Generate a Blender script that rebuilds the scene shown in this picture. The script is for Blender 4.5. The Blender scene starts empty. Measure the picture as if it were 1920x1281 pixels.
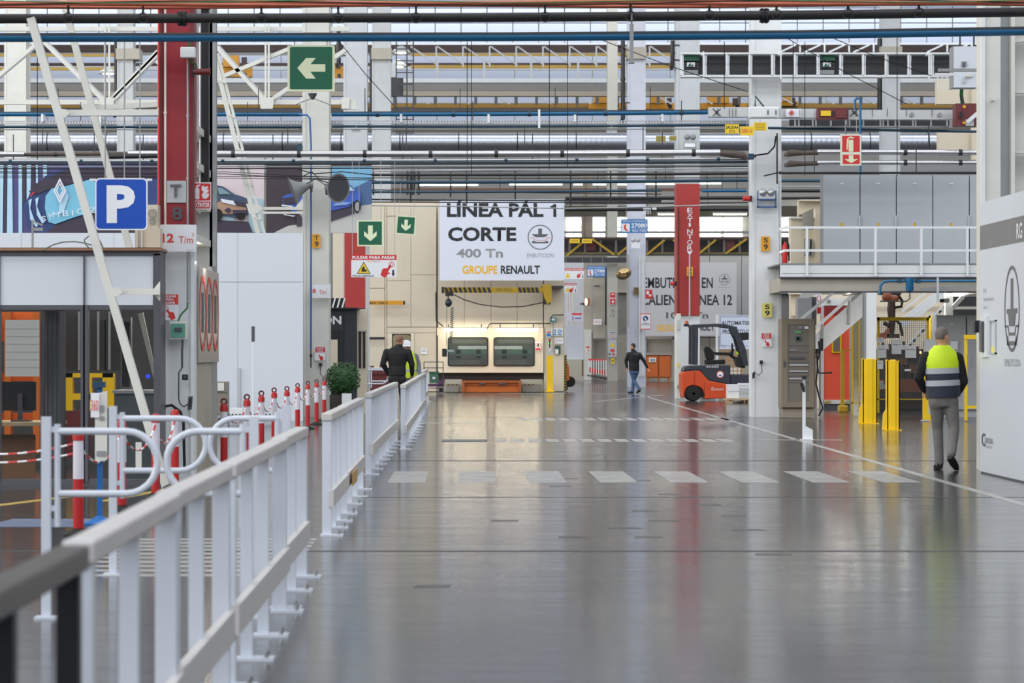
import bpy, bmesh, math, random
from mathutils import Vector, Matrix
random.seed(7)
sc = bpy.context.scene
COL = sc.collection
# ---------------------------------------------------------------- camera
CX, HY, CH = 865.0, 661.0, 1.45                 # vanishing point in px, eye height
K = 2.524                                       # metres of depth per survey unit along the hall
F = 2100.0                                      # px per metre at one survey unit
FOCAL = F*K                                     # focal length in px
cam_d = bpy.data.cameras.new('camera'); cam = bpy.data.objects.new('camera', cam_d); COL.objects.link(cam)
cam.location = (0, 0, CH); cam.rotation_euler = (math.pi/2, 0, 0)
cam_d.sensor_width = 36.0; cam_d.lens = FOCAL/1920*36.0
cam_d.shift_x = (960-CX)/1920; cam_d.shift_y = (HY-640.5)/1920
cam_d.clip_end = 600; cam_d.clip_start = 0.05
cam_d.dof.use_dof = True; cam_d.dof.focus_distance = 45.0; cam_d.dof.aperture_fstop = 5.2
sc.camera = cam
# ---------------------------------------------------------------- daylight
wd = bpy.data.worlds.new('sky'); sc.world = wd; wd.use_nodes = True
bg = wd.node_tree.nodes['Background']; bg.inputs[0].default_value = (0.80, 0.88, 1.0, 1); bg.inputs[1].default_value = 0.60
def skylight(y, w, power, x=2.0, lx=80.0, z=23.6):
    l = bpy.data.lights.new('skylight_daylight', 'AREA'); l.shape = 'RECTANGLE'; l.size = lx; l.size_y = w
    l.energy = power; l.color = (0.93, 0.965, 1.0)
    o = bpy.data.objects.new('skylight_daylight', l); COL.objects.link(o); o.location = (x, y, z); o.rotation_euler.x = math.radians(24)      # roof lights, tilt added to brighten surfaces facing the camera
for k in range(12): skylight(-40+20*k, 8.0, 7600)
def side_window_light(y, ly, power):
    l = bpy.data.lights.new('side_window_daylight', 'AREA'); l.shape = 'RECTANGLE'; l.size = 12; l.size_y = ly; l.energy = power; l.color = (1.0, 0.95, 0.86)
    o = bpy.data.objects.new('side_window_daylight', l); COL.objects.link(o); o.location = (-39.5, y, 13.5); o.rotation_euler = (0, math.radians(-90), 0)
for y in (0, 50, 100): side_window_light(y, 40, 9000)
sc.view_settings.view_transform = 'Standard'; sc.view_settings.look = 'None'
sc.view_settings.gamma = 1.0; sc.view_settings.use_curve_mapping = False
sc.view_settings.exposure = -0.22
# ---------------------------------------------------------------- helpers
def lin(c):
    return tuple((v/255/12.92 if v/255 <= 0.04045 else ((v/255+0.055)/1.055)**2.4) for v in c)
MATS = {}
def mat(key, col=None, rough=0.5, metal=0.0, var=0.08, scale=3.0, emit=0.0, glass=False, spec=0.5, ecol=None, bump=0.0):
    if key in MATS: return MATS[key]
    m = bpy.data.materials.new(key); m.use_nodes = True; nt = m.node_tree; N = nt.nodes; L = nt.links
    p = N['Principled BSDF']; c = lin(col)
    p.inputs['Roughness'].default_value = rough; p.inputs['Metallic'].default_value = metal
    p.inputs['Specular IOR Level'].default_value = spec
    tc = N.new('ShaderNodeTexCoord'); nz = N.new('ShaderNodeTexNoise')
    nz.inputs['Scale'].default_value = scale; nz.inputs['Detail'].default_value = 5
    L.new(tc.outputs['Object'], nz.inputs['Vector'])
    mx = N.new('ShaderNodeMix'); mx.data_type = 'RGBA'
    lo = tuple(max(0, v*(1-var*1.6)) for v in c); hi = tuple(min(1, v*(1+var)) for v in c)
    mx.inputs[6].default_value = (*lo, 1); mx.inputs[7].default_value = (*hi, 1)
    L.new(nz.outputs['Fac'], mx.inputs[0]); L.new(mx.outputs[2], p.inputs['Base Color'])
    if bump:
        b = N.new('ShaderNodeBump'); b.inputs['Strength'].default_value = bump; b.inputs['Distance'].default_value = 0.01
        L.new(nz.outputs['Fac'], b.inputs['Height']); L.new(b.outputs['Normal'], p.inputs['Normal'])
    if emit:
        p.inputs['Emission Color'].default_value = (*lin(ecol or col), 1); p.inputs['Emission Strength'].default_value = emit
    if glass:
        p.inputs['Alpha'].default_value = glass; p.inputs['Roughness'].default_value = 0.03
    MATS[key] = m; return m
def W(px, py, d): return Vector(((px-CX)*d/F, d*K, CH-(py-HY)*d/F))
def FX(px, d): return (px-CX)*d/F
def FZ(py, d): return CH-(py-HY)*d/F
def fd(py): return CH*F/(py-HY)          # depth of a floor point seen at row py
ORG = {}
class MB:
    def __init__(s): s.v = []; s.f = []
    def add(s, vs, fs):
        n = len(s.v); s.v += [tuple(v) for v in vs]; s.f += [tuple(i+n for i in f) for f in fs]; return s
    def box(s, x0, x1, y0, y1, z0, z1):
        if x0 > x1: x0, x1 = x1, x0
        if y0 > y1: y0, y1 = y1, y0
        if z0 > z1: z0, z1 = z1, z0
        return s.add([(x0,y0,z0),(x1,y0,z0),(x1,y1,z0),(x0,y1,z0),(x0,y0,z1),(x1,y0,z1),(x1,y1,z1),(x0,y1,z1)],
                     [(0,3,2,1),(4,5,6,7),(0,1,5,4),(1,2,6,5),(2,3,7,6),(3,0,4,7)])
    def pb(s, x0, y0, x1, y1, d, th):       # box whose front face at distance d covers this pixel rectangle
        return s.box(FX(x0,d), FX(x1,d), d*K, d*K+th, FZ(y1,d), FZ(y0,d))
    def bar(s, p, q, w, h, up=(0,0,1)):
        p = Vector(p); q = Vector(q); t = (q-p).normalized(); u = Vector(up)
        if abs(t.dot(u)) > 0.98: u = Vector((0,1,0))
        a = t.cross(u).normalized()*w/2; b = a.normalized().cross(t).normalized()*h/2
        vs = [p-a-b, p+a-b, p+a+b, p-a+b, q-a-b, q+a-b, q+a+b, q-a+b]
        return s.add(vs, [(0,1,2,3),(7,6,5,4),(1,0,4,5),(2,1,5,6),(3,2,6,7),(0,3,7,4)])
    def tube(s, pts, r, n=8, cap=True, ry=None):
        pts = [Vector(p) for p in pts]; k = len(pts); rs = r if isinstance(r, (list, tuple)) else [r]*k
        t0 = (pts[1]-pts[0]).normalized(); u = Vector((0,0,1)) if abs(t0.z) < 0.9 else Vector((0,1,0))
        a = t0.cross(u).normalized(); rings = []
        base = len(s.v)
        for i in range(k):
            t = (pts[min(i+1,k-1)]-pts[max(i-1,0)]).normalized()
            a = (a - t*a.dot(t)); a = a.normalized() if a.length > 1e-6 else t.orthogonal().normalized(); b = t.cross(a)
            rr = rs[i]; r2 = rr if ry is None else (ry[i] if isinstance(ry,(list,tuple)) else ry)
            for j in range(n):
                an = 2*math.pi*j/n; s.v.append(tuple(pts[i]+a*math.cos(an)*rr+b*math.sin(an)*r2))
        for i in range(k-1):
            for j in range(n):
                s.f.append((base+i*n+j, base+i*n+(j+1)%n, base+(i+1)*n+(j+1)%n, base+(i+1)*n+j))
        if cap:
            s.f.append(tuple(base+j for j in range(n))[::-1]); s.f.append(tuple(base+(k-1)*n+j for j in range(n)))
        return s
    def cyl(s, p, q, r, n=12, r2=None): return s.tube([p, q], [r, r if r2 is None else r2], n)
    def prism(s, poly, d, th):              # pixel outline at distance d, extruded backwards
        vs = [W(x, y, d) for x, y in poly]; return s.ext(vs, Vector((0, th, 0)))
    def ext(s, vs, e):
        vs = [Vector(v) for v in vs]; n = len(vs)
        nrm = Vector((0,0,0))
        for i in range(n): nrm += vs[i].cross(vs[(i+1)%n])
        if nrm.dot(e) > 0: vs = vs[::-1]
        return s.add(vs+[v+e for v in vs], [tuple(range(n)), tuple(range(2*n-1, n-1, -1))]+[(i, i+n, (i+1)%n+n, (i+1)%n) for i in range(n)])
    def disc(s, px, py, rpx, d, th, n=24, ry=None):
        ry = ry or rpx
        return s.prism([(px+rpx*math.cos(2*math.pi*i/n), py+ry*math.sin(2*math.pi*i/n)) for i in range(n)], d, th)
    def ring(s, px, py, rpx, wpx, d, th, n=28, ry=None, a0=0, a1=360):
        ry = ry or rpx; full = abs(a1-a0) >= 360; m = n if full else n+1
        base = len(s.v)
        for i in range(m):
            a = math.radians(a0+(a1-a0)*i/n); c, q = math.cos(a), math.sin(a)
            for rr, r2, dd in ((rpx, ry, 0), (rpx-wpx, ry-wpx, 0), (rpx-wpx, ry-wpx, th), (rpx, ry, th)):
                v = W(px+rr*c, py+r2*q, d); s.v.append((v.x, v.y+dd, v.z))
        for i in range(n):
            j = (i+1) % m
            for e in range(4): s.f.append((base+i*4+e, base+i*4+(e+1)%4, base+j*4+(e+1)%4, base+j*4+e))
        if not full:
            s.f.append(tuple(base+e for e in range(4))); s.f.append(tuple(base+(m-1)*4+e for e in (3,2,1,0)))
        return s
    def lathe(s, prof, c=(0,0,0), n=14, ax='z'):
        c = Vector(c); base = len(s.v); k = len(prof)
        for r, z in prof:
            for j in range(n):
                a = 2*math.pi*j/n
                p = (r*math.cos(a), r*math.sin(a), z)
                if ax == 'x': p = (z, p[0], p[1])
                elif ax == 'y': p = (p[0], z, p[1])
                s.v.append(tuple(c+Vector(p)))
        for i in range(k-1):
            for j in range(n): s.f.append((base+i*n+j, base+i*n+(j+1)%n, base+(i+1)*n+(j+1)%n, base+(i+1)*n+j))
        s.f.append(tuple(base+j for j in range(n))[::-1]); s.f.append(tuple(base+(k-1)*n+j for j in range(n)))
        return s
    def ell(s, c, rx, ry, rz, n=12, m=8, rot=None):
        c = Vector(c); base = len(s.v)
        for i in range(m+1):
            ph = math.pi*i/m
            for j in range(n):
                a = 2*math.pi*j/n; p = Vector((rx*math.sin(ph)*math.cos(a), ry*math.sin(ph)*math.sin(a), rz*math.cos(ph)))
                if rot is not None: p = rot @ p
                s.v.append(tuple(c+p))
        for i in range(m):
            for j in range(n): s.f.append((base+(i+1)*n+j, base+(i+1)*n+(j+1)%n, base+i*n+(j+1)%n, base+i*n+j))
        return s
    def torus(s, c, R, r, ax='y', n=16, m=6):
        c = Vector(c); pts = []
        for i in range(n+1):
            a = 2*math.pi*i/n
            pts.append(c + (Vector((math.cos(a)*R, 0, math.sin(a)*R)) if ax == 'y' else Vector((math.cos(a)*R, math.sin(a)*R, 0)) if ax == 'z' else Vector((0, math.cos(a)*R, math.sin(a)*R))))
        return s.tube(pts, r, m, cap=False)
    def mesh(s, name, o, smooth=False):
        me = bpy.data.meshes.new(name); me.from_pydata([(v[0]-o[0], v[1]-o[1], v[2]-o[2]) for v in s.v], [], s.f)
        if smooth:
            for p in me.polygons: p.use_smooth = True
        me.update(); return me
    def build(s, name, m, parent=None, smooth=False):
        if parent is None:
            xs = [v[0] for v in s.v]; ys = [v[1] for v in s.v]; zs = [v[2] for v in s.v]
            o = ((min(xs)+max(xs))/2, (min(ys)+max(ys))/2, min(zs))
        else: o = ORG[parent.name]
        me = s.mesh(name, o, smooth); me.materials.append(m)
        ob = bpy.data.objects.new(name, me); COL.objects.link(ob)
        if parent is None: ob.location = o
        else: ob.parent = parent
        ORG[ob.name] = o; return ob
def sm(ob, ang=40):
    for p in ob.data.polygons: p.use_smooth = True
    try: ob.data.set_sharp_from_angle(angle=math.radians(ang))
    except Exception: pass
    return ob
def bev(ob, w, seg=2):
    b = ob.modifiers.new('edge', 'BEVEL'); b.width = w; b.segments = seg; b.limit_method = 'ANGLE'; b.angle_limit = math.radians(40); return ob
def tag(o, label, cat, group=None, kind=None):
    o['label'] = label; o['category'] = cat
    if group: o['group'] = group
    if kind: o['kind'] = kind
    return o
def struct(o, label=None):
    o['kind'] = 'structure'
    if label: o['label'] = label
    return o
def thing(name, label, cat, loc, group=None):
    o = bpy.data.objects.new(name, None); COL.objects.link(o); o.location = loc; o.empty_display_size = 0.1
    ORG[o.name] = tuple(loc); return tag(o, label, cat, group)
def dup(src, loc, label=None, rz=None):
    r = src.copy(); COL.objects.link(r); r.location = loc; ORG[r.name] = tuple(loc)
    if label: r['label'] = label
    if rz is not None: r.rotation_euler.z = rz
    for ch in list(src.children):
        c = ch.copy(); COL.objects.link(c); c.parent = r; ORG[c.name] = tuple(loc)
        for g in list(ch.children):
            e = g.copy(); COL.objects.link(e); e.parent = c
    return r
TXT = []
def text(s, x0, y0, x1, y1, d, m, parent, bold=0.0, th=0.003, name='lettering', plane=None, shear=0.0):
    """letters whose ink fills the pixel rectangle at distance d (or a rectangle on another plane)"""
    cu = bpy.data.curves.new('t', 'FONT'); cu.body = s; cu.offset = bold; cu.resolution_u = 3; cu.shear = shear
    cu.align_x = 'CENTER'
    o = bpy.data.objects.new('t', cu); COL.objects.link(o)
    if plane is None: plane = (W(x0, y1, d), W(x1, y1, d)-W(x0, y1, d), W(x0, y0, d)-W(x0, y1, d), Vector((0, -th, 0)))
    TXT.append((o, plane, m, parent, name))
def flush_text():
    dg = bpy.context.evaluated_depsgraph_get(); dg.update()
    for o, (c, u, v, n), m, parent, name in TXT:
        me = bpy.data.meshes.new_from_object(o.evaluated_get(dg))
        vs = [x.co for x in me.vertices]
        if not vs: continue
        a0 = min(p.x for p in vs); a1 = max(p.x for p in vs); b0 = min(p.y for p in vs); b1 = max(p.y for p in vs)
        org = Vector(ORG[parent.name]); bm = bmesh.new(); bm.from_mesh(me)
        for p in bm.verts: p.co = c + u*((p.co.x-a0)/max(1e-6, a1-a0)) + v*((p.co.y-b0)/max(1e-6, b1-b0)) + n - org
        bm.to_mesh(me); bm.free()
        me.materials.clear(); me.materials.append(m); me.name = name
        ob = bpy.data.objects.new(name, me); COL.objects.link(ob); ob.parent = parent; ORG[ob.name] = tuple(org)
    for o, *_ in TXT:
        cu = o.data; bpy.data.objects.remove(o); bpy.data.curves.remove(cu)
    TXT.clear()
# ---------------------------------------------------------------- palette
white = mat('white_paint', (226,229,232), 0.38, var=0.05)
white2 = mat('white_panel', (210,216,226), 0.35, var=0.03, scale=0.6)
offw = mat('off_white_paint', (214,214,208), 0.45, var=0.08)
greyw = mat('grey_white_paint', (188,192,196), 0.45, var=0.08)
cream = mat('cream_machine_paint', (214,203,183), 0.45, var=0.06, scale=1.2)
cream2 = mat('cream_machine_paint_light', (224,212,190), 0.42, var=0.05, scale=1.2)
gap_m = mat('dark_joint', (70,64,58), 0.8)
grey = mat('grey_paint', (140,143,146), 0.45)
dgrey = mat('dark_grey_paint', (78,80,86), 0.45)
black = mat('black_paint', (24,25,28), 0.45)
rubber = mat('black_rubber', (22,22,23), 0.75)
steel = mat('bright_steel', (190,192,196), 0.28, 0.9, var=0.12)
galv = mat('galvanised_steel', (165,168,170), 0.4, 0.55, var=0.12)
dsteel = mat('dark_steel', (66,66,68), 0.45, 0.6)
blackpipe = mat('black_pipe_paint', (38,37,38), 0.4)
blue = mat('blue_pipe_paint', (22,96,140), 0.3)
dblue = mat('dark_blue_pipe_paint', (30,66,88), 0.35)
signblue = mat('sign_blue', (0,72,178), 0.4, var=0.03)
teleblue = mat('telephone_blue', (38,116,186), 0.4, var=0.03)
red = mat('red_paint', (150,30,34), 0.4)
colred = mat('column_red_paint', (146,34,44), 0.42, var=0.1)
colred2 = mat('column_red_orange_paint', (168,48,44), 0.45, var=0.1)
signred = mat('sign_red', (206,40,42), 0.4, var=0.03)
letred = mat('letter_red', (214,66,58), 0.45, var=0.02)
signgreen = mat('sign_green', (0,92,64), 0.35, var=0.06)
lumi = mat('photoluminescent_cream', (222,230,196), 0.5, var=0.03)
signwhite = mat('sign_white', (232,234,240), 0.4, var=0.02)
yellow = mat('safety_yellow', (240,196,0), 0.38, var=0.06)
dyellow = mat('dull_yellow', (176,142,20), 0.5, var=0.12)
signyel = mat('sign_yellow', (238,200,30), 0.45, var=0.04)
ambery = mat('amber_tag', (224,158,30), 0.5, var=0.05)
paley = mat('pale_yellow_tag', (232,222,128), 0.5, var=0.05)
orange = mat('orange_paint', (206,104,24), 0.45, var=0.1)
forkor = mat('truck_orange', (212,78,34), 0.32, var=0.05)
forkdk = mat('truck_charcoal', (48,52,62), 0.42, var=0.06)
letblk = mat('letter_black', (28,30,36), 0.5, var=0.0)
letgrey = mat('letter_grey', (140,142,146), 0.5, var=0.0)
letdg = mat('letter_dark_grey', (92,94,98), 0.5, var=0.0)
letyel = mat('letter_amber', (240,180,30), 0.5, var=0.0)
letblue = mat('letter_blue', (40,70,120), 0.5, var=0.0)
beamc = mat('beige_beam_paint', (176,170,158), 0.55, var=0.1)
maroon = mat('maroon_paint', (104,36,40), 0.45)
browncab = mat('taupe_cabinet_paint', (132,120,104), 0.45, var=0.05)
greenp = mat('machine_green_paint', (56,92,80), 0.5, var=0.15)
timber = mat('rough_timber', (196,172,138), 0.7, var=0.12, scale=6)
# ================================================================ THE HALL
def floor_mat():
    m = bpy.data.materials.new('polished_concrete'); m.use_nodes = True; nt = m.node_tree; N = nt.nodes; L = nt.links
    p = N['Principled BSDF']; tc = N.new('ShaderNodeTexCoord')
    def noise(sc_, det, vec=None, rough=0.6):
        n = N.new('ShaderNodeTexNoise'); n.inputs['Scale'].default_value = sc_; n.inputs['Detail'].default_value = det
        n.inputs['Roughness'].default_value = rough; L.new(vec or tc.outputs['Object'], n.inputs['Vector']); return n
    mp = N.new('ShaderNodeMapping'); mp.inputs['Scale'].default_value = (0.35, 1.3, 1); L.new(tc.outputs['Object'], mp.inputs['Vector'])
    big = noise(0.35, 6); fine = noise(5, 8, mp.outputs[0]); scuff = noise(2.2, 9, mp.outputs[0], 0.75)
    r = N.new('ShaderNodeValToRGB'); r.color_ramp.elements[0].position = 0.3; r.color_ramp.elements[1].position = 0.75
    r.color_ramp.elements[0].color = (*lin((48,49,51)), 1); r.color_ramp.elements[1].color = (*lin((74,75,76)), 1)
    L.new(big.outputs['Fac'], r.inputs[0])
    r2 = N.new('ShaderNodeValToRGB'); r2.color_ramp.elements[0].position = 0.33; r2.color_ramp.elements[1].position = 0.47
    r2.color_ramp.elements[0].color = (0.42, 0.42, 0.42, 1); r2.color_ramp.elements[1].color = (1, 1, 1, 1)
    L.new(scuff.outputs['Fac'], r2.inputs[0])
    mx = N.new('ShaderNodeMix'); mx.data_type = 'RGBA'; mx.blend_type = 'MULTIPLY'; mx.inputs[0].default_value = 0.85
    L.new(r.outputs[0], mx.inputs[6]); L.new(r2.outputs[0], mx.inputs[7]); L.new(mx.outputs[2], p.inputs['Base Color'])
    rr = N.new('ShaderNodeMapRange'); rr.inputs['To Min'].default_value = 0.05; rr.inputs['To Max'].default_value = 0.22
    L.new(fine.outputs['Fac'], rr.inputs['Value']); L.new(rr.outputs[0], p.inputs['Roughness'])
    b = N.new('ShaderNodeBump'); b.inputs['Strength'].default_value = 0.11; b.inputs['Distance'].default_value = 0.02
    wv = noise(2.2, 7, mp.outputs[0], 0.68); L.new(wv.outputs['Fac'], b.inputs['Height']); L.new(b.outputs['Normal'], p.inputs['Normal'])
    p.inputs['Specular IOR Level'].default_value = 0.5
    return m
flr = struct(MB().box(-40, 45, -50, 200, -0.3, 0).build('floor', floor_mat()))
whline = mat('worn_white_floor_paint', (176,175,170), 0.25, var=0.3, scale=5)
ylline = mat('worn_yellow_floor_paint', (176,150,60), 0.4, var=0.2, scale=5)
jointm = mat('floor_joint_dark', (62,62,62), 0.6)
def floor_piece(name, pts, m, z=0.002):
    return MB().ext([(x, y*K, z) for x, y in pts], Vector((0, 0, -0.004))).build(name, m, flr)
for k in range(8):                                   # near zebra crossing
    x = 4.71-0.79*k
    floor_piece('crossing_stripe', [(x, 12.48), (x+.42, 12.48), (x+.42, 13.65), (x, 13.65)], whline)
for k in range(14):
    x = 4.25-0.285*k; floor_piece('dash_marking', [(x, 18.15), (x+.2, 18.15), (x+.2, 18.75), (x, 18.75)], whline)
for k in range(16):
    x = 5.6-0.29*k; floor_piece('dash_marking', [(x, 23.9), (x+.2, 23.9), (x+.2, 24.8), (x, 24.8)], whline)
floor_piece('lane_line', [(5.28, 9.5), (5.38, 9.5), (6.2, 40), (6.08, 40)], whline)
floor_piece('lane_line', [(3.9, 33), (4.0, 33), (6.9, 38), (6.8, 38.2)], whline)
floor_piece('lane_line', [(4.9, 18.5), (6.3, 18.5), (6.3, 18.6), (4.9, 18.6)], whline)
floor_piece('lane_line', [(1.3, 39.4), (6.2, 39.4), (6.2, 39.6), (1.3, 39.6)], whline)
floor_piece('lane_line', [(-1.0, 22.9), (0.4, 22.9), (0.4, 23.1), (-1.0, 23.1)], whline)
for k in range(10):                                  # thin walkway bars between the gates
    y = 7.25+0.155*k; floor_piece('walkway_bar', [(-2.7, y), (-1.12, y), (-1.12, y+.07), (-2.7, y+.07)], whline)
floor_piece('yellow_marking', [(-5.2, 9.6), (-5.05, 9.6), (-3.9, 11.2), (-4.05, 11.2)], ylline)
floor_piece('yellow_marking', [(-3.55, 10.9), (-3.42, 10.9), (-3.0, 12.0), (-3.12, 12.0)], ylline)
floor_piece('blue_marking', [(-4.0, 9.3), (-3.2, 9.3), (-3.1, 9.75), (-3.9, 9.75)], mat('worn_blue_floor_paint', (96,112,140), 0.4, var=0.3, scale=6))
for y, x0, x1, w in ((14.95, -1, 30, .05), (8.15, -40, 30, .035), (11.2, -1, 12, .02), (24.95, -40, 30, .05), (33, -30, 30, .05)):
    floor_piece('slab_joint', [(x0, y), (x1, y), (x1, y+w), (x0, y+w)], jointm, 0.0015)
for x, y in ((.75, 8.75), (.25, 9.6), (1.2, 9.2), (1.35, 8.75), (1.6, 9.6), (1.55, 10.2), (2.3, 9.9), (2.2, 10.6), (2.3, 11.2), (2.1, 8.0), (-.3, 6.9), (1.9, 12.6), (2.0, 11.4), (4.1, 6.7), (1.1, 12.8), (.95, 12.1), (2.2, 9.1)):
    floor_piece('scuff_mark', [(x, y), (x+.22+random.random()*.12, y+.01), (x+.24, y+.09), (x+.02, y+.08)], mat('black_tyre_scuff', (78,76,72), 0.35, var=0.25, scale=9), 0.001)
gr = tag(MB().box(-.32, .42, 18.2*K, 18.62*K, -0.01, 0.004).build('drain_grate', dsteel), 'flat dark drain grate let into the floor', 'grate')
for k in range(18): MB().box(-.31+.04*k, -.288+.04*k, 18.22*K, 18.6*K, 0, 0.01).build('grate_bar', galv, gr)
# ---- walls and roof
farm = mat('far_wall_paint', (138,136,132), 0.7, var=0.08, scale=0.5)
struct(MB().box(-40, 45, 74*K, 74*K+.4, 0, 24).build('wall_far', farm))
struct(MB().box(-40.4, -40, -50, 74*K, 0, 24).build('wall_left', farm))
struct(MB().box(45, 45.4, -50, 74*K, 0, 24).build('wall_right', farm))
sw = struct(MB().box(-40, -39.8, -25, 125, 7.2, 7.5).build('window_4', grey), 'long side windows high in the left wall')
for k in range(30): MB().box(-40, -39.85, -24.8+5*k, -20+5*k, 7.5, 19.5).build('pane', mat('side_window_pane', (206,206,200), 0.4, emit=.6), sw)
roofm = mat('roof_sheet_paint', (150,150,148), 0.7)
roof = struct(MB().box(-40, 45, 184, 74*K+.4, 24, 24.3).build('roof', roofm))
for y in range(-30, 171, 20): MB().box(-40, 45, y-6, y+6, 24, 24.3).build('roof_sheet', roofm, roof)
skyp = mat('backlit_roof_light', (140,148,166), 0.5, emit=0.30, var=0.03, ecol=(206,214,232))
glz = struct(MB().pb(-60, 80, 1990, 84, 71, .4).build('window_1', greyw), 'long band of pale roof-light glazing')
pane = None
for row, (y0, y1) in enumerate(((-28, 8), (10, 42), (44, 80))):
    for k in range(42):
        x0 = -56+48.5*k
        if pane is None or k == 0: pane = MB().pb(x0, y0, x0+46.5, y1, 71.0, .08).build('pane', skyp, glz); base = pane; bx0 = x0
        else:
            pane = base.copy(); COL.objects.link(pane); pane.location.x = (x0-bx0)*71/F
glz2 = struct(MB().pb(-60, 124, 1990, 131, 71, .4).build('window_2', greyw), 'second pale glazing band behind the crane girders')
for y0, y1 in ((104, 123), (132, 147), (181, 193), (214, 226)):
    for k in range(14):
        x0 = -56+146*k; MB().pb(x0, y0, x0+144, y1, 71.0, .08).build('pane', skyp, glz2)
win_b = mat('sunlit_window_pane', (255,252,238), 0.5, emit=9, var=0.0)
wf = struct(MB().pb(1050, 402, 1830, 407, 73.7, .2).pb(1050, 444, 1830, 448, 73.7, .2).build('window_3', grey), 'bright far strip windows')
for x0, x1 in ((1062, 1074), (1076, 1092), (1112, 1136), (1158, 1180), (1208, 1268), (1312, 1352), (1358, 1392), (1466, 1560), (1570, 1700)):
    for y0, y1 in ((408, 425), (428, 433), (438, 444)): MB().pb(x0, y0, x1, y1, 73.75, .1).build('pane', win_b, wf)
# long frontal members under the roof: (name, label, category, y0, y1, distance, thickness, material, x0, x1)
dkbrown = mat('dark_brown_girder', (66,46,44), 0.6)
dk = mat('dull_dark_steel', (56,56,58), 0.6)  # even dark grey for steelwork
ywood = mat('crane_rail_yellow', (196,160,70), 0.5)
for nm, lb, y0, y1, d, th, m, x0, x1 in (
    ('roof_girder', 'dark brown roof girder below the pale roof lights', 84, 97, 69, .5, dkbrown, -60, 1990),
    ('crane_rail', 'upper dull yellow crane walkway rail', 100, 105, 62, .12, ywood, 770, 1270),
    ('crane_rail', 'lower dull yellow crane walkway rail', 122, 128, 62, .15, ywood, 770, 1270),
    ('crane_rail', 'upper yellow rail behind the lattice at the left', 101, 106, 62, .12, ywood, -60, 215),
    ('crane_rail', 'lower yellow rail behind the lattice at the left', 126, 132, 62, .15, ywood, -60, 215),
    ('roof_girder', 'thin dark girder between two glazing bands', 118, 123, 69, .3, dkbrown, -60, 1990),
    ('runway_beam', 'white runway beam crossing behind the tall columns', 147, 155, 60, .5, greyw, -60, 1990),
    ('runway_girder', 'grey-beige crane girder with a deep web', 157, 170, 59.5, .3, mat('girder_grey', (104,102,100), 0.5), -60, 1990),
    ('runway_girder', 'lower beige flange girder below the grey crane girder', 170.5, 180, 59, .6, mat('dusty_beam', (138,130,118), .6), -60, 1990),
    ('crane_beam', 'dark yellow crane beam above the blue pipe', 194, 202, 64, .4, mat('crane_beam_yellow', (140,104,24), 0.5), -60, 1990),
    ('roof_girder', 'black lower girder right above the blue pipe', 203, 211, 66, .4, dk, -60, 1990),
    ('roof_girder', 'wide brown-grey girder behind the silver duct', 240, 252, 55, .4, mat('brown_grey_girder', (92,86,78), 0.6), -60, 1990),  # even brown-grey tone
    ('roof_girder', 'pale panel girder below the silver duct', 300, 322, 68, .4, grey, -60, 1990),
    ('roof_girder', 'dark olive girder above the bright far windows', 386, 405, 70, .5, mat('olive_girder', (74,72,58), 0.6), 1055, 1990),
    ('roof_girder', 'reddish brown beam behind the thin pipes', 353, 358, 62, .3, mat('rust_beam', (120,84,72), 0.6), 690, 1400),
    ('roof_girder', 'grey blue lattice beam across the bright far windows', 433.5, 438, 73, .2, grey, 1055, 1990)):
    tag(MB().pb(x0, y0, x1, y1, d, th).build(nm, m), lb, 'beam')
tr = thing('roof_truss', 'thin pale lattice between the two yellow crane rails', 'truss', W(1000, 128, 61.7))
for k in range(22):
    x0 = 770+50*k; s_ = -1 if k >= 10 else 1
    if x0 > 1230: break
    MB().bar(W(x0 if s_ > 0 else x0+50, 87, 61.7), W(x0+50 if s_ > 0 else x0, 122, 61.7), .08, .08).build('diagonal', greyw, tr)
    MB().bar(W(x0+48, 87, 61.6), W(x0+48, 126, 61.6), .09, .09).build('post', greyw, tr)
for k in range(5): MB().bar(W(820+88*k, 105, 61.5), W(820+88*k, 147, 61.5), .12, .12).build('post', greyw, tr)
tr = thing('roof_truss', 'pale lattice with short posts above the dark yellow beam', 'truss', W(1000, 194, 63))
for k in range(30):
    x0 = 740+38*k
    MB().bar(W(x0, 180, 63), W(x0, 196, 63), .16, .16).build('post', dgrey, tr)
    if k % 2: MB().bar(W(x0, 181, 63), W(x0+26, 195, 63), .08, .08).build('diagonal', greyw, tr)
tr = thing('roof_truss', 'thin pale lattice behind the lower right roof, above the cable basket', 'truss', W(1560, 97, 66))
for k in range(9):
    x0 = 1462+46*k
    if 1640 < x0 < 1700: continue
    MB().bar(W(x0, 98, 66), W(x0+30, 84, 66), .1, .1).build('diagonal', greyw, tr); MB().bar(W(x0+38, 84, 66), W(x0+38, 98, 66), .1, .1).build('post', greyw, tr)
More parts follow.
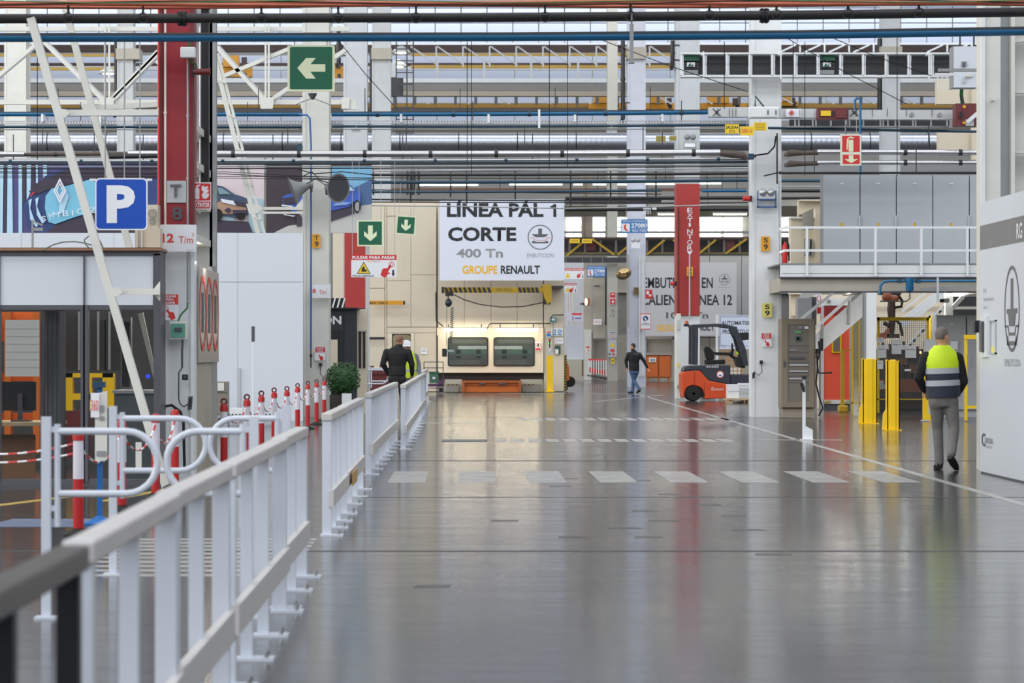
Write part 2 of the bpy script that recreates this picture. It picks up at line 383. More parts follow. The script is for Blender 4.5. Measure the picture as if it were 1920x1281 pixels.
# yellow crane trolleys
cry = mat('crane_amber_paint', (190,132,20), 0.45, var=0.15)
for lb, x0, y0, x1, y1 in (('amber crane trolley behind the lattice right of the tall red column', 408, 104, 472, 146), ('amber crane trolley behind the green arrow sign', 596, 100, 646, 148),
                           ('amber hoist under the beige girder in the middle', 1104, 180, 1170, 206), ('amber crane end carriage between the two middle columns', 1211, 181, 1268, 206),
                           ('amber crane box left of the white S9 column', 1314, 181, 1400, 206), ('amber hoist box just right of the white S9 column', 1464, 180, 1496, 200)):
    t = thing('crane_trolley', lb, 'crane', W((x0+x1)/2, y1, 63.8))
    MB().pb(x0, (y0+y1)/2, x1, y1-2, 63.8, .6).build('beam', cry, t)
    MB().pb(x0+(x1-x0)*.15, y0, x0+(x1-x0)*.62, (y0+y1)/2, 63.4, .6).build('motor', cry, t)
    MB().pb(x0+(x1-x0)*.7, y0+3, x0+(x1-x0)*.85, (y0+y1)/2+4, 63.3, .3).build('drive', dkbrown, t)
    MB().disc(x0+(x1-x0)*.8, y1-6, 4, 63.4, .1).build('wheel', dk, t)
lampm = mat('hall_lamp_tube', (255,246,214), 0.5, emit=9, var=0)
for lb, x0, x1, y, d in (('lit strip lamp above the line sign, nearest the beige wall', 785, 896, 347, 62), ('lit strip lamp above the line sign on its right half', 955, 1054, 346, 62),
                    ('lit lamp strip seen past the corridor, left piece', 1076, 1092, 346, 62), ('lit lamp strip seen past the corridor, middle piece', 1112, 1136, 346, 62), ('lit lamp strip seen past the corridor, third piece', 1157, 1176, 346, 62),
                    ('lit strip lamp just left of the red EXTINTOR column', 1210, 1266, 345, 62), ('lit strip lamp just right of the red EXTINTOR column', 1312, 1352, 344, 62),
                    ('lit tube lamp left of the red column, lower', 1234, 1268, 402, 69.9), ('lit tube lamp right of the red column, lower', 1338, 1400, 402, 69.9)):
    t = thing('strip_lamp', lb, 'lamp', W(x0, y, d)); MB().pb(x0, y-1.2, x1, y+1.2, d, .1).build('tube', lampm, t); MB().pb(x0-2, y-3.5, x1+2, y-1.4, d-.05, .25).build('housing', greyw, t)
for lb, x, y in (('round bright hall lamp above the yellow walkway rail', 752, 92), ('bright hall lamp beside the dark lift column', 746, 118), ('small bright hall lamp behind the lattice at the left', 203, 131)):
    t = thing('hall_lamp', lb, 'lamp', W(x, y, 60)); MB().lathe([(.12, 0), (.5, -.3), (.55, -.38)], W(x, y-6, 60), 16).build('reflector', greyw, t); MB().ell(W(x, y+4, 60), .45, .45, .14).build('lens', lampm, t)
# ---- columns
def column(label, x0, x1, d, dep, m, ztop=13.5, lips=True, name='column'):
    t = struct(bpy.data.objects.new(name, None)); COL.objects.link(t); t['label'] = label
    t.location = (FX((x0+x1)/2, d), d*K+dep/2, 0); ORG[t.name] = tuple(t.location)
    a, b = FX(x0, d), FX(x1, d); MB().box(a, b, d*K, d*K+dep, 0, ztop).build('shaft', m, t)
    if lips:
        for x in (a, b):
            for y in (d*K, d*K+dep-.04): MB().box(x-.035, x+.035, y-.02, y+.06, 0, ztop).build('corner_strip', m, t)
    return t
T9 = column('white steel column marked T 9 with loudspeakers', 570, 614, 25, .9, offw, 16)
T10 = column('pale column with a red band behind the black cabinet', 646, 686, 35, .9, greyw, 18)
MB().pb(646, 437, 687, 578, 34.95, 1.0).build('red_band', colred2, T10)
T11 = column('third pale column in the left row', 699, 731, 47, .9, greyw, 22)
for c, d, x0, x1 in ((T11, 47, 696, 734),): MB().pb(x0, 90, x1, 111, d-.1, 1.1).build('capital', beamc, c)
S9 = column('white steel column marked S 9 beside the mezzanine', 1412, 1462, 25, .56, white, 16)
S10 = column('column with a long red band lettered EXTINTOR behind the forklift', 1270, 1310, 35, .8, greyw, 18)
MB().pb(1268.5, 345, 1312, 592, 34.9, .95).build('red_band', colred2, S10)
MB().pb(1269, 592, 1312, 748, 34.92, .9).build('white_band', white, S10)
S11 = column('tall bluish white column beside the walking man in jeans', 1179, 1209, 47, .9, mat('bluish_white_paint', (200,204,218), 0.45), 22)
MB().pb(1176, 88, 1212, 110, 46.9, 1.1).build('capital', beamc, S11)
S12 = column('far pale column with stencilled S 12', 1139, 1158, 57, .8, mat('stone_grey_paint', (178,176,168), 0.5), 22, False)
column('tall white column at the far left edge', 10, 47, 36, .9, offw, 20)
c = column('white column behind the lattice, left of the tall red column', 221, 248, 47, .9, greyw, 22); MB().pb(217, 91, 262, 111, 46.9, 1.1).build('capital', beamc, c)
c = column('pale column behind the cable basket on the right', 1656, 1686, 47, .9, greyw, 22); MB().pb(1652, 87, 1692, 103, 46.9, 1.1).build('capital', beamc, c)
# dark lift shafts beside the columns
for lb, x0, x1, y0, y1, d in (('black downpipe beside the third left column', 693, 699, 90, 207, 47.15), ('black downpipe beside the bluish white column', 1164, 1172, 76, 222, 47), ('black downpipe beside the left background column', 214, 220, 72, 212, 47.15),
                              ('short black downpipe above the EXTINTOR column', 1257, 1265, 76, 122, 35), ('dark downpipe bend beside the second left column', 631, 639, 50, 118, 35), ('black downpipe beside the right background column', 1645, 1655, 72, 205, 47.15)):
    p = MB().tube([W((x0+x1)/2, y0, d), W((x0+x1)/2, (y0+y1)/2, d), W((x0+x1)/2, y1, d), W((x0+x1)/2-2, y1+6, d+.3)], (x1-x0)/2*d/F, 10)
    p.tube([W((x0+x1)/2, (y0+y1)/2-2, d), W((x0+x1)/2, (y0+y1)/2+2, d)], (x1-x0)/2*d/F*1.25, 10)
    for f in (.2, .8): p.bar(W(x1-2, y0+(y1-y0)*f, d), W(x1+9, y0+(y1-y0)*f, d), .05, .05)
    tag(sm(p.build('downpipe', blackpipe)), lb, 'pipe')
t = thing('ladder_cage', 'dark caged ladder hanging right of the left columns', 'ladder', W(760, 270, 50))
for x in (743, 763, 775): MB().bar(W(x, 78, 50), W(x, 272, 50), .06, .06).build('rail', dk, t)
for k in range(9): MB().bar(W(743, 92+k*22, 50), W(775, 92+k*22, 50), .05, .05).build('rung', dk, t)
MB().pb(733, 146, 756, 180, 50.2, .4).build('landing', dk, t); MB().pb(732, 118, 742, 145, 50.2, .3).build('junction_box', greyw, t)
# ---- tall red column T 8 and its neighbours
T8 = struct(bpy.data.objects.new('column', None)); COL.objects.link(T8); T8['label'] = 'tall twin-leg column, red above and white below, stencilled T 8'
T8.location = (-3.18, 13*K, 0); ORG[T8.name] = (-3.18, 13*K, 0)
xa, xb = FX(301, 12.5), FX(361, 12.5)
MB().box(xa, xb, 12.5*K, 12.5*K+.5, 0, FZ(421, 12.5)).build('white_shaft', white, T8)
MB().box(xa, xb, 12.5*K, 12.5*K+.5, FZ(421, 12.5), 6.5).build('red_shaft', colred, T8)
for x in (xa, xb):
    MB().box(x-.02, x+.02, 12.5*K-.03, 12.5*K+.06, 0, FZ(421, 12.46)).build('white_flange', white, T8)
    MB().box(x-.02, x+.02, 12.5*K-.03, 12.5*K+.06, FZ(421, 12.46), 6.5).build('red_flange', maroon, T8)
MB().pb(313, 339, 349, 380, 12.49, .02).build('white_stencil_field', greyw, T8)
text('T', 319, 346, 340, 370, 12.48, letdg, T8, bold=.03); text('8', 322, 388, 342, 413, 12.49, dgrey, T8, bold=.03)
MB().box(xb-.34, xb, 13.5*K, 13.76*K, 0, 6.5).build('rear_shaft', galv, T8)
MB().box(xb-.3, xb-.005, 12.5*K+.5, 13.7*K, 0, FZ(520, 13)).build('concrete_casing', mat('concrete_casing', (178,172,158), 0.7, var=0.12), T8)
for k in range(5): MB().box(xb-.3, xb-.02, 12.5*K+.5, 13.5*K, 2.3+k*.42, 2.38+k*.42).build('lacing_plate', offw, T8)
for lb, x0, x1, y0, y1, d, m in (('thin red riser pipe up the left edge of the tall red column', 295.5, 299.5, -20, 470, 12.45, signred), ('white conduit up the face of the tall red column', 308, 312, -20, 905, 12.44, offw),
                         ('slim steel conduit on the right of the tall red column', 350, 354, 100, 570, 12.44, galv), ('black square duct up beside the tall red column', 377, 391, -20, 385, 13.15, black),
                         ('thin steel riser right of the black duct', 374, 376.5, 50, 400, 13.1, steel), ('galvanised channel post at the back of the tall red column', 393, 405, 40, 500, 13.5, galv)):
    p = MB()
    if x1-x0 > 8: p.pb(x0, y0, x1, y1, d, .12).pb(x0-1, y0+30, x1+1, y0+36, d-.01, .13)
    else:
        r = (x1-x0)/2*d/F; p.tube([W((x0+x1)/2, y0, d), W((x0+x1)/2, y1, d)], r, 8)
        for k in range(3): y = y0+(y1-y0)*(.25+.25*k); p.tube([W((x0+x1)/2, y-2, d), W((x0+x1)/2, y+2, d)], r*1.5, 8)
    tag(p.build('riser_pipe', m), lb, 'pipe')
# ---- right-hand column, wall panel
R8 = struct(bpy.data.objects.new('column', None)); COL.objects.link(R8); R8['label'] = 'broad cream steel column above the white graphic wall'
R8.location = (6.7, 13.9*K, 0); ORG[R8.name] = (6.7, 13.9*K, 0)
MB().box(FX(1842, 13.8), FX(1876, 13.8), 13.8*K, 13.8*K+.4, 0, 6.2).build('flange_leg', offw, R8)
MB().box(FX(1876, 13.8), FX(1896, 13.8), 13.8*K+.2, 13.8*K+.25, 0, 6.2).build('web', greyw, R8)
MB().box(FX(1896, 13.8), FX(1903, 13.8), 13.8*K, 13.8*K+.4, 0, 6.2).build('flange_leg', offw, R8)
MB().box(FX(1903, 13.8), FX(2000, 13.8), 13.8*K+.3, 13.8*K+.5, 0, 6.2).build('side_plate', offw, R8)
for y in (78, 172, 285): MB().bar(W(1900, y, 13.85), W(2000, y-14 if y < 100 else y, 13.85), .12, .04).build('stiffener', offw, R8)
MB().box(FX(1858, 13.8), FX(1862, 13.8), 13.8*K-.15, 13.8*K, FZ(190, 13.8), FZ(184, 13.8)).build('bracket', offw, R8)
MB().box(FX(1842, 13.8)-.02, FX(1846, 13.8), 13.8*K-.04, 13.8*K+.03, 0, 6.2).build('edge_strip', white, R8)
# ================================================================ PIPES AND CABLES ACROSS THE HALL
def pipe(label, pts, th, d, m, name='pipe', n=12, collars=0, cm=None, hang=0, cat='pipe'):
    """pts: pixel polyline at distance d; th: thickness in px"""
    r = th/2*d/F; P = [W(x, y, d) if len(q) == 0 else W(x, y, q[0]) for x, y, *q in pts]
    if len(P) == 2 and abs(P[0].x-P[1].x) > 8:            # a little sag so that long runs are not ruler-straight
        a, b = P; k = 7; P = [a.lerp(b, i/k) + Vector((0, 0, -.012*math.sin(math.pi*i/k)*4*(0 if r > .2 else 1)/3)) for i in range(k+1)]
    if collars or hang:
        t = thing(name, label, cat, P[len(P)//2]); sm(MB().tube(P, r, n).build('run', m, t))
        x0, x1 = P[0], P[-1]
        for k in range(collars):
            c = x0.lerp(x1, (k+.6)/collars); i = min(len(P)-2, int((k+.6)/collars*(len(P)-1))); c = P[i].lerp(P[i+1], (k+.6)/collars*(len(P)-1)-i)
            sm(MB().tube([c-Vector((.03+r*.15, 0, 0)), c+Vector((.03+r*.15, 0, 0))], r*1.22, n).build('collar', cm or dsteel, t))
        for k in range(hang):
            f = (k+.35)/hang; i = min(len(P)-2, int(f*(len(P)-1))); c = P[i].lerp(P[i+1], f*(len(P)-1)-i)
            MB().bar(c+Vector((0, 0, r*.9)), c+Vector((0, 0, r+.55)), .02, .02).build('hanger', dsteel, t)
        return t
    return tag(sm(MB().tube(P, r, n).build(name, m)), label, cat)
orcab = mat('salmon_conduit', (196,104,76), 0.5, var=0.12, scale=8)
# nearest bundle, crossing in front of the red column
pipe('thick black pipe with flanges across the top of the hall', [(-420, 36), (900, 33), (1440, 29), (2420, 16)], 18, 12, blackpipe, collars=0)
for lb, x, y in (('black flange clamp on the top pipe before the red column', 342, 35), ('black flange clamp on the top pipe before the S9 column', 1433, 29.5)):
    t = thing('flange_clamp', lb, 'clamp', W(x, y+13, 11.97))
    sm(MB().tube([W(x-6, y, 12), W(x-1, y, 12)], .082, 14).build('flange', black, t)); sm(MB().tube([W(x+1, y, 12), W(x+6, y, 12)], .082, 14).build('flange', black, t))
    for a in range(6): c = W(x, y, 12)+Vector((0, .07*math.cos(a*1.05), .07*math.sin(a*1.05))); MB().cyl(c-Vector((.05, 0, 0)), c+Vector((.05, 0, 0)), .01, 6).build('bolt', dsteel, t)
pipe('thick blue pipe running below the black one across the hall', [(-420, 71), (960, 69), (1500, 65), (2420, 50)], 17, 12.1, blue)
dustm = mat('settled_dark_dust', (44,44,46), 0.8, var=.2)
def crust(path, d, r, a0=22, a1=165):
    g = MB(); P = [W(x, y, d) for x, y in path]; n = 7
    for p in P:
        for s_ in (1.02, .97):
            for i in range(n): a = math.radians(a0+(a1-a0)*i/(n-1)); g.v.append((p.x, p.y-math.cos(a)*r*s_, p.z+math.sin(a)*r*s_))
    for k in range(len(P)-1):
        o1, o2 = k*2*n, (k+1)*2*n
        for i in range(n-1): g.f.append((o1+i, o2+i, o2+i+1, o1+i+1)); g.f.append((o1+n+i, o1+n+i+1, o2+n+i+1, o2+n+i))
    return g
tp = crust(((-420, 71), (960, 69), (1500, 65), (2420, 50)), 12.1, 8.5*12.1/F)
tag(sm(tp.build('dust_crust', dustm)), 'dark dust lying along the top of the thick blue pipe', 'dust')
tag(sm(crust(((622, 214), (1335, 210)), 26.3, 4.5*26.3/F, 30, 165).build('dust_crust', dustm)), 'dark dust along the top of the blue water pipe right of T9', 'dust'); tag(sm(crust(((-60, 214), (566, 214)), 26.3, 4.5*26.3/F, 30, 165).build('dust_crust', dustm)), 'dark dust along the top of the blue water pipe left of T9', 'dust')
for k, (lb, y) in enumerate((('top salmon conduit of the cable bundle at the upper edge', 5), ('middle salmon conduit of the cable bundle at the upper edge', 9), ('lowest salmon conduit sagging along the cable bundle', 13))):
    pts = [(-400+170*i, y-i*.35+.7+(2.2*math.sin(i*1.1+k*1.7))) for i in range(17)]
    tag(sm(MB().tube([W(x, yy, 11.9+k*.04) for x, yy in pts], [.018, .022, .019][k], 8).build('conduit', orcab)), lb, 'conduit')
tag(sm(MB().tube([W(-420+150*i, 8+5*math.sin(i*.8+.4)-i*.3, 11.86) for i in range(20)], .007, 6).build('cable', rubber)), 'black cable winding along the salmon conduits', 'cable')
tag(sm(MB().tube([W(-420+150*i, 4+3*math.sin(i*1.3+2)-i*.2, 11.85) for i in range(20)], .006, 6).build('cable', mat('green_cable', (60,120,70), 0.5))), 'green cable winding along the salmon conduits', 'cable')
for i, x in enumerate((128, 268, 490, 634, 780, 1022, 1182, 1330, 1456, 1590, 1723)):
    y = 33-max(0, x-900)*.0115
    t = thing('pipe_hanger', 'small hanger clip tying the black pipe to the conduits above, %s' % ('far left', 'left of the red column', 'left of the arrow sign', 'right of the arrow sign', 'above the ladder cage', 'above the line sign', 'above the bluish column', 'left of the S9 clamp', 'right of the S9 clamp', 'above the cable basket', 'left of the cream column')[i], 'hanger', W(x, y, 11.95))
    MB().pb(x-2, 10-i*.3, x+2, y-6, 11.95, .02).build('strap', dsteel, t); MB().ring(x, y, 9.8, .8, 11.95, .04, 16).build('clip', dsteel, t)
MB_ = MB().pb(1181, 45, 1188, 118, 11.95, .06).pb(1179, 116, 1190, 118, 11.93, .1).pb(1183, 10, 1186, 45, 11.96, .03)
tag(MB_.build('pipe_bracket', grey), 'grey slotted drop bracket holding the black and blue pipes', 'bracket')
# second rank, at the T9 / S9 columns
pipe('blue water pipe behind the white T9 column', [(-60, 214), (566, 214)], 9, 26.3, blue, hang=5)
pipe('blue water pipe from the T9 column to the steel busbar box', [(622, 214), (1335, 210)], 9, 26.3, blue, collars=5, cm=dblue, hang=4)
pipe('thin blue pipe under the silver tray, left', [(-60, 238), (566, 238)], 5, 26.2, dblue, hang=4)
pipe('thin dark blue pipe under the silver tray, right of T9', [(622, 237), (1405, 234)], 5, 26.2, dblue, hang=4)
pipe('thin grey conduit below the thin blue pipe', [(-60, 243), (560, 243)], 2.2, 26.1, galv)
pipe('thin grey conduit below the thin blue pipe, right of T9', [(622, 242), (1405, 241)], 2.2, 26.1, galv)
def tray(label, x0, x1, y, d):
    t = thing('cable_tray', label, 'cable tray', W((x0+x1)/2, y, d))
    MB().pb(x0, y-3, x1, y-2.2, d, .1).pb(x0, y+2, x1, y+2.8, d, .1).build('rail', steel, t)
    g = MB(); x = x0
    while x < x1-4: g.pb(x, y-2.2, x+3.2, y+2, d+.01, .02); x += 5.4
    o = g.build('perforated_side', steel, t); o['kind'] = 'stuff'
    return t
tray('bright perforated cable tray left of the T9 column', -60, 566, 229.5, 26); tray('bright perforated cable tray from the T9 column to the S9 column', 624, 1402, 229, 26)
for lb, x, y0, y1 in (('white bracket on the blue pipe left of the red column', 79, 214, 228), ('white drop bracket left of the tall red column', 187, 218, 242), ('white bracket right of the T9 column', 752, 214, 229), ('white bracket above the line sign left part', 916, 214, 231), ('tall white bracket above the line sign', 1011, 205, 240), ('small white bracket above the line sign right edge', 1078, 215, 228), ('white bracket between the bluish and red columns', 1242, 214, 228)):
    tag(MB().pb(x-2, y0, x+2, y1, 25.95, .06).pb(x-1, y0, x+1, y0+3, 25.97, .9).build('pipe_bracket', white), lb, 'bracket')
# big silver duct
duct = thing('air_duct', 'large shiny corrugated silver air duct spanning the hall', 'duct', W(960, 266, 50))
r = 17*50/F; g = MB(); P = []; R = []; x = -60
while x < 1990: P.append(W(x, 266, 50)); R.append(r if (int((x+60)/5) % 2) else r*.985); x += 5
ductm = mat('spiral_duct_metal', (176,180,190), 0.34, 0.95, var=0.06)
g.tube(P, R, 28).build('spiral_tube', ductm, duct)
for k in range(19): sm(MB().tube([W(-20+110*k-1, 266, 50), W(-20+110*k+1, 266, 50)], r*1.03, 28).build('joint_band', dsteel, duct)); MB().bar(W(-20+110*k, 249, 50), W(-20+110*k, 240, 50), .03, .03).build('hanger', dsteel, duct)
# insulated pipes in front of the white columns
insul = mat('polished_insulation_jacket', (198,198,202), 0.22, 0.95, var=0.05)
pipe('bright insulated pipe crossing in front of the T9 column', [(240, 288), (1350, 286)], 12, 24.3, insul, collars=9, cm=dsteel, hang=5)
tag(sm(MB().tube([W(1349, 287, 24.3), W(1372, 289, 24.3), W(1392, 291, 24.3), W(1398, 297, 24.6)], [.06, .085, .08, .05], 10).build('pipe_elbow', mat('weathered_pipe', (82,70,64), 0.6, var=0.25))), 'rusty bare elbow ending the insulated pipe at the S9 column', 'pipe')
pipe('short insulated pipe at the far left edge', [(-60, 289), (46, 289)], 10, 24.3, insul)
pipe('brown bare pipe between insulated lengths, far left', [(46, 290), (240, 288)], 7, 24.35, mat('weathered_pipe'), collars=2, hang=2)
pipe('black rubber sleeved pipe left of the red column', [(193, 294), (310, 292)], 9, 24.2, black)
pipe('steel pipe right below the insulated pipe', [(-60, 302), (1400, 298)], 5, 24.5, steel, collars=11, cm=dblue, hang=6)
for lb, y0, y1, th, m, d in (('thin dark conduit under the steel pipe, first', 308, 305, 3, dsteel, 24.5), ('thin grey conduit under the steel pipe, second', 312.5, 309, 2.5, galv, 24.5), ('thin dark conduit under the steel pipe, third', 316.5, 312, 2.5, dsteel, 24.55), ('dark blue conduit along the bundle at T9', 305, 302.5, 2.5, dblue, 24.45)):
    pipe(lb, [(-60, y0), (1402, y1)], th, d, m, n=8)
for lb, ys, th in (('black cable strung across the car posters, highest', (321, 325, 322, 330, 335), 1.5), ('black cable strung across the car posters, second', (324, 327, 326, 334, 338), 1.8), ('black cable strung across the car posters, third', (330, 331, 331, 331, 334), 1.4), ('grey cable strung across the car posters, lowest', (333, 334.5, 334, 336, 338), 1.2)):
    tag(sm(MB().tube([W(x, y, 24.1) for x, y in zip((-60, 280, 420, 560, 700), ys)], th/2*24.1/F, 6).build('cable', rubber)), lb, 'cable')
# third rank, above the cream press
for lb, x0, y0, x1, y1, th, m, d in (('black pipe above the line sign, upper', 690, 328, 1402, 325, 5.5, black, 33), ('teal pipe above the line sign', 690, 342, 1402, 338, 6.5, dblue, 33.1), ('thin black conduit above the teal pipe', 690, 333.5, 1402, 333, 2, dsteel, 33.2),
                              ('blue grey pipe just above the line sign', 690, 360, 1240, 357, 5, dblue, 33.2), ('bright blue pipe right of the EXTINTOR column', 1316, 358, 1400, 357.5, 6, blue, 33.2), ('brown conduit just above the line sign', 690, 355.5, 1240, 364, 2, mat('weathered_pipe'), 33.3), ('thick dark pipe behind the corridor lamps', 1060, 372, 1400, 371, 7, black, 40),
                              ('black conduit along the top of the line sign', 690, 374, 1240, 376, 3, black, 33), ('second black conduit along the top of the line sign', 690, 379, 1240, 378.5, 2.4, black, 33.1), ('thick black pipe over the corridor', 1060, 393, 1402, 392, 7, black, 42), ('thin black conduit over the corridor', 1060, 382, 1402, 380, 3, dsteel, 38),
                              ('pale conduit pair above the black pipe', 690, 317, 1402, 320, 2.6, galv, 33), ('lowest pale conduit above the black pipe', 690, 321.5, 1402, 315, 2.6, galv, 33.1)):
    pipe(lb, [(x0, y0), (x1, y1)], th, d, m, n=10, hang=3 if th > 4 else 0)
tag(sm(MB().tube([W(690, 385.5, 31), W(860, 387, 31), W(1060, 391, 31), W(1180, 389, 31), W(1402, 383, 31)], .018, 8).build('cable', galv)), 'pale thin cable dipping across the line sign', 'cable')
for k, x in enumerate((700, 770, 845, 875, 966, 1070, 1145, 1230)):
    tag(MB().pb(x-1.4, 318, x+1.4, 366+(k*13) % 22, 33.35, .05).pb(x-4, 338, x+4, 340, 33.3, .1).pb(x-4, 357, x+4, 359, 33.3, .1).build('pipe_rack_post', dsteel), 'dark post of the pipe rack, %s' % ('first from the posters', 'second from the posters', 'third from the posters', 'fourth from the posters', 'over the middle of the sign', 'at the right edge of the sign', 'over the corridor', 'beside the EXTINTOR column')[k], 'post')
t = thing('pipe_drop', 'cluster of dark vertical drop pipes behind the pipe rack', 'pipe', W(775, 375, 36))
for x in (764, 772, 777, 785): sm(MB().tube([W(x, 314, 36), W(x, 366, 36)], .035, 8).build('riser', dsteel, t))
# right bay, between the S9 column and the cream column
pipe('blue pipe right of the S9 column below the busbar', [(1440, 240), (1640, 244), (1842, 247)], 5, 24.6, dblue, hang=0)
pipe('upper insulated pipe behind the extinguisher sign', [(1532, 285), (1842, 286)], 10, 24.2, insul, collars=3, hang=2)
pipe('lower insulated pipe behind the extinguisher sign', [(1532, 305), (1842, 305)], 9, 24.2, insul, collars=3)
for lb, y in (('rusty bare end of the upper right insulated pipe', 286), ('rusty bare end of the lower right insulated pipe', 306)):
    tag(sm(MB().tube([W(1534, y, 24.2), W(1506, y+1, 24.2), W(1482, y+1, 24.2), W(1474, y+4, 24.5)], [.055, .05, .075, .05], 10).build('pipe_elbow', MATS['weathered_pipe'])), lb, 'pipe')
pipe('black conduit along the top of the grey cabinets', [(1460, 324.5), (1842, 324)], 4.5, 24, black, hang=2)
pipe('teal pipe behind the S9 column', [(1460, 339), (1545, 339)], 6, 33, dblue); pipe('dark pipe behind the S9 column', [(1460, 358), (1545, 358)], 6, 33, black); pipe('grey pipe behind the S9 column', [(1460, 350), (1545, 350)], 3, 33, galv); pipe('lowest dark pipe behind the S9 column', [(1460, 372), (1545, 371)], 5, 33, black)
tag(sm(MB().tube([W(1603, 204, 24.15), W(1603, 188, 24.15), W(1607, 184, 24.15), W(1613, 186, 24.15), W(1613, 200, 24.15), W(1613, 328, 24.15)], .028, 10).build('drop_pipe', blue)), 'blue hooked drop pipe behind the extinguisher sign', 'pipe')
tag(MB().tube([W(1432, 330, 24.5), W(1450, 326, 24.5), W(1464, 322, 24.4)], .015, 6).build('cable', rubber), 'short black cable tied at the S9 column', 'cable')
# cable basket
t = thing('cable_basket', 'long light steel cable basket with square bays, high right', 'cable basket', W(1530, 142, 24.6))
MB().pb(1276, 98.5, 1788, 101.5, 24.6, .3).build('top_rail', white, t); MB().pb(1276, 141, 1788, 144.5, 24.6, .3).build('bottom_rail', white, t)
for k in range(13):
    x = 1276+42.6*k; MB().pb(x, 101, x+3, 142, 24.6, .05).pb(x+4, 101, x+6, 142, 24.62, .05).build('post', white, t)
    if k < 12:
        MB().pb(x+7, 104, x+41.5, 140, 24.75, .02).build('dark_panel', dk, t); MB().pb(x+6, 115, x+42, 116.5, 24.7, .02).pb(x+6, 130, x+42, 131, 24.7, .02).build('wire', dsteel, t)
for k, x in enumerate((1279, 1534)):
    e = thing('emergency_exit_sign', 'small green running-man sign inside the cable basket, %s' % ('left one' if k == 0 else 'beside the S9 column'), 'sign', W(x+16, 140, 24.7))
    MB().pb(x+2, 103, x+32, 140, 24.7, .03).build('backing', dk, e); MB().pb(x+2, 103, x+32, 114, 24.68, .02).build('green_plate', signgreen, e)
    MB().pb(x+9, 117, x+24, 125, 24.67, .02).build('white_plate', signwhite, e); MB().prism([(x+11, 124), (x+14, 119), (x+17, 119), (x+16, 124), (x+19, 121), (x+22, 121), (x+21, 123), (x+18, 124.5)], 24.66, .01).build('running_figure', signgreen, e)
    MB().pb(x+3, 131, x+30, 139, 24.67, .02).build('lower_plate', grey, e)
for x, lb in ((1318, 'white stand-off bar on the cable basket left end'), (1463, 'white stand-off bar on the cable basket at S9'), (1741, 'white stand-off bar on the cable basket right end')):
    tag(MB().pb(x, 96, x+2.5, 148, 24.5, .04).pb(x-2, 100, x+4, 103, 24.52, .3).build('stand_off_bar', white), lb, 'bar')
# busbar trunking
bb = mat('busbar_aluminium', (190,192,192), 0.38, 0.5, var=0.12)
t = thing('busbar_trunking', 'long aluminium busbar trunking from the S9 column to the maroon box', 'busbar', W(1600, 222, 24.4))
MB().pb(1329, 201, 1410, 219, 24.4, .25).build('end_unit', bb, t); MB().pb(1462, 204, 1534, 221, 24.4, .25).build('trunk', bb, t); MB().pb(1590, 206, 1795, 224, 24.4, .25).build('trunk', bb, t)
for x in (1346, 1368, 1374, 1380, 1606, 1636, 1664, 1700, 1748): MB().pb(x-.5, 203, x+.5, 218, 24.38, .01).build('joint', dsteel, t)
for x in (1344, 1602): MB().prism([(x-8, 204), (x-7, 203), (x+8, 217), (x+7, 218)], 24.385, .01).prism([(x-8, 217), (x-7, 218), (x+8, 204), (x+7, 203)], 24.385, .01).ring(x, 210.5, 3, .8, 24.38, .01).build('cross_mark', dsteel, t)
for x in (1700, 1752): MB().disc(x+10, 215, 4, 24.38, .02).build('boss', grey, t)
t = thing('tap_off_box', 'white tap-off box across the S9 column', 'box', W(1432, 222, 24.3)); MB().pb(1405, 200, 1461, 221, 24.3, .25).build('case', signwhite, t); MB().pb(1407, 202, 1459, 219, 24.285, .03).build('cover', white, t)
for x in (1440, 1455): MB().pb(x-1, 206, x+1, 215, 24.27, .02).build('latch', dgrey, t)
t = thing('tap_off_box', 'small white box with a red emblem on the busbar', 'box', W(1488, 220, 24.3)); MB().pb(1474, 204, 1502, 219, 24.3, .1).build('case', signwhite, t); MB().ring(1484, 211.5, 5.5, 1.2, 24.28, .02, 4).build('red_emblem', signred, t); MB().pb(1482, 209, 1486, 214, 24.28, .02).build('red_core', signred, t); MB().pb(1499, 206, 1500.5, 217, 24.28, .02).build('latch', grey, t)
t = thing('switch_box', 'maroon switch box with a yellow label on the busbar', 'box', W(1562, 225, 24.3)); MB().pb(1533, 203, 1591, 224, 24.3, .3).build('case', maroon, t); MB().pb(1539, 207.5, 1558, 217.5, 24.28, .02).build('yellow_label', signyel, t); MB().pb(1561, 208, 1564, 217, 24.27, .03).build('lever', black, t); MB().pb(1567, 206, 1588, 221, 24.285, .02).build('door', mat('maroon_door', (112,40,44), 0.4), t)
t = thing('cable_ladder', 'open cable ladder hanging under the busbar', 'cable ladder', W(1620, 243, 24.55))
MB().pb(1478, 236, 1780, 239, 24.55, .3).build('rail', galv, t)
for k, x in enumerate((1490, 1497, 1523, 1529, 1557, 1586, 1592, 1618, 1650, 1655, 1664, 1678, 1685, 1711, 1716, 1745, 1775)): MB().pb(x, 222, x+2.4, 238, 24.56, .05).build('rung', white, t)
MB().pb(1480, 224, 1780, 236, 24.8, .02).build('dark_cables', dk, t)
t = thing('switch_box', 'big maroon switch box with amber dots beside the cream column', 'box', W(1815, 238, 24)); MB().pb(1792, 194, 1842, 236.5, 24, .4).build('case', maroon, t)
for x, y in ((1808, 200), (1808, 230)): MB().disc(x, y, 3.2, 23.98, .02).build('amber_dot', ambery, t)
MB().pb(1801, 209, 1806, 222, 23.95, .05).build('lever', black, t); MB().prism([(1812, 226), (1839, 202), (1842, 205), (1842, 210), (1815, 232)], 23.93, .03).build('white_arm', white, t); MB().pb(1811, 224, 1826, 236, 23.96, .03).build('white_plate', greyw, t)
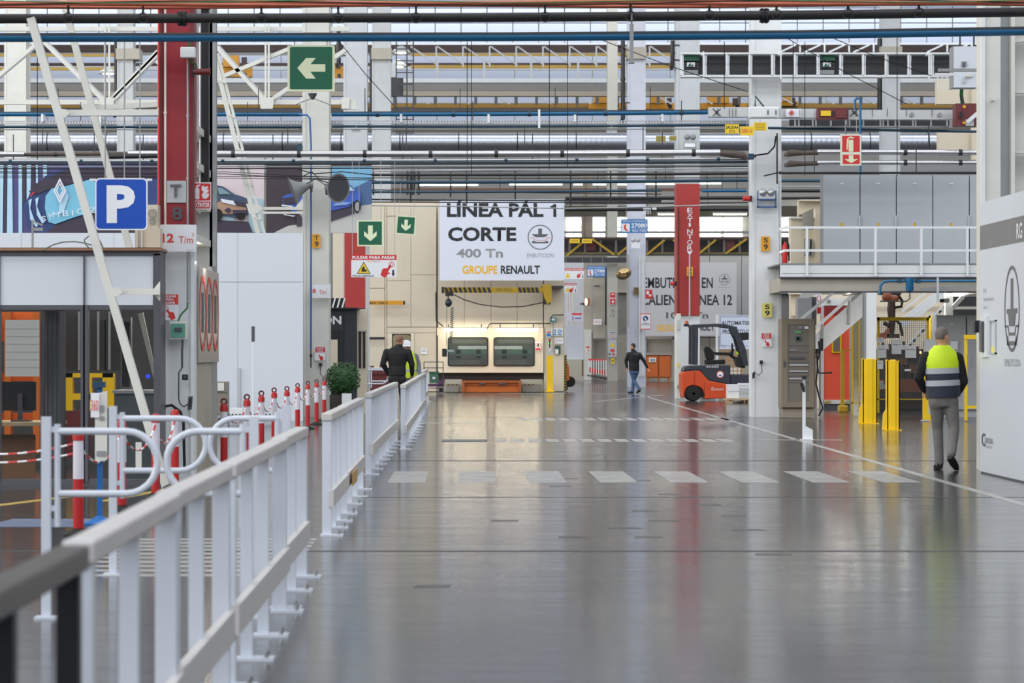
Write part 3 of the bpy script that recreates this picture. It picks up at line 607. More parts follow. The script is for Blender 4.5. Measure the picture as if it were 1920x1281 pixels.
t = thing('control_box', 'white control box hung high in front of the cream column', 'box', W(1812, 166, 22)); MB().pb(1790, 87, 1833.5, 164, 22, .4).build('case', white2, t); MB().pb(1786.5, 87, 1790, 165, 22.05, .4).build('side', grey, t)
MB().pb(1803, 115, 1812.5, 124, 21.98, .03).build('lock', grey, t); MB().pb(1806, 117, 1809, 126, 21.97, .02).build('key', dgrey, t); MB().pb(1810, 138, 1824, 144, 21.98, .02).build('label_plate', offw, t); MB().pb(1805, 144, 1810, 155, 21.98, .02).build('handle', greyw, t)
for k in range(4): sm(MB().tube([W(1801+k*1.6, 164, 22.3), W(1800+k*1.6, 178, 22.3), W(1802+k*1.8, 194, 23)], .012, 6).build('cable', mat('green_cable'), t))
MB().bar(W(1800, 88, 22.3), W(1800, 60, 22.3), .03, .03).build('hanger', dsteel, t); MB().bar(W(1826, 88, 22.3), W(1826, 60, 22.3), .03, .03).build('hanger', dsteel, t)
t = thing('wall_bracket_rail', 'grey slotted rail reaching in from the right with white cable ties', 'rail', W(1840, 135, 15)); MB().pb(1760, 128.5, 1990, 134, 15, .05).build('rail', galv, t); MB().pb(1754, 137, 1790, 142, 15, .05).build('white_arm', white, t)
for x in (1757, 1766, 1775): MB().pb(x, 142, x+2, 168, 15, .01).build('tie', white, t)
tag(MB().pb(1757, 148, 1842, 195, 27, .3).pb(1823, 148, 1842, 300, 26.9, .2).pb(1760, 246, 1842, 290, 27, .3).build('cladding_panel', cream), 'beige cladding panel behind the white control box', 'panel')

# thin drop wires and guy wires
for lb, a, b in (('long thin drop wire above the left edge of the line sign', (876, 78), (876, 310)), ('thin drop wire above the middle of the line sign', (1030, 75), (1030, 318)), ('thin drop wire above the right edge of the line sign', (1064, 72), (1064, 316)), ('thin drop wire right of the T9 column', (884, 78), (884, 330)), ('thin drop wire left of the cable basket', (1358, 78), (1358, 205)),
                 ('thin guy wire slanting to the S9 column', (1110, 68), (1402, 172)), ('thin guy wire slanting right of the S9 column', (1466, 66), (1700, 195)), ('long guy wire slanting across the cable basket', (1540, 62), (1745, 142)), ('thin drop wire in the right bay, first', (1487, 78), (1487, 200)), ('thin drop wire in the right bay, second', (1509, 78), (1509, 330)), ('thin drop wire in the right bay, third', (1682, 62), (1682, 330)),
                 ('thin guy wire from the T9 column to the ladder cage', (628, 68), (745, 205)), ('thin drop wire at the left edge', (70, 70), (70, 300))):
    tag(MB().tube([W(*a, 12.12), W((a[0]+b[0])/2, (a[1]+b[1])/2+(4 if a[0] != b[0] else 0), 12.12), W(*b, 12.12)], .0045, 5).build('drop_wire', rubber), lb, 'wire')
# ================================================================ LEFT SIDE: WALL, POSTERS, BOOTH, BRACES, SIGNS
wl = struct(bpy.data.objects.new('wall_partition', None)); COL.objects.link(wl); wl.location = W(250, 789, 23.8); wl.location.z = 0; ORG[wl.name] = tuple(wl.location)
wl['label'] = 'tall smooth white partition wall under the car posters'
def wpan(x0, x1, y0, y1): MB().box(FX(x0, 23.8), FX(x1, 23.8), 23.8*K, 23.8*K+.12, y0, y1).build('panel', white2, wl)
zt = FZ(437, 23.8); zm = FZ(529, 23.8)
for x0, x1 in ((-520, -240.5), (-240, 39.5), (40, 213.5), (214, 445.6), (446.1, 568)): wpan(x0, x1, 0, zm-.004); wpan(x0, x1, zm+.004, zt)
MB().box(FX(-520, 23.8), FX(568, 23.8), 23.8*K+.12, 23.8*K+.2, 0, zt-.02).build('backing', grey, wl)
MB().pb(447, 690, 450, 789, 23.78, .05).build('post', greyw, wl)
# ---- poster frame
def pmat(k, c): return mat('poster_'+k, c, 0.45, var=0.06, scale=0.8)
pv, pc, pl, pd, pw, pn = pmat('violet', (74,72,130)), pmat('cyan', (120,190,220)), pmat('pale', (176,214,236)), pmat('dark', (56,46,66)), pmat('white', (222,226,238)), pmat('navy', (40,64,120))
def poster(label, x0, x1, bgm, name='car_poster'):
    t = thing(name, label, 'poster', W((x0+x1)/2, 437, 27.5)); MB().pb(x0, 300, x1, 437, 27.5, .08).build('sheet', bgm, t)
    MB().pb(x0, 296, x1, 300, 27.49, .12).build('top_rail', greyw, t); MB().bar(W(x0+8, 437, 27.6), W(x0+8, 789, 27.6), .1, .1).build('post', greyw, t); MB().bar(W(x1-8, 437, 27.6), W(x1-8, 789, 27.6), .1, .1).build('post', greyw, t)
    return t
def sh(t, nm, m, *polys, l=1):
    g = MB()
    for p in polys: g.prism(p, 27.5-.012*l, .008)
    return g.build(nm, m, t)
def z3(*pts): return [(x/6.194, 300+y/6.194) for x, y in pts]          # survey of the left poster
def z4(*pts): return [(400+x/6.4, 300+y/6.4) for x, y in pts]          # survey of the middle and right posters
A = poster('wide violet and cyan poster of a car rear lettered SYMBIOZ', -60, 303, pv)
sh(A, 'light_stripe', pl, z3((0,60),(40,60),(30,850),(0,850)), z3((88,60),(140,60),(150,850),(80,850)), z3((215,60),(255,60),(258,850),(215,850)), z3((310,60),(360,60),(355,380),(310,470)), z3((415,60),(440,60),(440,270),(418,270)), z3((500,60),(545,60),(545,180),(500,210)), [(-60,300),(-40,300),(-42,437),(-60,437)], [(-30,300),(-18,300),(-18,437),(-30,437)])
sh(A, 'dark_stripe', pd, z3((260,60),(300,60),(290,470),(262,520)), z3((45,60),(70,60),(70,850),(50,850)), z3((380,60),(405,60),(405,300),(370,350)))
sh(A, 'car_shadow_body', pn, z3((275,500),(345,420),(430,270),(560,180),(760,90),(1880,60),(1880,850),(430,850),(310,760)))
sh(A, 'car_roof', pd, z3((335,370),(450,250),(600,190),(780,110),(1880,60),(1880,200),(1050,215),(780,290),(620,320),(420,400)), l=2)
sh(A, 'car_underside', pd, z3((520,850),(650,760),(900,680),(1100,600),(1880,560),(1880,850)), l=2)
sh(A, 'car_tailgate', pc, z3((600,330),(780,300),(1060,222),(1160,300),(1160,580),(880,660),(640,745),(560,720),(520,560),(530,420)), l=3)
sh(A, 'body_light_streak', pl, z3((330,470),(370,450),(350,560),(400,700),(440,760),(420,780),(350,690)), z3((410,450),(450,430),(430,540),(480,660),(520,720),(490,740),(430,640)), z3((700,380),(760,330),(800,420),(740,600),(680,640)), l=4)
sh(A, 'tail_lamp', signred, z3((345,420),(395,365),(400,385),(360,425)), l=4)
def diamond(t, cx, cy, w, h, k, d, m):
    g = MB(); o = [(cx, cy-h), (cx+w, cy), (cx, cy+h), (cx-w, cy)]; i = [(cx, cy-h*k), (cx+w*k, cy), (cx, cy+h*k), (cx-w*k, cy)]
    for a in range(4): g.prism([o[a], o[(a+1) % 4], i[(a+1) % 4], i[a]], d, .01)
    return g.build('diamond_emblem', m, t)
diamond(A, 112, 357.5, 12, 24, .74, 27.42, pw); diamond(A, 112, 357.5, 7.4, 15.5, .68, 27.42, pw)
for i, ch in enumerate('SYMBIOZ'):
    x = (78, 89.5, 99, 117.5, 135, 144, 168)[i]; w = (8, 9, 12, 11, 2.2, 13, 12)[i]; y = (405, 401, 397.5, 395, 394, 391, 389)[i]
    text(ch, x, y, x+w, y+10, 27.42, pw, A, bold=.0)
B = poster('narrow pastel poster of a bronze car front beside the red column', 405, 495, pmat('sky_pink', (214,200,206)))
sh(B, 'hills', pmat('pale_teal', (160,188,204)), z4((420,450),(600,470),(608,866),(420,866)), [(404,372),(440,372),(440,437),(404,437)])
sh(B, 'road', pd, z4((40,720),(420,740),(470,866),(40,866)), l=2)
sh(B, 'car_body', pmat('steel_blue', (60,76,104)), z4((30,300),(120,320),(250,410),(350,440),(420,470),(430,560),(420,650),(300,700),(60,660),(30,600)), l=2)
sh(B, 'car_window', pmat('window_teal', (120,150,160)), z4((50,330),(110,340),(210,410),(70,410)), l=3)
sh(B, 'car_bumper', pmat('bronze', (176,140,116)), z4((40,520),(100,480),(250,540),(390,570),(400,600),(240,650),(110,650),(60,620)), l=3)
sh(B, 'headlamp', pw, z4((85,465),(240,490),(270,545),(160,520),(110,510)), l=4); sh(B, 'grille', pd, z4((250,490),(380,510),(385,560),(280,550)), z4((130,600),(180,570),(220,600),(180,640)), z4((230,600),(400,600),(400,640),(240,650)), l=4)
sh(B, 'tyre', mat('black_rubber'), [(400+(60+50*math.cos(a*.524))/6.4, 300+(660+75*math.sin(a*.524))/6.4) for a in range(12)], [(400+(330+55*math.cos(a*.524))/6.4, 300+(680+45*math.sin(a*.524))/6.4) for a in range(12)], l=4)
C_ = poster('wide poster of a blue car, half hidden by the T9 column', 499, 697, pmat('studio_dark', (62,50,62)))
sh(C_, 'light_backdrop', pmat('backdrop_blue', (118,178,216)), z4((1420,70),(1900,70),(1900,530),(1700,560),(1420,300)))
sh(C_, 'backdrop_shade', pmat('backdrop_dark', (74,104,150)), z4((1700,330),(1900,230),(1900,530),(1700,560)), l=2)
sh(C_, 'studio_floor', pmat('studio_floor', (196,196,194)), z4((740,866),(900,790),(1420,720),(1700,560),(1900,525),(1900,876),(740,876)), l=2)
sh(C_, 'car_shadow', pmat('car_shadow', (64,58,72)), z4((1000,640),(1420,600),(1680,560),(1690,640),(1420,730),(1000,800)), l=3)
sh(C_, 'car_body', pmat('car_blue', (58,92,186)), z4((830,440),(900,410),(1000,400),(1420,330),(1560,280),(1640,300),(1720,370),(1770,400),(1765,540),(1680,500),(1640,560),(1420,610),(1000,640),(830,560)), l=4)
sh(C_, 'car_window', pl, z4((1560,370),(1600,300),(1640,320),(1700,365),(1580,380)), l=5); sh(C_, 'car_highlight', pmat('car_light_blue', (130,162,224)), z4((1430,550),(1500,500),(1660,510),(1600,540)), z4((1000,540),(1060,500),(1060,560)), l=5)
sh(C_, 'grille', pd, z4((835,460),(960,440),(1000,520),(840,540)), l=5); sh(C_, 'bumper', pw, z4((820,535),(950,550),(950,565),(820,555)), z4((840,650),(990,670),(960,680),(850,660)), l=5)
sh(C_, 'tyre', rubber, [(400+(1728+42*math.cos(a*.45))/6.4, 300+(560+80*math.sin(a*.45))/6.4) for a in range(14)], l=6); sh(C_, 'rim', galv, [(400+(1725+26*math.cos(a*.45))/6.4, 300+(560+58*math.sin(a*.45))/6.4) for a in range(14)], l=7)
# ---- lattice truss behind the posters
lat = thing('lattice_truss', 'pale grey lattice girder in the upper left', 'truss', W(280, 200, 29))
for y0, y1 in ((187, 196), (50, 58)): MB().pb(-60, y0, 655, y1, 29, .15).build('chord', offw, lat)
for a, b in (((78, 75), (196, 190)), ((204, 190), (296, 96)), ((300, 96), (204, 196)), ((404, 86), (498, 190)), ((504, 190), (650, 92)), ((350, 58), (294, 120)), ((-60, 78), (-104, 190)), ((78, 75), (-60, 190)), ((402, 150), (560, 84))):
    MB().bar(W(*a, 29), W(*b, 29), .09, .1).build('diagonal', offw, lat)
    MB().bar(W(a[0]+6, a[1], 29.1), W(b[0]+6, b[1], 29.1), .05, .06).build('diagonal', greyw, lat)
for x in (197, 205, 498, 504): MB().bar(W(x, 45, 28.95), W(x, 192, 28.95), .05, .06).build('vertical', offw, lat)
for x, w in ((200, 14), (500, 14), (571, 8), (648, 8)): MB().prism([(x-w, 183), (x+w, 183), (x+w*.8, 204), (x-w*.8, 204)], 28.93, .03).build('gusset', offw, lat)
MB().pb(640, 186, 668, 205, 28.95, .1).build('splice', offw, lat)
# ---- braces
def brace(label, a, b, d, w, links=(), m=offw):
    p, q = W(*a, d), W(*b, d); t = thing('diagonal_brace', label, 'brace', (q.x, q.y, min(p.z, q.z)))
    MB().bar(p, q, w, .1, up=(0, 1, 0)).build('strut', m, t); v = (q-p).normalized()*.1
    for (x0, y0), (x1, y1) in links:
        MB().bar(W(x0, y0, d+.02), W(x1, y1, d+.02), .05, .065).build('link', m, t)
        MB().prism([(x0-9, y0-9), (x0+16, y0-7), (x0+22, y0+1), (x0+14, y0+9), (x0-3, y0+10)], d-.02, .03).build('gusset', m, t)
        MB().prism([(x1, y1-20), (x1-16, y1), (x1, y1+18)] if y1 > 300 else [(x1, y1-10), (x1-9, y1), (x1, y1+9)], d+.04, .02).build('gusset', m, t)
    return t
brace('long white slanting brace crossing in front of the glazed booth', (58, 34), (312, 915), 11.95, .085, (((208, 547), (300, 547)), ((108, 212), (297, 211))))
brace('thinner white slanting brace behind the P sign', (118, 0), (243, 466), 14.6, .085, (((160, 203), (297, 196)),))
t = brace('double grey brace slanting in front of the bronze car poster', (398, 90), (484, 438), 24.6, .1, (((470, 391), (568, 391)),)); MB().bar(W(408, 100, 24.6), W(496, 438, 24.6), .06, .06).build('strut', offw, t)
MB().bar(W(470, 399, 24.6), W(568, 399, 24.6), .04, .05).build('link', offw, t)
for k in range(5): MB().bar(W(412+16*k, 150+64*k, 24.58), W(424+16*k, 156+64*k, 24.58), .04, .04).build('batten', offw, t)
# ---- glazed booth
anth = mat('anthracite_frame', (84,84,92), 0.4); glassm = mat('window_glass', (40,44,46), 0.03, glass=0.13, var=0.0)
bo = struct(bpy.data.objects.new('control_booth', None)); COL.objects.link(bo); bo.location = W(120, 911, 12.2); bo.location.z = 0; ORG[bo.name] = tuple(bo.location)
bo['kind'] = 'thing'; tag(bo, 'glazed site booth with white upper panels and dark frames', 'booth')
D0 = 12.2
MB().pb(-420, 471, 300, 479, D0-.01, .12).build('top_frame', anth, bo); MB().pb(-420, 465, 302, 470, D0-.03, .7).build('roof', mat('booth_roof_edge', (150,110,84), 0.6), bo); MB().box(FX(-420, D0), -3.5, D0*K+.6, D0*K+3.2, FZ(470, D0), FZ(465, D0)).build('roof', MATS['booth_roof_edge'], bo)
for x0, x1 in ((-420, -190), (-188, -2), (0, 156.5), (158.5, 287)): MB().pb(x0, 479, x1, 572, D0, .05).build('white_panel', white2, bo)
for y0, y1 in ((572, 581), (899, 913)): MB().pb(-420, y0, 300, y1, D0-.005, .12).build('rail', anth, bo)
for x0, x1, y0 in ((288, 301, 476), (151, 165, 572), (156, 159, 478), (-3, 0, 478)): MB().pb(x0, y0, x1, 905, D0-.01, .13).build('mullion', anth, bo)
MB().pb(76, 581, 82, 900, D0, .1).build('mullion', mat('booth_dark_post', (50,48,52), 0.5), bo); MB().pb(112, 581, 121, 900, D0, .1).build('mullion', MATS['booth_dark_post'], bo)
for x0, x1 in ((-420, 76), (82, 112), (121, 151), (165, 288)): MB().pb(x0, 581, x1, 900, D0+.02, .012).build('pane', glassm, bo)
MB().box(FX(300, D0)-.06, FX(300, D0), D0*K+.14, D0*K+.66, .1, FZ(470, D0)).build('side_wall', anth, bo)
MB().box(FX(-420, D0), FX(300, D0)-.5, D0*K+9.2, D0*K+9.3, .0, FZ(478, D0)).build('back_wall', mat('booth_back_wall', (58,56,56), 0.7), bo)
MB().box(FX(-420, D0), -3.5, D0*K+.2, D0*K+3.1, 2.55, 2.6).build('ceiling_panel', mat('booth_ceiling', (70,70,72), 0.8), bo)
bl = bpy.data.lights.new('booth_fill_light', 'AREA'); bl.shape = 'RECTANGLE'; bl.size = 3.0; bl.size_y = .3; bl.energy = 90; bl.color = (1, .93, .82)  # unseen lamp added to brighten the dark booth interior
blo = bpy.data.objects.new('booth_fill_light', bl); COL.objects.link(blo); blo.location = (FX(120, D0), D0*K+2.0, 2.5)
t = tag(MB().pb(10, 600, 74, 706, D0-.008, .004).build('notice_sheet', mat('faded_paper', (150,154,150), 0.6, var=0.05)), 'faded grey notice sheet taped to the booth window', 'notice')
for k in range(6): MB().pb(12, 616+k*14.5, 72, 616.7+k*14.5, D0-.0095, .002).build('ruled_line', letgrey, t)
t = thing('computer_monitor', 'black computer monitor seen from behind on the booth desk', 'monitor', W(34, 792, 12.7)); MB().pb(-20, 716, 67, 770, 12.7, .05).build('screen', black, t); MB().pb(33, 738, 42, 790, 12.68, .04).build('stand', dgrey, t); MB().pb(20, 788, 56, 792, 12.6, .2).build('foot', dgrey, t)
t = thing('desk', 'wooden desk inside the booth', 'desk', W(40, 905, 12.6)); MB().pb(-200, 792, 102, 799, 12.5, 1.0).build('desk_top', timber, t); MB().pb(-200, 815, 66, 900, 12.7, .03).build('modesty_panel', mat('brown_board', (150,112,82), 0.6), t)
for x in (-190, 90): MB().pb(x, 799, x+6, 905, 12.55, .06).build('leg', dgrey, t)
t = thing('storage_rack', 'orange storage rack glowing inside the booth', 'rack', W(30, 905, 14.2))
for x in (-30, 8, 62): MB().pb(x, 585, x+12, 850, 14.2, .2).build('upright', orange, t)
MB().pb(-30, 585, 76, 640, 14.3, .1).pb(-30, 700, 76, 715, 14.3, .1).pb(-30, 775, 76, 795, 14.3, .2).build('beam', mat('bright_orange_panel', (236,110,30), 0.5), t)
t = thing('machine_guard', 'yellow machine frame seen through the booth glass', 'machine', W(170, 905, 14.3))
for x0, y0, x1, y1 in ((122, 700, 136, 770), (122, 700, 212, 708), (192, 700, 214, 765), (136, 738, 200, 750), (165, 708, 172, 770)): MB().pb(x0, y0, x1, y1, 14.3, .15).build('frame_bar', yellow, t)
MB().pb(115, 770, 168, 860, 14.3, .3).build('base', maroon, t)
for x, w, y0 in ((122, 20, 590), (170, 26, 600), (200, 30, 586)): MB().pb(x, y0, x+w, 695, 14.45, .2).build('press_block', mat('dim_machine', (50,50,50), 0.6, var=.3), t)
for x in (146, 182, 203): MB().pb(x, 584, x+4, 694, 14.4, .06).build('conduit', grey, t)
t = thing('filing_cabinet', 'grey counter cabinet behind the right booth window', 'cabinet', W(250, 905, 12.6)); MB().pb(214, 738, 290, 900, 12.6, .6).build('body', mat('blue_grey_cabinet', (110,120,126), 0.5), t); MB().pb(211, 732, 292, 738, 12.58, .65).build('worktop', greyw, t)
MB().pb(226, 595, 246, 730, 12.9, .1).build('door_leaf', grey, t); MB().pb(229, 604, 243, 725, 12.88, .03).build('door_window', black, t); MB().prism([(258, 588), (268, 586), (290, 690), (290, 720)], 12.95, .04).build('sloping_rail', greyw, t); MB().disc(277, 706, 4, 12.56, .02).build('blue_lamp', mat('blue_led', (40,70,230), 0.4, emit=1.5), t)
tag(MB().pb(82, 582, 112, 800, 12.35, .03).pb(86, 582, 88, 800, 12.34, .03).pb(94, 582, 96, 800, 12.34, .03).pb(103, 582, 105, 800, 12.34, .03).build('curtain', mat('grey_blind', (120,124,126), 0.7)), 'grey vertical blind behind the booth glass', 'blind')
# on the booth roof
t = thing('air_conditioner', 'beige air conditioner outdoor unit on the booth roof', 'air conditioner', W(275, 465, 12.3)); MB().pb(253, 428, 300, 464, 12.3, .3).build('lower_case', cream, t); MB().pb(276, 384, 296, 428, 12.32, .25).build('upper_case', cream, t); MB().ring(286, 400, 8, 2, 12.305, .02).ring(286, 415, 6, 1.5, 12.305, .02).build('fan_guard', grey, t); MB().pb(255, 430, 258, 464, 12.29, .02).pb(264, 430, 267, 464, 12.29, .02).build('rib', offw, t)
for lb, pts in (('grey cable looped along the booth roof edge', [(78, 470), (100, 459), (118, 454), (140, 453), (160, 456), (172, 460)]), ('coil of grey cable on the booth roof by the brace', [(168, 466), (160, 458), (158, 450), (166, 443), (178, 442), (188, 453), (194, 466)])):
    tag(sm(MB().tube([W(x, y, 11.9 if 'coil' not in lb else 12.05) for x, y in pts], .008, 6).build('cable', mat('grey_green_cable', (104,112,100), 0.5))), lb, 'cable')
tag(MB().pb(59, 412, 62, 466, 13, .04).prism([(62, 414), (80, 421), (80, 424), (62, 417)], 13, .03).pb(63, 427, 80, 433, 13, .05).build('floodlight_bracket', galv), 'small floodlight bracket standing on the booth roof', 'bracket')
# ================================================================ SIGNS, LEFT
def rrect(x0, y0, x1, y1, r, n=5):
    o = []
    for cx, cy, a0 in ((x1-r, y0+r, -90), (x1-r, y1-r, 0), (x0+r, y1-r, 90), (x0+r, y0+r, 180)):
        for k in range(n+1): a = math.radians(a0+90*k/n); o.append((cx+r*math.cos(a), cy+r*math.sin(a)))
    return o
def sign(label, x0, y0, x1, y1, d, m=signwhite, th=.02, r=0, wires=(), wtop=None, name='sign'):
    t = thing(name, label, 'sign', W((x0+x1)/2, y1, d))
    (MB().prism(rrect(x0, y0, x1, y1, r), d, th) if r else MB().pb(x0, y0, x1, y1, d, th)).build('plate', m, t)
    for x in wires: MB().bar(W(x, y0+1, d)+Vector((0, th/2, 0)), W(x, wtop, d)+Vector((0, th/2, 0)), .012, .012).build('wire', galv, t)
    t['_d'] = d; return t
def lay(t, nm, m, x0, y0, x1, y1, l=1, r=0):
    d = t['_d']; e = .0025*l
    g = MB(); g.prism([(x, y) for x, y in (rrect(x0, y0, x1, y1, r) if r else [(x0, y0), (x1, y0), (x1, y1), (x0, y1)])], d, -e); return g.build(nm, m, t)
def lpoly(t, nm, m, *polys, l=1):
    g = MB()
    for p in polys: g.prism(p, t['_d'], -.0025*l)
    return g.build(nm, m, t)
def lring(t, nm, m, x, y, r, w, l=1, ry=None): return MB().ring(x, y, r, w, t['_d'], -.0025*l, ry=ry).build(nm, m, t)
def ltext(t, s, x0, y0, x1, y1, m, bold=.02, l=1, **k): text(s, x0, y0, x1, y1, t['_d'], m, t, bold=bold, th=.0025*l+.001, **k)
def hand(x, y, s):      # pointing hand, finger tip at (x, y), pointing up-left when s > 0
    P = [(0,0),(3,-1),(10,8),(14,9),(18,8),(22,10),(24,14),(28,26),(20,32),(12,31),(10,25),(4,23),(3,20),(9,19),(1,5)]
    return [(x+s*a, y+abs(s)*b) for a, b in P]
t = sign('blue and white P parking sign with rounded corners', 178.5, 334, 276.5, 431.5, 12.05, signwhite, .03, 8, (197, 233, 262), 78); lay(t, 'blue_field', signblue, 181, 336.5, 274, 429, 1, 7); ltext(t, 'P', 200, 347.5, 253.5, 418.5, signwhite, .045, 2)
MB().pb(168, 335, 180, 339, 12.06, .02).pb(275, 335, 285, 339, 12.06, .02).build('mounting_bar', white, t)
t = sign('large green sign with a pale arrow pointing sideways', 539, 85, 627.5, 171.5, 12.1, lumi, .03, 0, (552, 613), 76); lay(t, 'green_field', signgreen, 543.5, 88, 623, 167.5, 1, 3); lpoly(t, 'arrow', lumi, [(557.5, 127.5), (574, 109), (592, 109), (582, 120.5), (610, 120.5), (610, 134.5), (582, 134.5), (592, 147.5), (574, 147.5)], l=2)
def down_arrow(label, x0, y0, x1, y1, d, top, tilt=0):
    w = x1-x0; t = sign(label, x0, y0, x1, y1, d, lumi, .02, 0, (x0+3, x1-5), top); lay(t, 'green_field', signgreen, x0+w*.05, y0+w*.05, x1-w*.06, y1-w*.06)
    c = (x0+x1)/2; h = y1-y0
    lpoly(t, 'arrow', lumi, [(c-w*.09, y0+h*.2), (c+w*.09, y0+h*.2), (c+w*.09, y0+h*.55), (c+w*.24, y0+h*.42), (c+w*.24, y0+h*.6), (c, y0+h*.8), (c-w*.24, y0+h*.6), (c-w*.24, y0+h*.42), (c-w*.09, y0+h*.55)], l=2); return t
down_arrow('larger green hanging sign with a down arrow', 670, 413, 719, 462, 24.3, 290)
t = down_arrow('smaller tilted green hanging sign with a down arrow', 742, 405, 778, 440, 33, 344); t.rotation_euler.y = math.radians(4)
t = sign('wide white hanging board PULSAR PARA PASAR with forklift warning triangle', 658.5, 478, 743.5, 520, 24.3, signwhite, .02, 0, (660.5, 740), 290); lay(t, 'red_band', signred, 658.5, 478, 743.5, 487.5); ltext(t, 'PULSAR PARA PASAR', 660.5, 480, 741, 486, signwhite, .03, 2)
lpoly(t, 'triangle_border', black, [(682, 490.5), (695, 513.5), (669, 513.5)]); lpoly(t, 'triangle_field', signyel, [(682, 493), (692.7, 512.2), (671.3, 512.2)], l=2); lpoly(t, 'forklift_symbol', black, [(678, 508), (678, 504), (681, 500), (683, 500), (684, 505), (688, 507), (688, 509), (678, 510)], l=3)
ltext(t, 'PASO DE CARRETILLAS', 661, 515.5, 701, 519, letblk, .02); lpoly(t, 'hand', signred, hand(733.5, 497, -.72)); lring(t, 'button_ring', signred, 734, 496, 5.6, 1.1); lring(t, 'button_ring', signred, 734, 496, 3, .9); lpoly(t, 'down_arrow', letblk, [(735.5, 506), (739, 506), (739, 513), (740.5, 513), (737.2, 518.5), (734, 513), (735.5, 513)]); ltext(t, 'GROUPE', 688, 489.5, 700, 492, letyel, .0); ltext(t, 'RENAULT', 700.5, 489.5, 713.5, 492, letgrey, .0)
# on the red T8 column
t = sign('red EXTINTOR extinguisher sign beside the tall red column', 360, 342, 396, 392.5, 12.55, signwhite, .015); lay(t, 'red_field', signred, 362, 344, 394.5, 376); lay(t, 'red_word_field', signred, 362, 378, 394.5, 391); ltext(t, 'EXTINTOR', 363.5, 380, 393, 389, signwhite, .03, 2)
lpoly(t, 'extinguisher_symbol', signwhite, rrect(366, 353, 374, 374, 2), [(367, 350), (369, 347), (375, 346), (376, 348), (371, 351), (371, 353), (368, 353)], l=2); lpoly(t, 'flame_symbol', signwhite, [(378, 350), (383, 347), (382, 352), (388, 349), (391, 352), (386, 356), (392, 356), (390, 361), (384, 363), (392, 363), (391, 369), (386, 373), (380, 372), (378, 365), (382, 360), (378, 357)], l=2)
MB().bar(W(362, 380, 12.56), W(356, 380, 12.56), .03, .03).build('bracket', galv, t)
t = sign('white 12 T/m2 load plate on the tall red column', 299.5, 421.5, 368, 472, 12.42, signwhite, .015); ltext(t, '12', 304, 438, 326, 455, letred, .035); ltext(t, 'T/m', 335, 443, 361.5, 456.5, letred, .0); ltext(t, '2', 360, 437, 363.5, 443, letred, .0); ltext(t, 'industrial', 349, 467.5, 364, 469.5, letgrey, 0)
t = sign('tall PULSAR PARA PASAR push sign on the T8 column', 300, 551.5, 335, 600.5, 12.43, signwhite, .012); lay(t, 'red_field', letred, 300.5, 552, 334.5, 571); ltext(t, 'PULSAR', 303, 553.5, 331, 558, signwhite, .03, 2); ltext(t, 'PARA', 308, 559.5, 326, 564, signwhite, .03, 2); ltext(t, 'PASAR', 306, 565.5, 329, 570, signwhite, .03, 2); lpoly(t, 'hand', letred, hand(312, 580, .62)); lring(t, 'button_ring', letred, 311, 579.5, 5.5, 1)
t = thing('breaker_box', 'grey distribution box with a green door on the T8 column', 'box', W(333, 637, 12.42)); bev(MB().pb(317, 603, 350, 637, 12.42, .12).build('case', offw, t), .008); MB().pb(320, 607, 347, 633, 12.415, .02).build('green_door', mat('teal_door', (96,160,142), 0.35), t); MB().pb(327, 614.5, 341, 622, 12.41, .02).build('breaker', dgrey, t)
for lb, pts, r, m in (('green wire bundle above the distribution box', [(334, 603), (338, 592), (344, 585), (351, 578), (352, 568)], .01, mat('green_cable')), ('dark conduit below the distribution box', [(342, 637), (342, 650), (341.5, 652), (341.5, 690)], .012, dgrey), ('thin conduit leading to the push button', [(341, 690), (335, 700), (335, 748), (338, 758), (345, 763), (352, 758)], .008, dgrey), ('black hose behind the bollards at the T8 column', [(305, 775), (310, 762), (322, 760), (338, 772), (344, 790), (346, 880)], .016, rubber)):
    tag(sm(MB().tube([W(x, y, 12.43) for x, y in pts], r, 8).build('cable', m)), lb, 'cable')
t = thing('push_button', 'black push button box low on the T8 column', 'button', W(347, 713, 12.42)); bev(MB().pb(341, 702, 352, 713, 12.42, .06).build('box', black, t), .01); MB().disc(346.5, 707.5, 3, 12.41, .02).build('button', dgrey, t)
t = thing('pull_switch', 'dark wireless switch hung at the edge of the T8 column', 'switch', W(356, 770, 12.4)); MB().prism([(353, 744), (361, 743), (359, 768), (351, 770)], 12.4, .05).build('body', dgrey, t); MB().prism([(355, 747), (358, 747), (357, 762), (354, 763)], 12.38, .03).build('paddle', black, t)
t = thing('junction_box', 'white junction box high on the tall red column', 'box', W(352, 108, 12.4)); bev(MB().pb(338, 88, 366, 108, 12.4, .1).build('case', white, t), .01)
for k in range(3): sm(MB().tube([W(350+k*4, 108, 12.44), W(356+k*5, 118, 12.44), W(362+k*4, 130, 12.5)], .008, 6).build('green_wire', MATS['green_cable'], t))
for k in range(2): sm(MB().tube([W(352+k*4, 88, 12.44), W(354+k*4, 76, 12.4)], .008, 6).build('green_wire', MATS['green_cable'], t))
t = thing('warning_siren', 'red siren horn mounted high on the tall red column', 'siren', W(378, 142, 12.42)); sm(MB().tube([W(362, 135, 12.42), W(372, 135, 12.42), W(388, 134.5, 12.42), W(394, 134.5, 12.42)], [.03, .035, .036, .042], 14).build('horn', maroon, t)); MB().pb(358, 124, 364, 143, 12.42, .08).build('bracket', black, t)
t = thing('side_sign', 'long sign of three red rings seen edge-on on the column side', 'sign', (FX(362, 12.5)+.01, 13.1*K, FZ(680, 13)))
X_ = FX(361, 12.5); ya, yb = 12.72*K, 13.76*K; z0, z1 = FZ(680, 12.9), FZ(505, 13.1)
MB().box(X_, X_+.02, ya, yb, z0, z1).build('plate', mat('brushed_plate', (176,170,164), 0.25, 0.4), t)
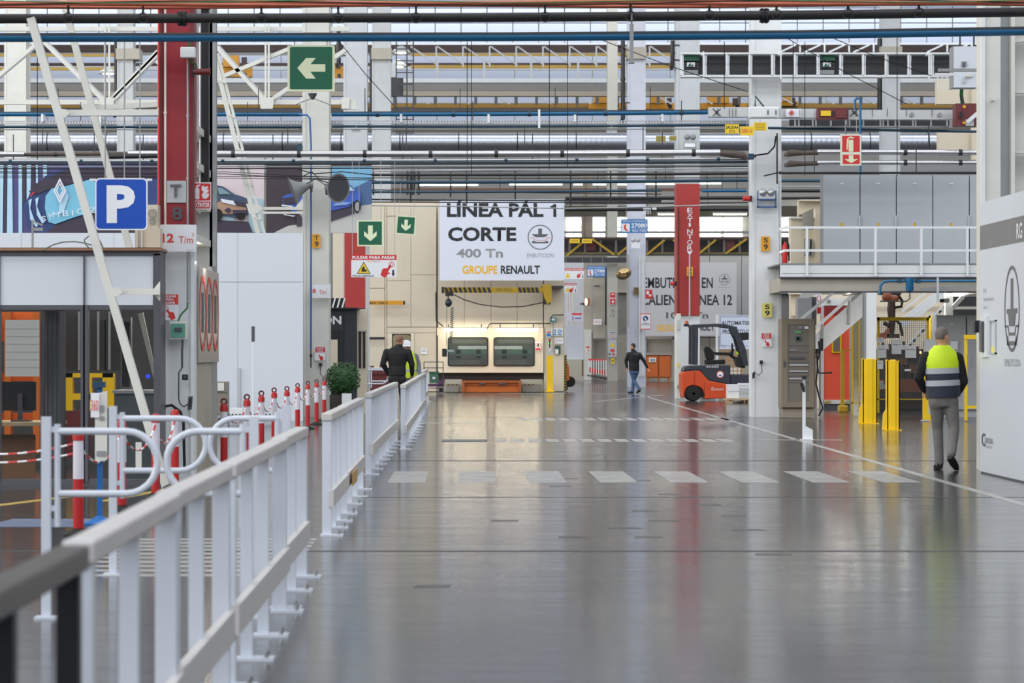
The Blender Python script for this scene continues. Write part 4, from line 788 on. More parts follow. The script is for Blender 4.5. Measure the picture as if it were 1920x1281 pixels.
for k in range(3):
    c = ya+(yb-ya)*(.18+.32*k); g = MB(); n = 28; base = 0
    for i in range(n):
        a, b = 2*math.pi*i/n, 2*math.pi*(i+1)/n; R = .44
        g.add([(X_+.025, c+R*math.cos(a), (z0+z1)/2+.02+R*math.sin(a)), (X_+.025, c+R*math.cos(b), (z0+z1)/2+.02+R*math.sin(b)), (X_+.025, c+R*.84*math.cos(b), (z0+z1)/2+.02+R*.84*math.sin(b)), (X_+.025, c+R*.84*math.cos(a), (z0+z1)/2+.02+R*.84*math.sin(a))], [(0, 1, 2, 3)])
    g.build('red_ring', letred, t); MB().box(X_+.02, X_+.026, c-.12, c+.1, (z0+z1)/2-.2, (z0+z1)/2+.26).build('figure_symbol', dgrey, t)
# on the T9 column
def tagplate(label, s1, s2, x0, y0, x1, y1, d, m):
    t = sign(label, x0, y0, x1, y1, d, m, .01); w = x1-x0; h = y1-y0
    text(s1, x0+w*.3, y0+h*.1, x1-w*.22, y0+h*.42, d, letblk, t, .02); text(s2, x0+w*.3, y0+h*.52, x1-w*.22, y0+h*.9, d, letblk, t, .02); return t
tagplate('amber T 9 tag on the white column', 'T', '9', 585, 439.5, 601, 465, 24.96, ambery)
t = sign('small white 8 T/m2 load plate on the T9 column', 582.5, 533.5, 620, 559, 24.9, signwhite, .012); ltext(t, '8', 586, 541.5, 592, 550, letred, .03); ltext(t, 'T/m', 598, 544, 612, 552, letred, 0); ltext(t, '2', 611.5, 541.5, 613.5, 544.5, letred, 0)
t = sign('small red and white PULSAR PARA PASAR sticker on the T9 column', 590, 650, 610, 676, 24.95, signwhite, .006); lay(t, 'red_field', signred, 591.5, 650.5, 609.5, 661); ltext(t, 'PULSAR', 593, 651.5, 608, 654, signwhite, .02, 2); ltext(t, 'PARA', 595, 655, 606, 657.2, signwhite, .02, 2); ltext(t, 'PASAR', 594, 658.2, 607, 660.5, signwhite, .02, 2); lpoly(t, 'hand', signred, hand(597, 665, .34))
tag(sm(MB().tube([W(560, 215, 24.9), W(576, 216, 24.9), W(581, 222, 24.9), W(583, 270, 24.9), W(583, 655, 24.9)], .022, 10).build('drop_pipe', mat('mid_blue_paint', (46,96,160), 0.35))), 'thin blue pipe running down the T9 column', 'pipe')
tag(sm(MB().tube([W(583, 655, 24.9), W(583, 690, 24.9)], .014, 8).tube([W(583, 664, 24.9), W(583, 670, 24.9)], .03, 8).build('air_coupling', black)), 'black air coupling ending the blue pipe at T9', 'coupling')
t = thing('push_button', 'black push button box on the T9 column', 'button', W(601, 687, 24.95)); MB().pb(597.5, 681, 604, 687, 24.95, .08).build('box', black, t); sm(MB().tube([W(601, 687, 24.93), W(600, 700, 24.93), W(606, 708, 24.93), W(613, 702, 24.93)], .008, 6).build('lead', rubber, t)); MB().prism([(614, 703), (618, 699), (617, 708), (613, 712)], 24.93, .06).build('paddle', dgrey, t)
for k, (lb, c, mth) in enumerate((('grey horn loudspeaker on the left of the T9 column', (583, 346), (549, 358)), ('grey horn loudspeaker on the right of the T9 column', (612, 352), (634, 353)))):
    t = thing('horn_speaker', lb, 'loudspeaker', W(c[0], c[1]+8, 24.7)); d1 = 24.75; P = [W(c[0]+(mth[0]-c[0])*f, c[1]+(mth[1]-c[1])*f, d1-(.02+.1*k)*f) for f in (0, .25, .6, .85, 1.0, 1.02)]
    sm(MB().tube(P, [.06, .09, .15, .23, .32, .33], 20).build('horn', grey, t)); sm(MB().tube([P[5]+(P[5]-P[4])*.6, P[5]+(P[5]-P[4])*.8], [.29, .2], 20).build('mouth', dgrey, t))
    sm(MB().tube([W(c[0]-3, c[1], d1), W(c[0]+6, c[1]-2, d1)] if k else [W(c[0]-3, c[1], d1), W(c[0]+4, c[1], d1)], .085, 14).build('driver', grey, t)); MB().pb(c[0]-2, c[1], c[0]+2, c[1]+12, d1, .35).build('bracket', dgrey, t)
for k, pts in enumerate(([(569, 330), (585, 322), (600, 338), (622, 345)], [(575, 345), (592, 335), (612, 348), (630, 335)], [(560, 318), (590, 326), (640, 322), (700, 328)])):
    tag(sm(MB().tube([W(x, y, 24.6) for x, y in pts], .012, 6).build('cable', rubber)), 'black cable tangled around the loudspeakers at T9, %s strand' % ('upper', 'middle', 'long')[k], 'cable')
t = thing('conduit_box', 'small blue junction box beside the T9 column', 'box', W(562, 281, 24.3)); MB().pb(557, 272, 567, 281, 24.3, .15).build('case', dblue, t); MB().pb(559, 270.5, 565, 272, 24.32, .05).build('gland', black, t)
t = thing('spot_lamp', 'tiny dark lamps on the upper T9 column', 'lamp', W(588, 190, 24.7)); sm(MB().lathe([(.03, 0), (.09, .1), (.1, .14)], W(586, 187, 24.75), 10).build('head', dgrey, t)); MB().tube([W(586, 184, 24.9), W(560, 194, 24.6), W(553, 197, 24.5)], .008, 6).build('chain', dgrey, t); MB().tube([W(586, 184, 24.9), W(610, 193, 24.6), W(622, 198, 24.5)], .008, 6).build('chain', dgrey, t)
# ================================================================ BARRIERS, GATES, BOLLARDS
fwhite = mat('barrier_white_paint', (206,212,224), 0.35, var=0.05)
fgrey = mat('barrier_dark_paint', (70,66,64), 0.35); fblack = mat('barrier_black_paint', (18,17,18), 0.4)
frail = mat('barrier_rail_shaded', (200,197,196), 0.4, var=0.06)  # barrier white greyed to carry the dimmer light on the rail sides
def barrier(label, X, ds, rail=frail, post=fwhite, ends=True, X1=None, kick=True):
    """ds: survey distances of the posts"""
    X1 = X if X1 is None else X1
    xx = lambda d: X+(X1-X)*(d-ds[0])/max(.01, ds[-1]-ds[0])
    t = thing('safety_barrier', label, 'barrier', (X, ds[0]*K, 0), 'floor barriers along the walkway')
    a, b = Vector((xx(ds[0])-.01, ds[0]*K-.05, .94)), Vector((xx(ds[-1])-.01, ds[-1]*K+.05, .94))
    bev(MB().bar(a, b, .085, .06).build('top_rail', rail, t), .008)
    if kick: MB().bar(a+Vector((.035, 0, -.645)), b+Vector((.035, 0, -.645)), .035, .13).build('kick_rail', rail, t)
    proto = None
    for i, d in enumerate(ds):
        e = i in (0, len(ds)-1) and ends; x = xx(d)-.012
        if not e and proto is not None:
            for o, (px, py) in proto:
                c = o.copy(); COL.objects.link(c); c.parent = t; c.location = (x-px, d*K-py, 0)
            continue
        w = .036 if e else .028
        p = MB().box(x-w, x+w, d*K-w, d*K+w, .01, .97 if e else .92).build('post', post, t)
        f = MB().box(x-.05, x+.13, d*K-.07, d*K+.07, 0, .014).build('foot_plate', post, t)
        q = [MB().cyl((x+.095, d*K+yy, .012), (x+.095, d*K+yy, .04), .011, 8).build('anchor_bolt', steel, t) for yy in (-.045, .045)]
        if not e: proto = [(o, (x, d*K)) for o in [p, f]+q]
    return t
barrier('dark grey and black barrier nearest the camera', -.955, [1.6, 2.0, 2.36, 2.76], fgrey, fblack, False)
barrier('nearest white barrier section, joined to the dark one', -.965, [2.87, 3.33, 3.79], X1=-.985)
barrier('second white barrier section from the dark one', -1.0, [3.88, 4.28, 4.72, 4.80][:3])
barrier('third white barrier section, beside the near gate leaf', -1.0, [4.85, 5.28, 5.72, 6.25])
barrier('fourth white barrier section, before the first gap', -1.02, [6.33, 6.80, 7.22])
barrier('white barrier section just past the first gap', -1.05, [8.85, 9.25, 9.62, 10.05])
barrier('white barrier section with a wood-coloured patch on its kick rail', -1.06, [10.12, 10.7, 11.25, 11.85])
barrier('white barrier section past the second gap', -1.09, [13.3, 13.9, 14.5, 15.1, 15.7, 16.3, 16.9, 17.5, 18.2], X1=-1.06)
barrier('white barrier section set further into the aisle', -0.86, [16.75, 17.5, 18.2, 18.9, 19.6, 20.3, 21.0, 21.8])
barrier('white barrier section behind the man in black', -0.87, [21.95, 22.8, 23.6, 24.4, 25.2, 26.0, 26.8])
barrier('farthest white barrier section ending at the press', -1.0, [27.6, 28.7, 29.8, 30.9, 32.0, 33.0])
tag(MB().box(-.995, -.985, 10.2*K, 10.62*K, .235, .355).build('wood_patch', mat('worn_wood_patch', (184,150,96), 0.6, var=0.2, scale=9)), 'bare wood-coloured patch on the barrier kick rail', 'patch')
# ---- hooped swing gates
def gate(label, xp, d, xe, ztop=1.10, hinge=True):
    t = thing('swing_gate', label, 'gate', (xp, d*K, 0), 'hooped white swing gates'); s = 1 if xe > xp else -1; y = d*K
    MB().box(xp-.025, xp+.025, y-.025, y+.025, 0, ztop).build('post', fwhite, t); MB().box(xp-.06, xp+.06, y-.06, y+.06, 0, .012).build('foot_plate', fwhite, t)
    h = xp+s*.06; sm(MB().cyl((h, y, .50), (h, y, 1.06), .018, 10).build('hinge_tube', fwhite, t))
    for z in (1.03, .6): MB().box(min(xp, h), max(xp, h), y-.015, y+.015, z-.015, z+.015).build('hinge', fwhite, t)
    z1, z0 = 1.02, .68; r = (z1-z0)/2; P = [(h, y, z1)]
    for k in range(13): a = math.pi/2-math.pi*k/12; P.append((xe-s*r+s*r*math.cos(a), y, (z0+z1)/2+r*math.sin(a)))
    P.append((h, y, z0)); sm(MB().tube(P, .02, 10).build('hoop', fwhite, t))
    return t
gate('nearest hooped gate leaf, hinged on the booth side', -2.26, 6.1, -1.655); gate('nearest hooped gate leaf, hinged on the barrier side', -1.13, 6.1, -1.605)
gate('second hooped gate leaf, hinged on the booth side', -2.27, 7.3, -1.665); gate('second hooped gate leaf, hinged on the barrier side', -1.14, 7.3, -1.64)
gate('far hooped gate leaf beside the plant', -2.50, 27.5, -1.80); gate('farthest hooped gate leaf beside the plant', -2.47, 30, -1.85); gate('far hooped gate leaf at the man in black', -1.05, 29, -1.6)
# ---- red and white bollards
bred = mat('bollard_red', (178,28,34), 0.4); bwht = mat('bollard_white', (214,210,222), 0.35); bring = mat('bollard_ring', (96,40,44), 0.45)
def bollard_proto(ring, label):
    t = thing('bollard', label, 'bollard', (0, 0, 0), 'red and white chain bollards')
    sm(MB().lathe([(.13, 0), (.13, .018), (.10, .035), (.05, .055), (.05, .06)], n=20).build('base', rubber, t)); sm(MB().lathe([(.043, .05), (.042, .45)], n=16).build('lower_tube', bred, t)); sm(MB().lathe([(.0435, .45), (.041, .76)], n=16).build('white_sleeve', bwht, t))
    sm(MB().lathe([(.047, .755), (.047, .80), (.04, .83), (.015, .845)], n=16).build('cap', bred, t))
    if ring: sm(MB().torus((0, 0, .872), .032, .011, 'y', 18, 8).build('ring', bring, t))
    return t
names = ['between the near gates and the blue notice stand', 'second from the near gates', 'third, before the booth corner', 'beside the black hose at the T8 column',
         'just right of the T8 column', 'second right of the T8 column', 'third right of the T8 column', 'fourth right of the T8 column', 'fifth right of the T8 column', 'sixth right of the T8 column', 'seventh, standing clear by the T9 column', 'eighth, next to the T9 column', 'last one, in front of the T9 column']
spots = [(147, 8.85), (228, 10.2), (292, 11.1), (328, 11.9), (420, 13.2), (463, 14.5), (490, 15.8), (514, 17.2), (538, 17.9), (558, 19.6), (577, 21.2), (593.5, 22.4), (608, 23.7)]
bp = {}; BPOS = []
for i, (px, d) in enumerate(spots):
    ring = i > 3; lb = 'red and white bollard ' + names[i]; loc = (FX(px, d), d*K, 0); BPOS.append(Vector(loc))
    if ring not in bp: bp[ring] = bollard_proto(ring, lb); bp[ring].location = loc; ORG[bp[ring].name] = loc
    else: dup(bp[ring], loc, lb)
def chain(label, a, b, sag, n=26, r=.010):
    t = thing('chain', label, 'chain', a, 'plastic barrier chains'); gs = [MB(), MB()]
    P = [a.lerp(b, i/n)-Vector((0, 0, sag*4*(i/n)*(1-i/n))) for i in range(n+1)]
    for i in range(n): gs[(i//2) % 2].tube([P[i], P[i].lerp(P[i+1], .9)], r, 5)
    gs[0].build('red_links', signred, t)['kind'] = 'stuff'; gs[1].build('white_links', signwhite, t)['kind'] = 'stuff'; return t
for i in range(len(BPOS)-1):
    if i == 3: continue
    z = Vector((0, 0, .80 if i > 3 else .74)); chain('red and white chain hung between bollards %s' % ('at the booth, first span', 'at the booth, second span', 'at the booth, third span', '', 'right of T8, first span', 'right of T8, second span', 'right of T8, third span', 'right of T8, fourth span', 'right of T8, fifth span', 'before T9, first span', 'before T9, second span', 'before T9, last span')[i], BPOS[i]+z, BPOS[i+1]+z, .22)
chain('red and white chain running off to the left before the booth', BPOS[0]+Vector((0, 0, .74)), W(-80, 845, 10.4), .06); chain('lower chain running off to the left before the booth', BPOS[0]+Vector((0, 0, .66)), W(-80, 862, 10.4), .05)
tag(MB().box(BPOS[2].x-.2, BPOS[2].x-.14, BPOS[2].y, BPOS[2].y+.01, .3, .56).build('hang_tag', offw), 'pale tag dangling from the chain before the booth', 'tag')
t = thing('notice_stand', 'blue stand with two notice boards before the booth', 'stand', W(187, 985, 9.45)); b0 = W(187, 983, 9.45)
MB().ext([b0+Vector((-.13, -.13, 0)), b0+Vector((.13, -.13, 0)), b0+Vector((.13, .13, 0)), b0+Vector((-.13, .13, 0))], Vector((0, 0, .012))).build('base_plate', mat('stand_blue', (30,100,170), 0.4), t)
g = MB().add([b0+Vector((-.11, -.11, .012)), b0+Vector((.11, -.11, .012)), b0+Vector((.11, .11, .012)), b0+Vector((-.11, .11, .012)), b0+Vector((-.025, -.025, .07)), b0+Vector((.025, -.025, .07)), b0+Vector((.025, .025, .07)), b0+Vector((-.025, .025, .07))], [(0, 1, 5, 4), (1, 2, 6, 5), (2, 3, 7, 6), (3, 0, 4, 7), (4, 5, 6, 7)]).build('base_cone', MATS['stand_blue'], t)
MB().pb(182, 722, 191.5, 975, 9.45, .04).build('post', MATS['stand_blue'], t); MB().pb(173, 716, 197, 727, 9.43, .06).build('dark_head', dblue, t)
o = MB().prism([(178, 739), (201, 733), (201, 862), (178, 868)], 9.42, .01).build('notice_board', offw, t); MB().prism([(170, 737), (186, 737), (186, 783), (170, 783)], 9.41, .008).build('small_board', signwhite, t)
text('360', 170.5, 750, 184.5, 770, 9.405, letred, t, .0); [MB().pb(a, b, c, e, 9.413, .004).build('printed_block', letgrey, t) for a, b, c, e in ((187, 760, 195, 772), (187, 781, 195, 788), (181, 846, 199, 855))]
# ---- things behind the bollards
t = thing('grey_cabinet', 'brown-grey control cabinet right of the T8 column base', 'cabinet', W(417, 792, 23.2)); MB().pb(404, 716, 427, 792, 23.2, .4).build('body', mat('weathered_grey', (128,122,114), 0.5), t); MB().pb(408, 718, 420, 733, 23.19, .02).build('label', offw, t); MB().pb(405, 735, 426, 736, 23.19, .01).build('door_seam', dgrey, t)
t = thing('roller_conveyor', 'low roller conveyor behind the bollards', 'conveyor', W(460, 800, 22.6)); MB().pb(404, 779, 520, 784, 22.6, .06).pb(404, 779, 520, 784, 23.0, .06).build('side_rail', galv, t)
for k in range(16): sm(MB().cyl(W(408+7*k, 778, 22.62), W(408+7*k, 778, 23.0), .022, 8).build('roller', dsteel, t))
for x in (410, 462, 512): MB().pb(x, 784, x+4, 799, 22.62, .05).build('leg', dsteel, t)
MB().pb(430, 766, 455, 778, 22.65, .5).build('white_box', white, t)
t = thing('sensor_post', 'thin white post with a dark head before the white wall', 'post', W(473.5, 800, 21.9)); MB().pb(472, 640, 475.5, 800, 21.9, .03).build('post', white, t); MB().pb(471.5, 612, 477.5, 641, 21.9, .05).build('head', dgrey, t); MB().pb(468, 799, 479, 800, 21.8, .15).build('foot', white, t)
# ---- black kiosk, planter
t = thing('kiosk', 'black kiosk lettered ON behind the T9 column', 'kiosk', W(640, 777, 26.3)); kb = mat('kiosk_black', (40,43,50), 0.45)
MB().pb(600, 578, 669, 777, 26.3, .3).build('body', kb, t); MB().pb(600, 577, 672, 580, 26.25, .9).build('top', black, t); MB().pb(600, 618, 636, 770, 26.28, .05).build('screen_recess', black, t); MB().pb(616, 637, 633, 688, 26.27, .03).build('lit_panel', cream, t)
MB().pb(643, 579, 645, 777, 26.295, .02).build('panel_joint', black, t)
text('ON', 604, 592.5, 640, 608.5, 26.3, signwhite, t, .03)
MB().pb(670, 580, 688, 777, 26.6, .6).build('side_panel', cream2, t); MB().pb(673, 622, 677, 690, 26.58, .05).pb(681, 622, 685, 690, 26.58, .05).build('slot', black, t); MB().pb(671, 620, 687, 622, 26.57, .05).build('ledge', steel, t)
t = thing('striped_roll', 'black and white striped object on top of the kiosk', 'box', W(632, 577, 26.5)); MB().pb(612, 559, 646, 577, 26.5, .4).build('body', black, t)
for x in (622, 631, 640): MB().prism([(x, 577), (x+3, 577), (x+8, 559), (x+5, 559)], 26.48, .03).build('stripe', white, t)
t = thing('planter', 'slatted planter at the foot of the T9 column', 'planter', W(640, 785, 24.3)); MB().pb(618, 741, 658, 785, 24.3, .45).build('liner', black, t)
for k in range(10): MB().pb(618.5+4*k, 742, 621.5+4*k, 784, 24.28, .02).build('slat', mat('dark_slat', (62,54,50), 0.6), t)
MB().pb(641, 738, 659, 785, 24.2, .1).build('white_side', white, t)
pl_ = thing('potted_shrub', 'round leafy green shrub in the slatted planter', 'shrub', W(645, 745, 24.4)); c0 = W(643, 712, 24.5); g = MB(); rnd = random.Random(3)
for k in range(1500):
    v = Vector((rnd.gauss(0, 1), rnd.gauss(0, 1), rnd.gauss(0, 1))).normalized(); rr = .75+.3*rnd.random()
    p = c0+Vector((v.x*.37*rr, v.y*.33*rr, v.z*.38*rr)); a = Vector((rnd.uniform(-1, 1), rnd.uniform(-1, 1), rnd.uniform(-.3, 1))).normalized(); b = a.orthogonal().normalized(); L = .045+.03*rnd.random()
    g.add([p, p+a*L*.5+b*L*.25, p+a*L, p+a*L*.5-b*L*.25], [(0, 1, 2, 3)])
g.ell(c0, .29, .26, .30, 12, 8); o = g.build('foliage', mat('leaf_green', (50,92,46), 0.5, var=0.45, scale=9), pl_); o['kind'] = 'stuff'
for k in range(4): sm(MB().tube([c0+Vector((.03*k-.05, 0, -.45)), c0+Vector((.05*k-.08, .02, -.2))], .012, 6).build('stem', mat('bark', (84,66,50), 0.8), pl_))
# ================================================================ CREAM PRESS, LINE SIGN
DP = 41.0; PY = DP*K
pr = thing('press_enclosure', 'huge cream press enclosure with two lit windows', 'machine', W(870, 735, DP))
MB().pb(624, 378, 1058, 736, DP+.15, 9.0).build('core', cream, pr)
def plate(x0, y0, x1, y1, m=cream, th=.28, nm='panel', d=DP): return MB().pb(x0, y0, x1, y1, d, th).build(nm, m, pr)
jx = [624, 686, 718, 722.5, 726, 780, 819.5, 871, 921, 970, 1018, 1058]
for x0, x1, y0, y1 in ((624, 687, 379, 735), (687.7, 721, 385, 540), (687.7, 721, 541, 632), (687.7, 721, 634, 735), (722, 725, 385, 735), (726, 770, 406, 526), (726, 770, 386, 405), (770.6, 818, 386, 515), (770.6, 818, 515.6, 613), (726, 770, 526.6, 613), (726, 818, 614, 624), (777.6, 818, 624.6, 735)):
    plate(x0, y0, x1, y1)
for x0, x1 in ((821, 870.6), (871.2, 920.4), (921, 969.4), (970, 1018)): plate(x0, 526, x1, 614)
plate(821, 379, 1058, 526, cream); plate(1020, 526, 1057, 735)
# door with a rounded window
for x0, y0, x1, y1 in ((726, 624.6, 735, 735), (770, 624.6, 777, 735), (735, 690, 770, 735), (735, 624.6, 770, 626)): plate(x0, y0, x1, y1, cream2)
dglass = mat('dark_press_window', (46,52,54), 0.08, var=0.3)
MB().prism(rrect(735, 626, 771, 692, 5), DP+.02, .05).build('door_window_gasket', black, pr); MB().prism(rrect(737, 628, 769, 690, 4), DP-.0, .04).build('door_window', mat('warm_press_window', (150,138,110), 0.1, var=0.25), pr)
# window bay
bay = cream2
for x0, y0, x1, y1 in ((821, 629, 840, 699), (915, 633, 926, 686.5), (1002, 629, 1019, 699), (840, 629, 1002, 633), (840, 686.5, 1002, 699)): plate(x0, y0, x1, y1, bay, .35, 'bay_frame', DP-.06)
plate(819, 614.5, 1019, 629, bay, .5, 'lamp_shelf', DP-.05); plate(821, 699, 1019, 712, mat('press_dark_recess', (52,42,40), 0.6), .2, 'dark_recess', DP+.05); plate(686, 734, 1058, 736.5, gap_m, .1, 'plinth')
for x0, x1 in ((839.5, 915.5), (925.5, 1002.5)):
    MB().prism(rrect(x0, 632, x1, 687, 6), DP-.075, .03).build('window_gasket', black, pr); w = MB().prism(rrect(x0+1.8, 633.8, x1-1.8, 685.2, 5), DP-.085, .03).build('press_window', mat('press_window_glass', (92,104,104), 0.06, glass=.3, var=0), pr)
    MB().prism(rrect(x0+2, 634, x1-2, 685, 4), DP-.078, .01).build('interior_back', mat('press_interior', (62,66,64), 0.7, var=.4, scale=4), pr)
    for nm, m, a, b, c, e in (('light_strip', mat('press_pale_bar', (170,184,182), 0.4), .25 if x0 < 900 else .02, .96 if x0 < 900 else .7, 649, 655), ('green_beam', greenp, .03, .95, 655.5, 664), ('dark_tool', mat('press_dark_tool', (58,60,62), 0.5, var=.35, scale=6), .05, .97, 667, 673), ('die_block', mat('press_die', (84,82,80), 0.5, var=.4, scale=6), .04, .8, 675, 684), ('top_beam', mat('press_top_beam', (86,92,84), 0.5, var=.2), .1, .95, 637, 644), ('green_foot', greenp, .2, .32, 655, 672), ('green_foot', greenp, .7, .82, 655, 672)):
        MB().pb(x0+(x1-x0)*a, c, x0+(x1-x0)*b, e, DP-.08, .004).build(nm, m, pr)
t = sign('white notice on the press door', 789, 653, 801, 664, DP-.02, signwhite, .01); lpoly(t, 'printed_line', letgrey, [(790.5, 656), (799, 656), (799, 657), (790.5, 657)], [(790.5, 659), (799, 659), (799, 660), (790.5, 660)])
t = sign('red prohibition sticker beside the press window', 1004, 641, 1014, 657, DP-.1, signwhite, .01); lring(t, 'red_ring', signred, 1009, 647.5, 4.4, .9); lay(t, 'black_symbol', letblk, 1007.5, 645, 1010.5, 650); lay(t, 'red_band', signred, 1004.5, 653, 1013.5, 656.5)
tube_m = mat('fluorescent_tube', (255,240,208), 0.5, emit=24, var=0)
for k, (x0, x1) in enumerate(((831, 912.5), (928, 1010))):
    t = thing('fluorescent_lamp', 'lit fluorescent lamp over the %s press window' % ('left-hand' if k == 0 else 'right-hand'), 'lamp', W((x0+x1)/2, 622, DP-.3)); MB().pb(x0, 614, x1, 616, DP-.32, .2).build('housing', white, t)
    sm(MB().tube([W(x0, 618.5, DP-.3), W(x1, 618.5, DP-.3)], .05, 10).build('tube', tube_m, t))
    for f in (.12, .88): MB().pb(x0+(x1-x0)*f-1, 608, x0+(x1-x0)*f+1, 614, DP-.28, .05).build('bracket', dsteel, t)
    for f in (0, 1): MB().pb(x0+(x1-x0)*f-1, 614, x0+(x1-x0)*f+1, 622, DP-.33, .2).build('end_cap', white, t)
# line sign
LS = 40.3
t = sign('huge white line sign LINEA PAL 1 CORTE 400 Tn above the press', 824.5, 374, 1058, 526, LS, mat('banner_white', (222,228,244), 0.45, var=0.02, scale=.5), .06)
ltext(t, 'LÍNEA PÁL', 838, 374.5, 1019, 407, letblk, .035); lpoly(t, 'numeral', letblk, [(1037.5, 383), (1043, 383), (1043, 407), (1037.5, 407), (1037.5, 390.5), (1031.5, 390.5), (1031.5, 387), (1036, 385.5)]); ltext(t, 'CORTE', 840, 426, 968, 452.5, letblk, .035); ltext(t, '400 Tn', 856, 466.5, 943, 483.5, letgrey, .03); ltext(t, 'GROUPE', 867, 498, 932.5, 514, letyel, .03); ltext(t, 'RENAULT', 939, 498, 1012.5, 514, letblk, .03); ltext(t, 'EMBUTICIÓN', 988, 473.5, 1038, 483, letgrey, .0)
def press_logo(t, cx, cy, r, m1, m2, sx=1):
    lring(t, 'logo_ring', m1, cx, cy, r, r*.08); q = lambda *p: [(cx+r*a*sx, cy+r*b) for a, b in p]
    lpoly(t, 'logo_punch', m1, q((-.15, -.7), (.15, -.7), (.15, -.25), (.62, -.25), (.62, -.17), (.35, 0), (-.35, 0), (-.62, -.17), (-.62, -.25), (-.15, -.25)))
    lpoly(t, 'logo_sheet', m2, q((-.85, .03), (-.55, .03), (-.4, .22), (.4, .22), (.55, .03), (.85, .03), (.85, .07), (.58, .07), (.42, .26), (-.42, .26), (-.58, .07), (-.85, .07)))
    lpoly(t, 'logo_die', m1, q((-.6, .28), (-.45, .3), (-.3, .37), (.3, .37), (.45, .3), (.6, .28), (.68, .4), (.6, .48), (-.6, .48), (-.68, .4)))
press_logo(t, 1012.8, 445, 23.5, letdg, letred)
for x in (832, 940, 1050): MB().bar(W(x, 376, LS+.05), W(x, 372, DP), .05, .05).build('hook', dsteel, t)
# jib crane
t = thing('jib_crane', 'striped black and yellow jib crane arm on the press wall', 'crane', W(1030, 572, 40)); JD = 40.2
MB().pb(831, 539, 1020, 549, JD, .2).build('arm', dyellow, t)
for x in (833, 841, 850, 859, 868, 877, 886, 895, 904, 913): MB().prism([(x, 539), (x+5, 539), (x+8.5, 549), (x+3.5, 549)], JD-.01, .02).build('black_stripe', black, t)
for x in (971, 979, 987, 995, 1003): MB().prism([(x, 539), (x+5, 539), (x+8, 549), (x+3, 549)], JD-.01, .02).build('black_stripe', black, t)
text('CMX 250 KG', 930, 541, 960, 546.5, JD, letblk, t, .0); MB().prism([(1017, 533), (1034, 534), (1035, 565), (1026, 571), (1020, 556)], JD-.05, .3).build('bracket', dyellow, t); MB().pb(1020, 560, 1032, 571, JD-.03, .3).build('pivot', black, t)
MB().pb(828, 538, 832, 550, JD-.02, .24).build('end_plate', black, t); MB().pb(1016, 536, 1056, 540, JD+.2, 1.5).build('wall_mount', dsteel, t)
t = thing('hoist', 'dark chain hoist with a spiral cable on the jib crane', 'hoist', W(842, 576, 40)); MB().pb(835, 547, 850, 555, JD-.05, .25).build('trolley', black, t); sm(MB().ell(W(841, 568, JD), .13, .12, .15).build('motor', mat('hoist_blue_black', (34,36,50), 0.4), t)); MB().tube([W(840, 552, JD), W(841, 562, JD)], .02, 6).build('hook_shank', dsteel, t)
P = [W(848+3*math.sin(k*1.05)-k*.02, 576+k*.62, JD-.02+.02*math.cos(k*1.05)) for k in range(112)]
sm(MB().tube(P, .012, 5).build('spiral_cable', dsteel, t)); MB().tube([W(838, 552, JD), W(837, 648, JD)], .01, 5).build('chain', dsteel, t); MB().pb(829, 654, 838, 669, JD, .2).build('hook_block', black, t); MB().pb(838, 656, 851, 660, JD, .1).build('handle', galv, t)
tag(sm(MB().tube([W(848, 551, JD), W(870, 562, JD), W(900, 571, JD), W(940, 576, JD), W(980, 575, JD), W(1020, 567, JD)], .02, 6).build('cable', rubber)), 'black cable drooping below the jib crane', 'cable')
t = sign('amber MAX 50KG strip on the press wall', 693, 564, 759.5, 571.5, 40.8, mat('amber_strip', (214,150,20), 0.45), .06); ltext(t, 'MAX 50KG', 690.5, 566, 727, 570.5, letblk, .02); lay(t, 'black_end', black, 756, 564, 759.5, 571.5)
# conduits on the press
for k, (lb, pts) in enumerate((('black conduit above the right press lamp', [(913, 617), (918, 608), (922, 606.5), (1032, 606.5), (1033, 595)]), ('black bar across the press at hip height', [(686, 635), (722, 635)]), ('grey conduit from the teal box to the corner', [(1033, 597), (1036, 591), (1057, 590.5)]), ('black cable down the press seam beside the lamp', [(817, 548), (818, 602), (832, 613)]))):
    tag(sm(MB().tube([W(x, y, DP-.1) for x, y in pts], .022 if k != 1 else .04, 6).build('conduit', dsteel)), lb, 'conduit')
t = thing('teal_box', 'small teal switch box on the press corner', 'box', W(1038, 603, DP)); MB().pb(1032, 595, 1043, 604, DP-.1, .2).build('case', mat('teal_paint', (90,150,150), 0.4), t); MB().pb(1034.5, 597.5, 1040, 601, DP-.12, .05).build('window', signwhite, t); MB().pb(1036.5, 604, 1038, 660, DP-.08, .05).build('drop_conduit', grey, t)
for lb, x0, y0, x1, y1, c in (('blue and red notice on the press corner', 1024, 620, 1033, 633, 'n'), ('white notice with two blue rings on the press corner', 1033.5, 615, 1055, 630, 'b'), ('plain white notice on the press corner', 1041, 634, 1056, 645, 'p')):
    t = sign(lb, x0, y0, x1, y1, DP-.03, signwhite, .01)
    if c == 'b':
        for x in (1039, 1049.5): lring(t, 'blue_ring', teleblue, x, 621.5, 3.6, 1.6)
        lay(t, 'blue_bar', teleblue, 1035, 626.5, 1043, 628.5); lay(t, 'blue_bar', teleblue, 1046, 626.5, 1053, 628.5)
    elif c == 'n': lay(t, 'red_bar', signred, 1025, 621.5, 1032.5, 624); lay(t, 'blue_block', teleblue, 1025, 625, 1032.5, 631.5)
    else: lay(t, 'printed_line', letgrey, 1043, 638, 1054, 638.8)
t = thing('control_pedestal', 'control box with a red and green lamp on the yellow post', 'control box', W(1031, 666, 40.2)); MB().pb(1027, 652, 1035.5, 666, 40.2, .15).build('case', greyw, t); MB().pb(1029.5, 641, 1032, 652, 40.22, .06).build('lamp_stem', black, t)
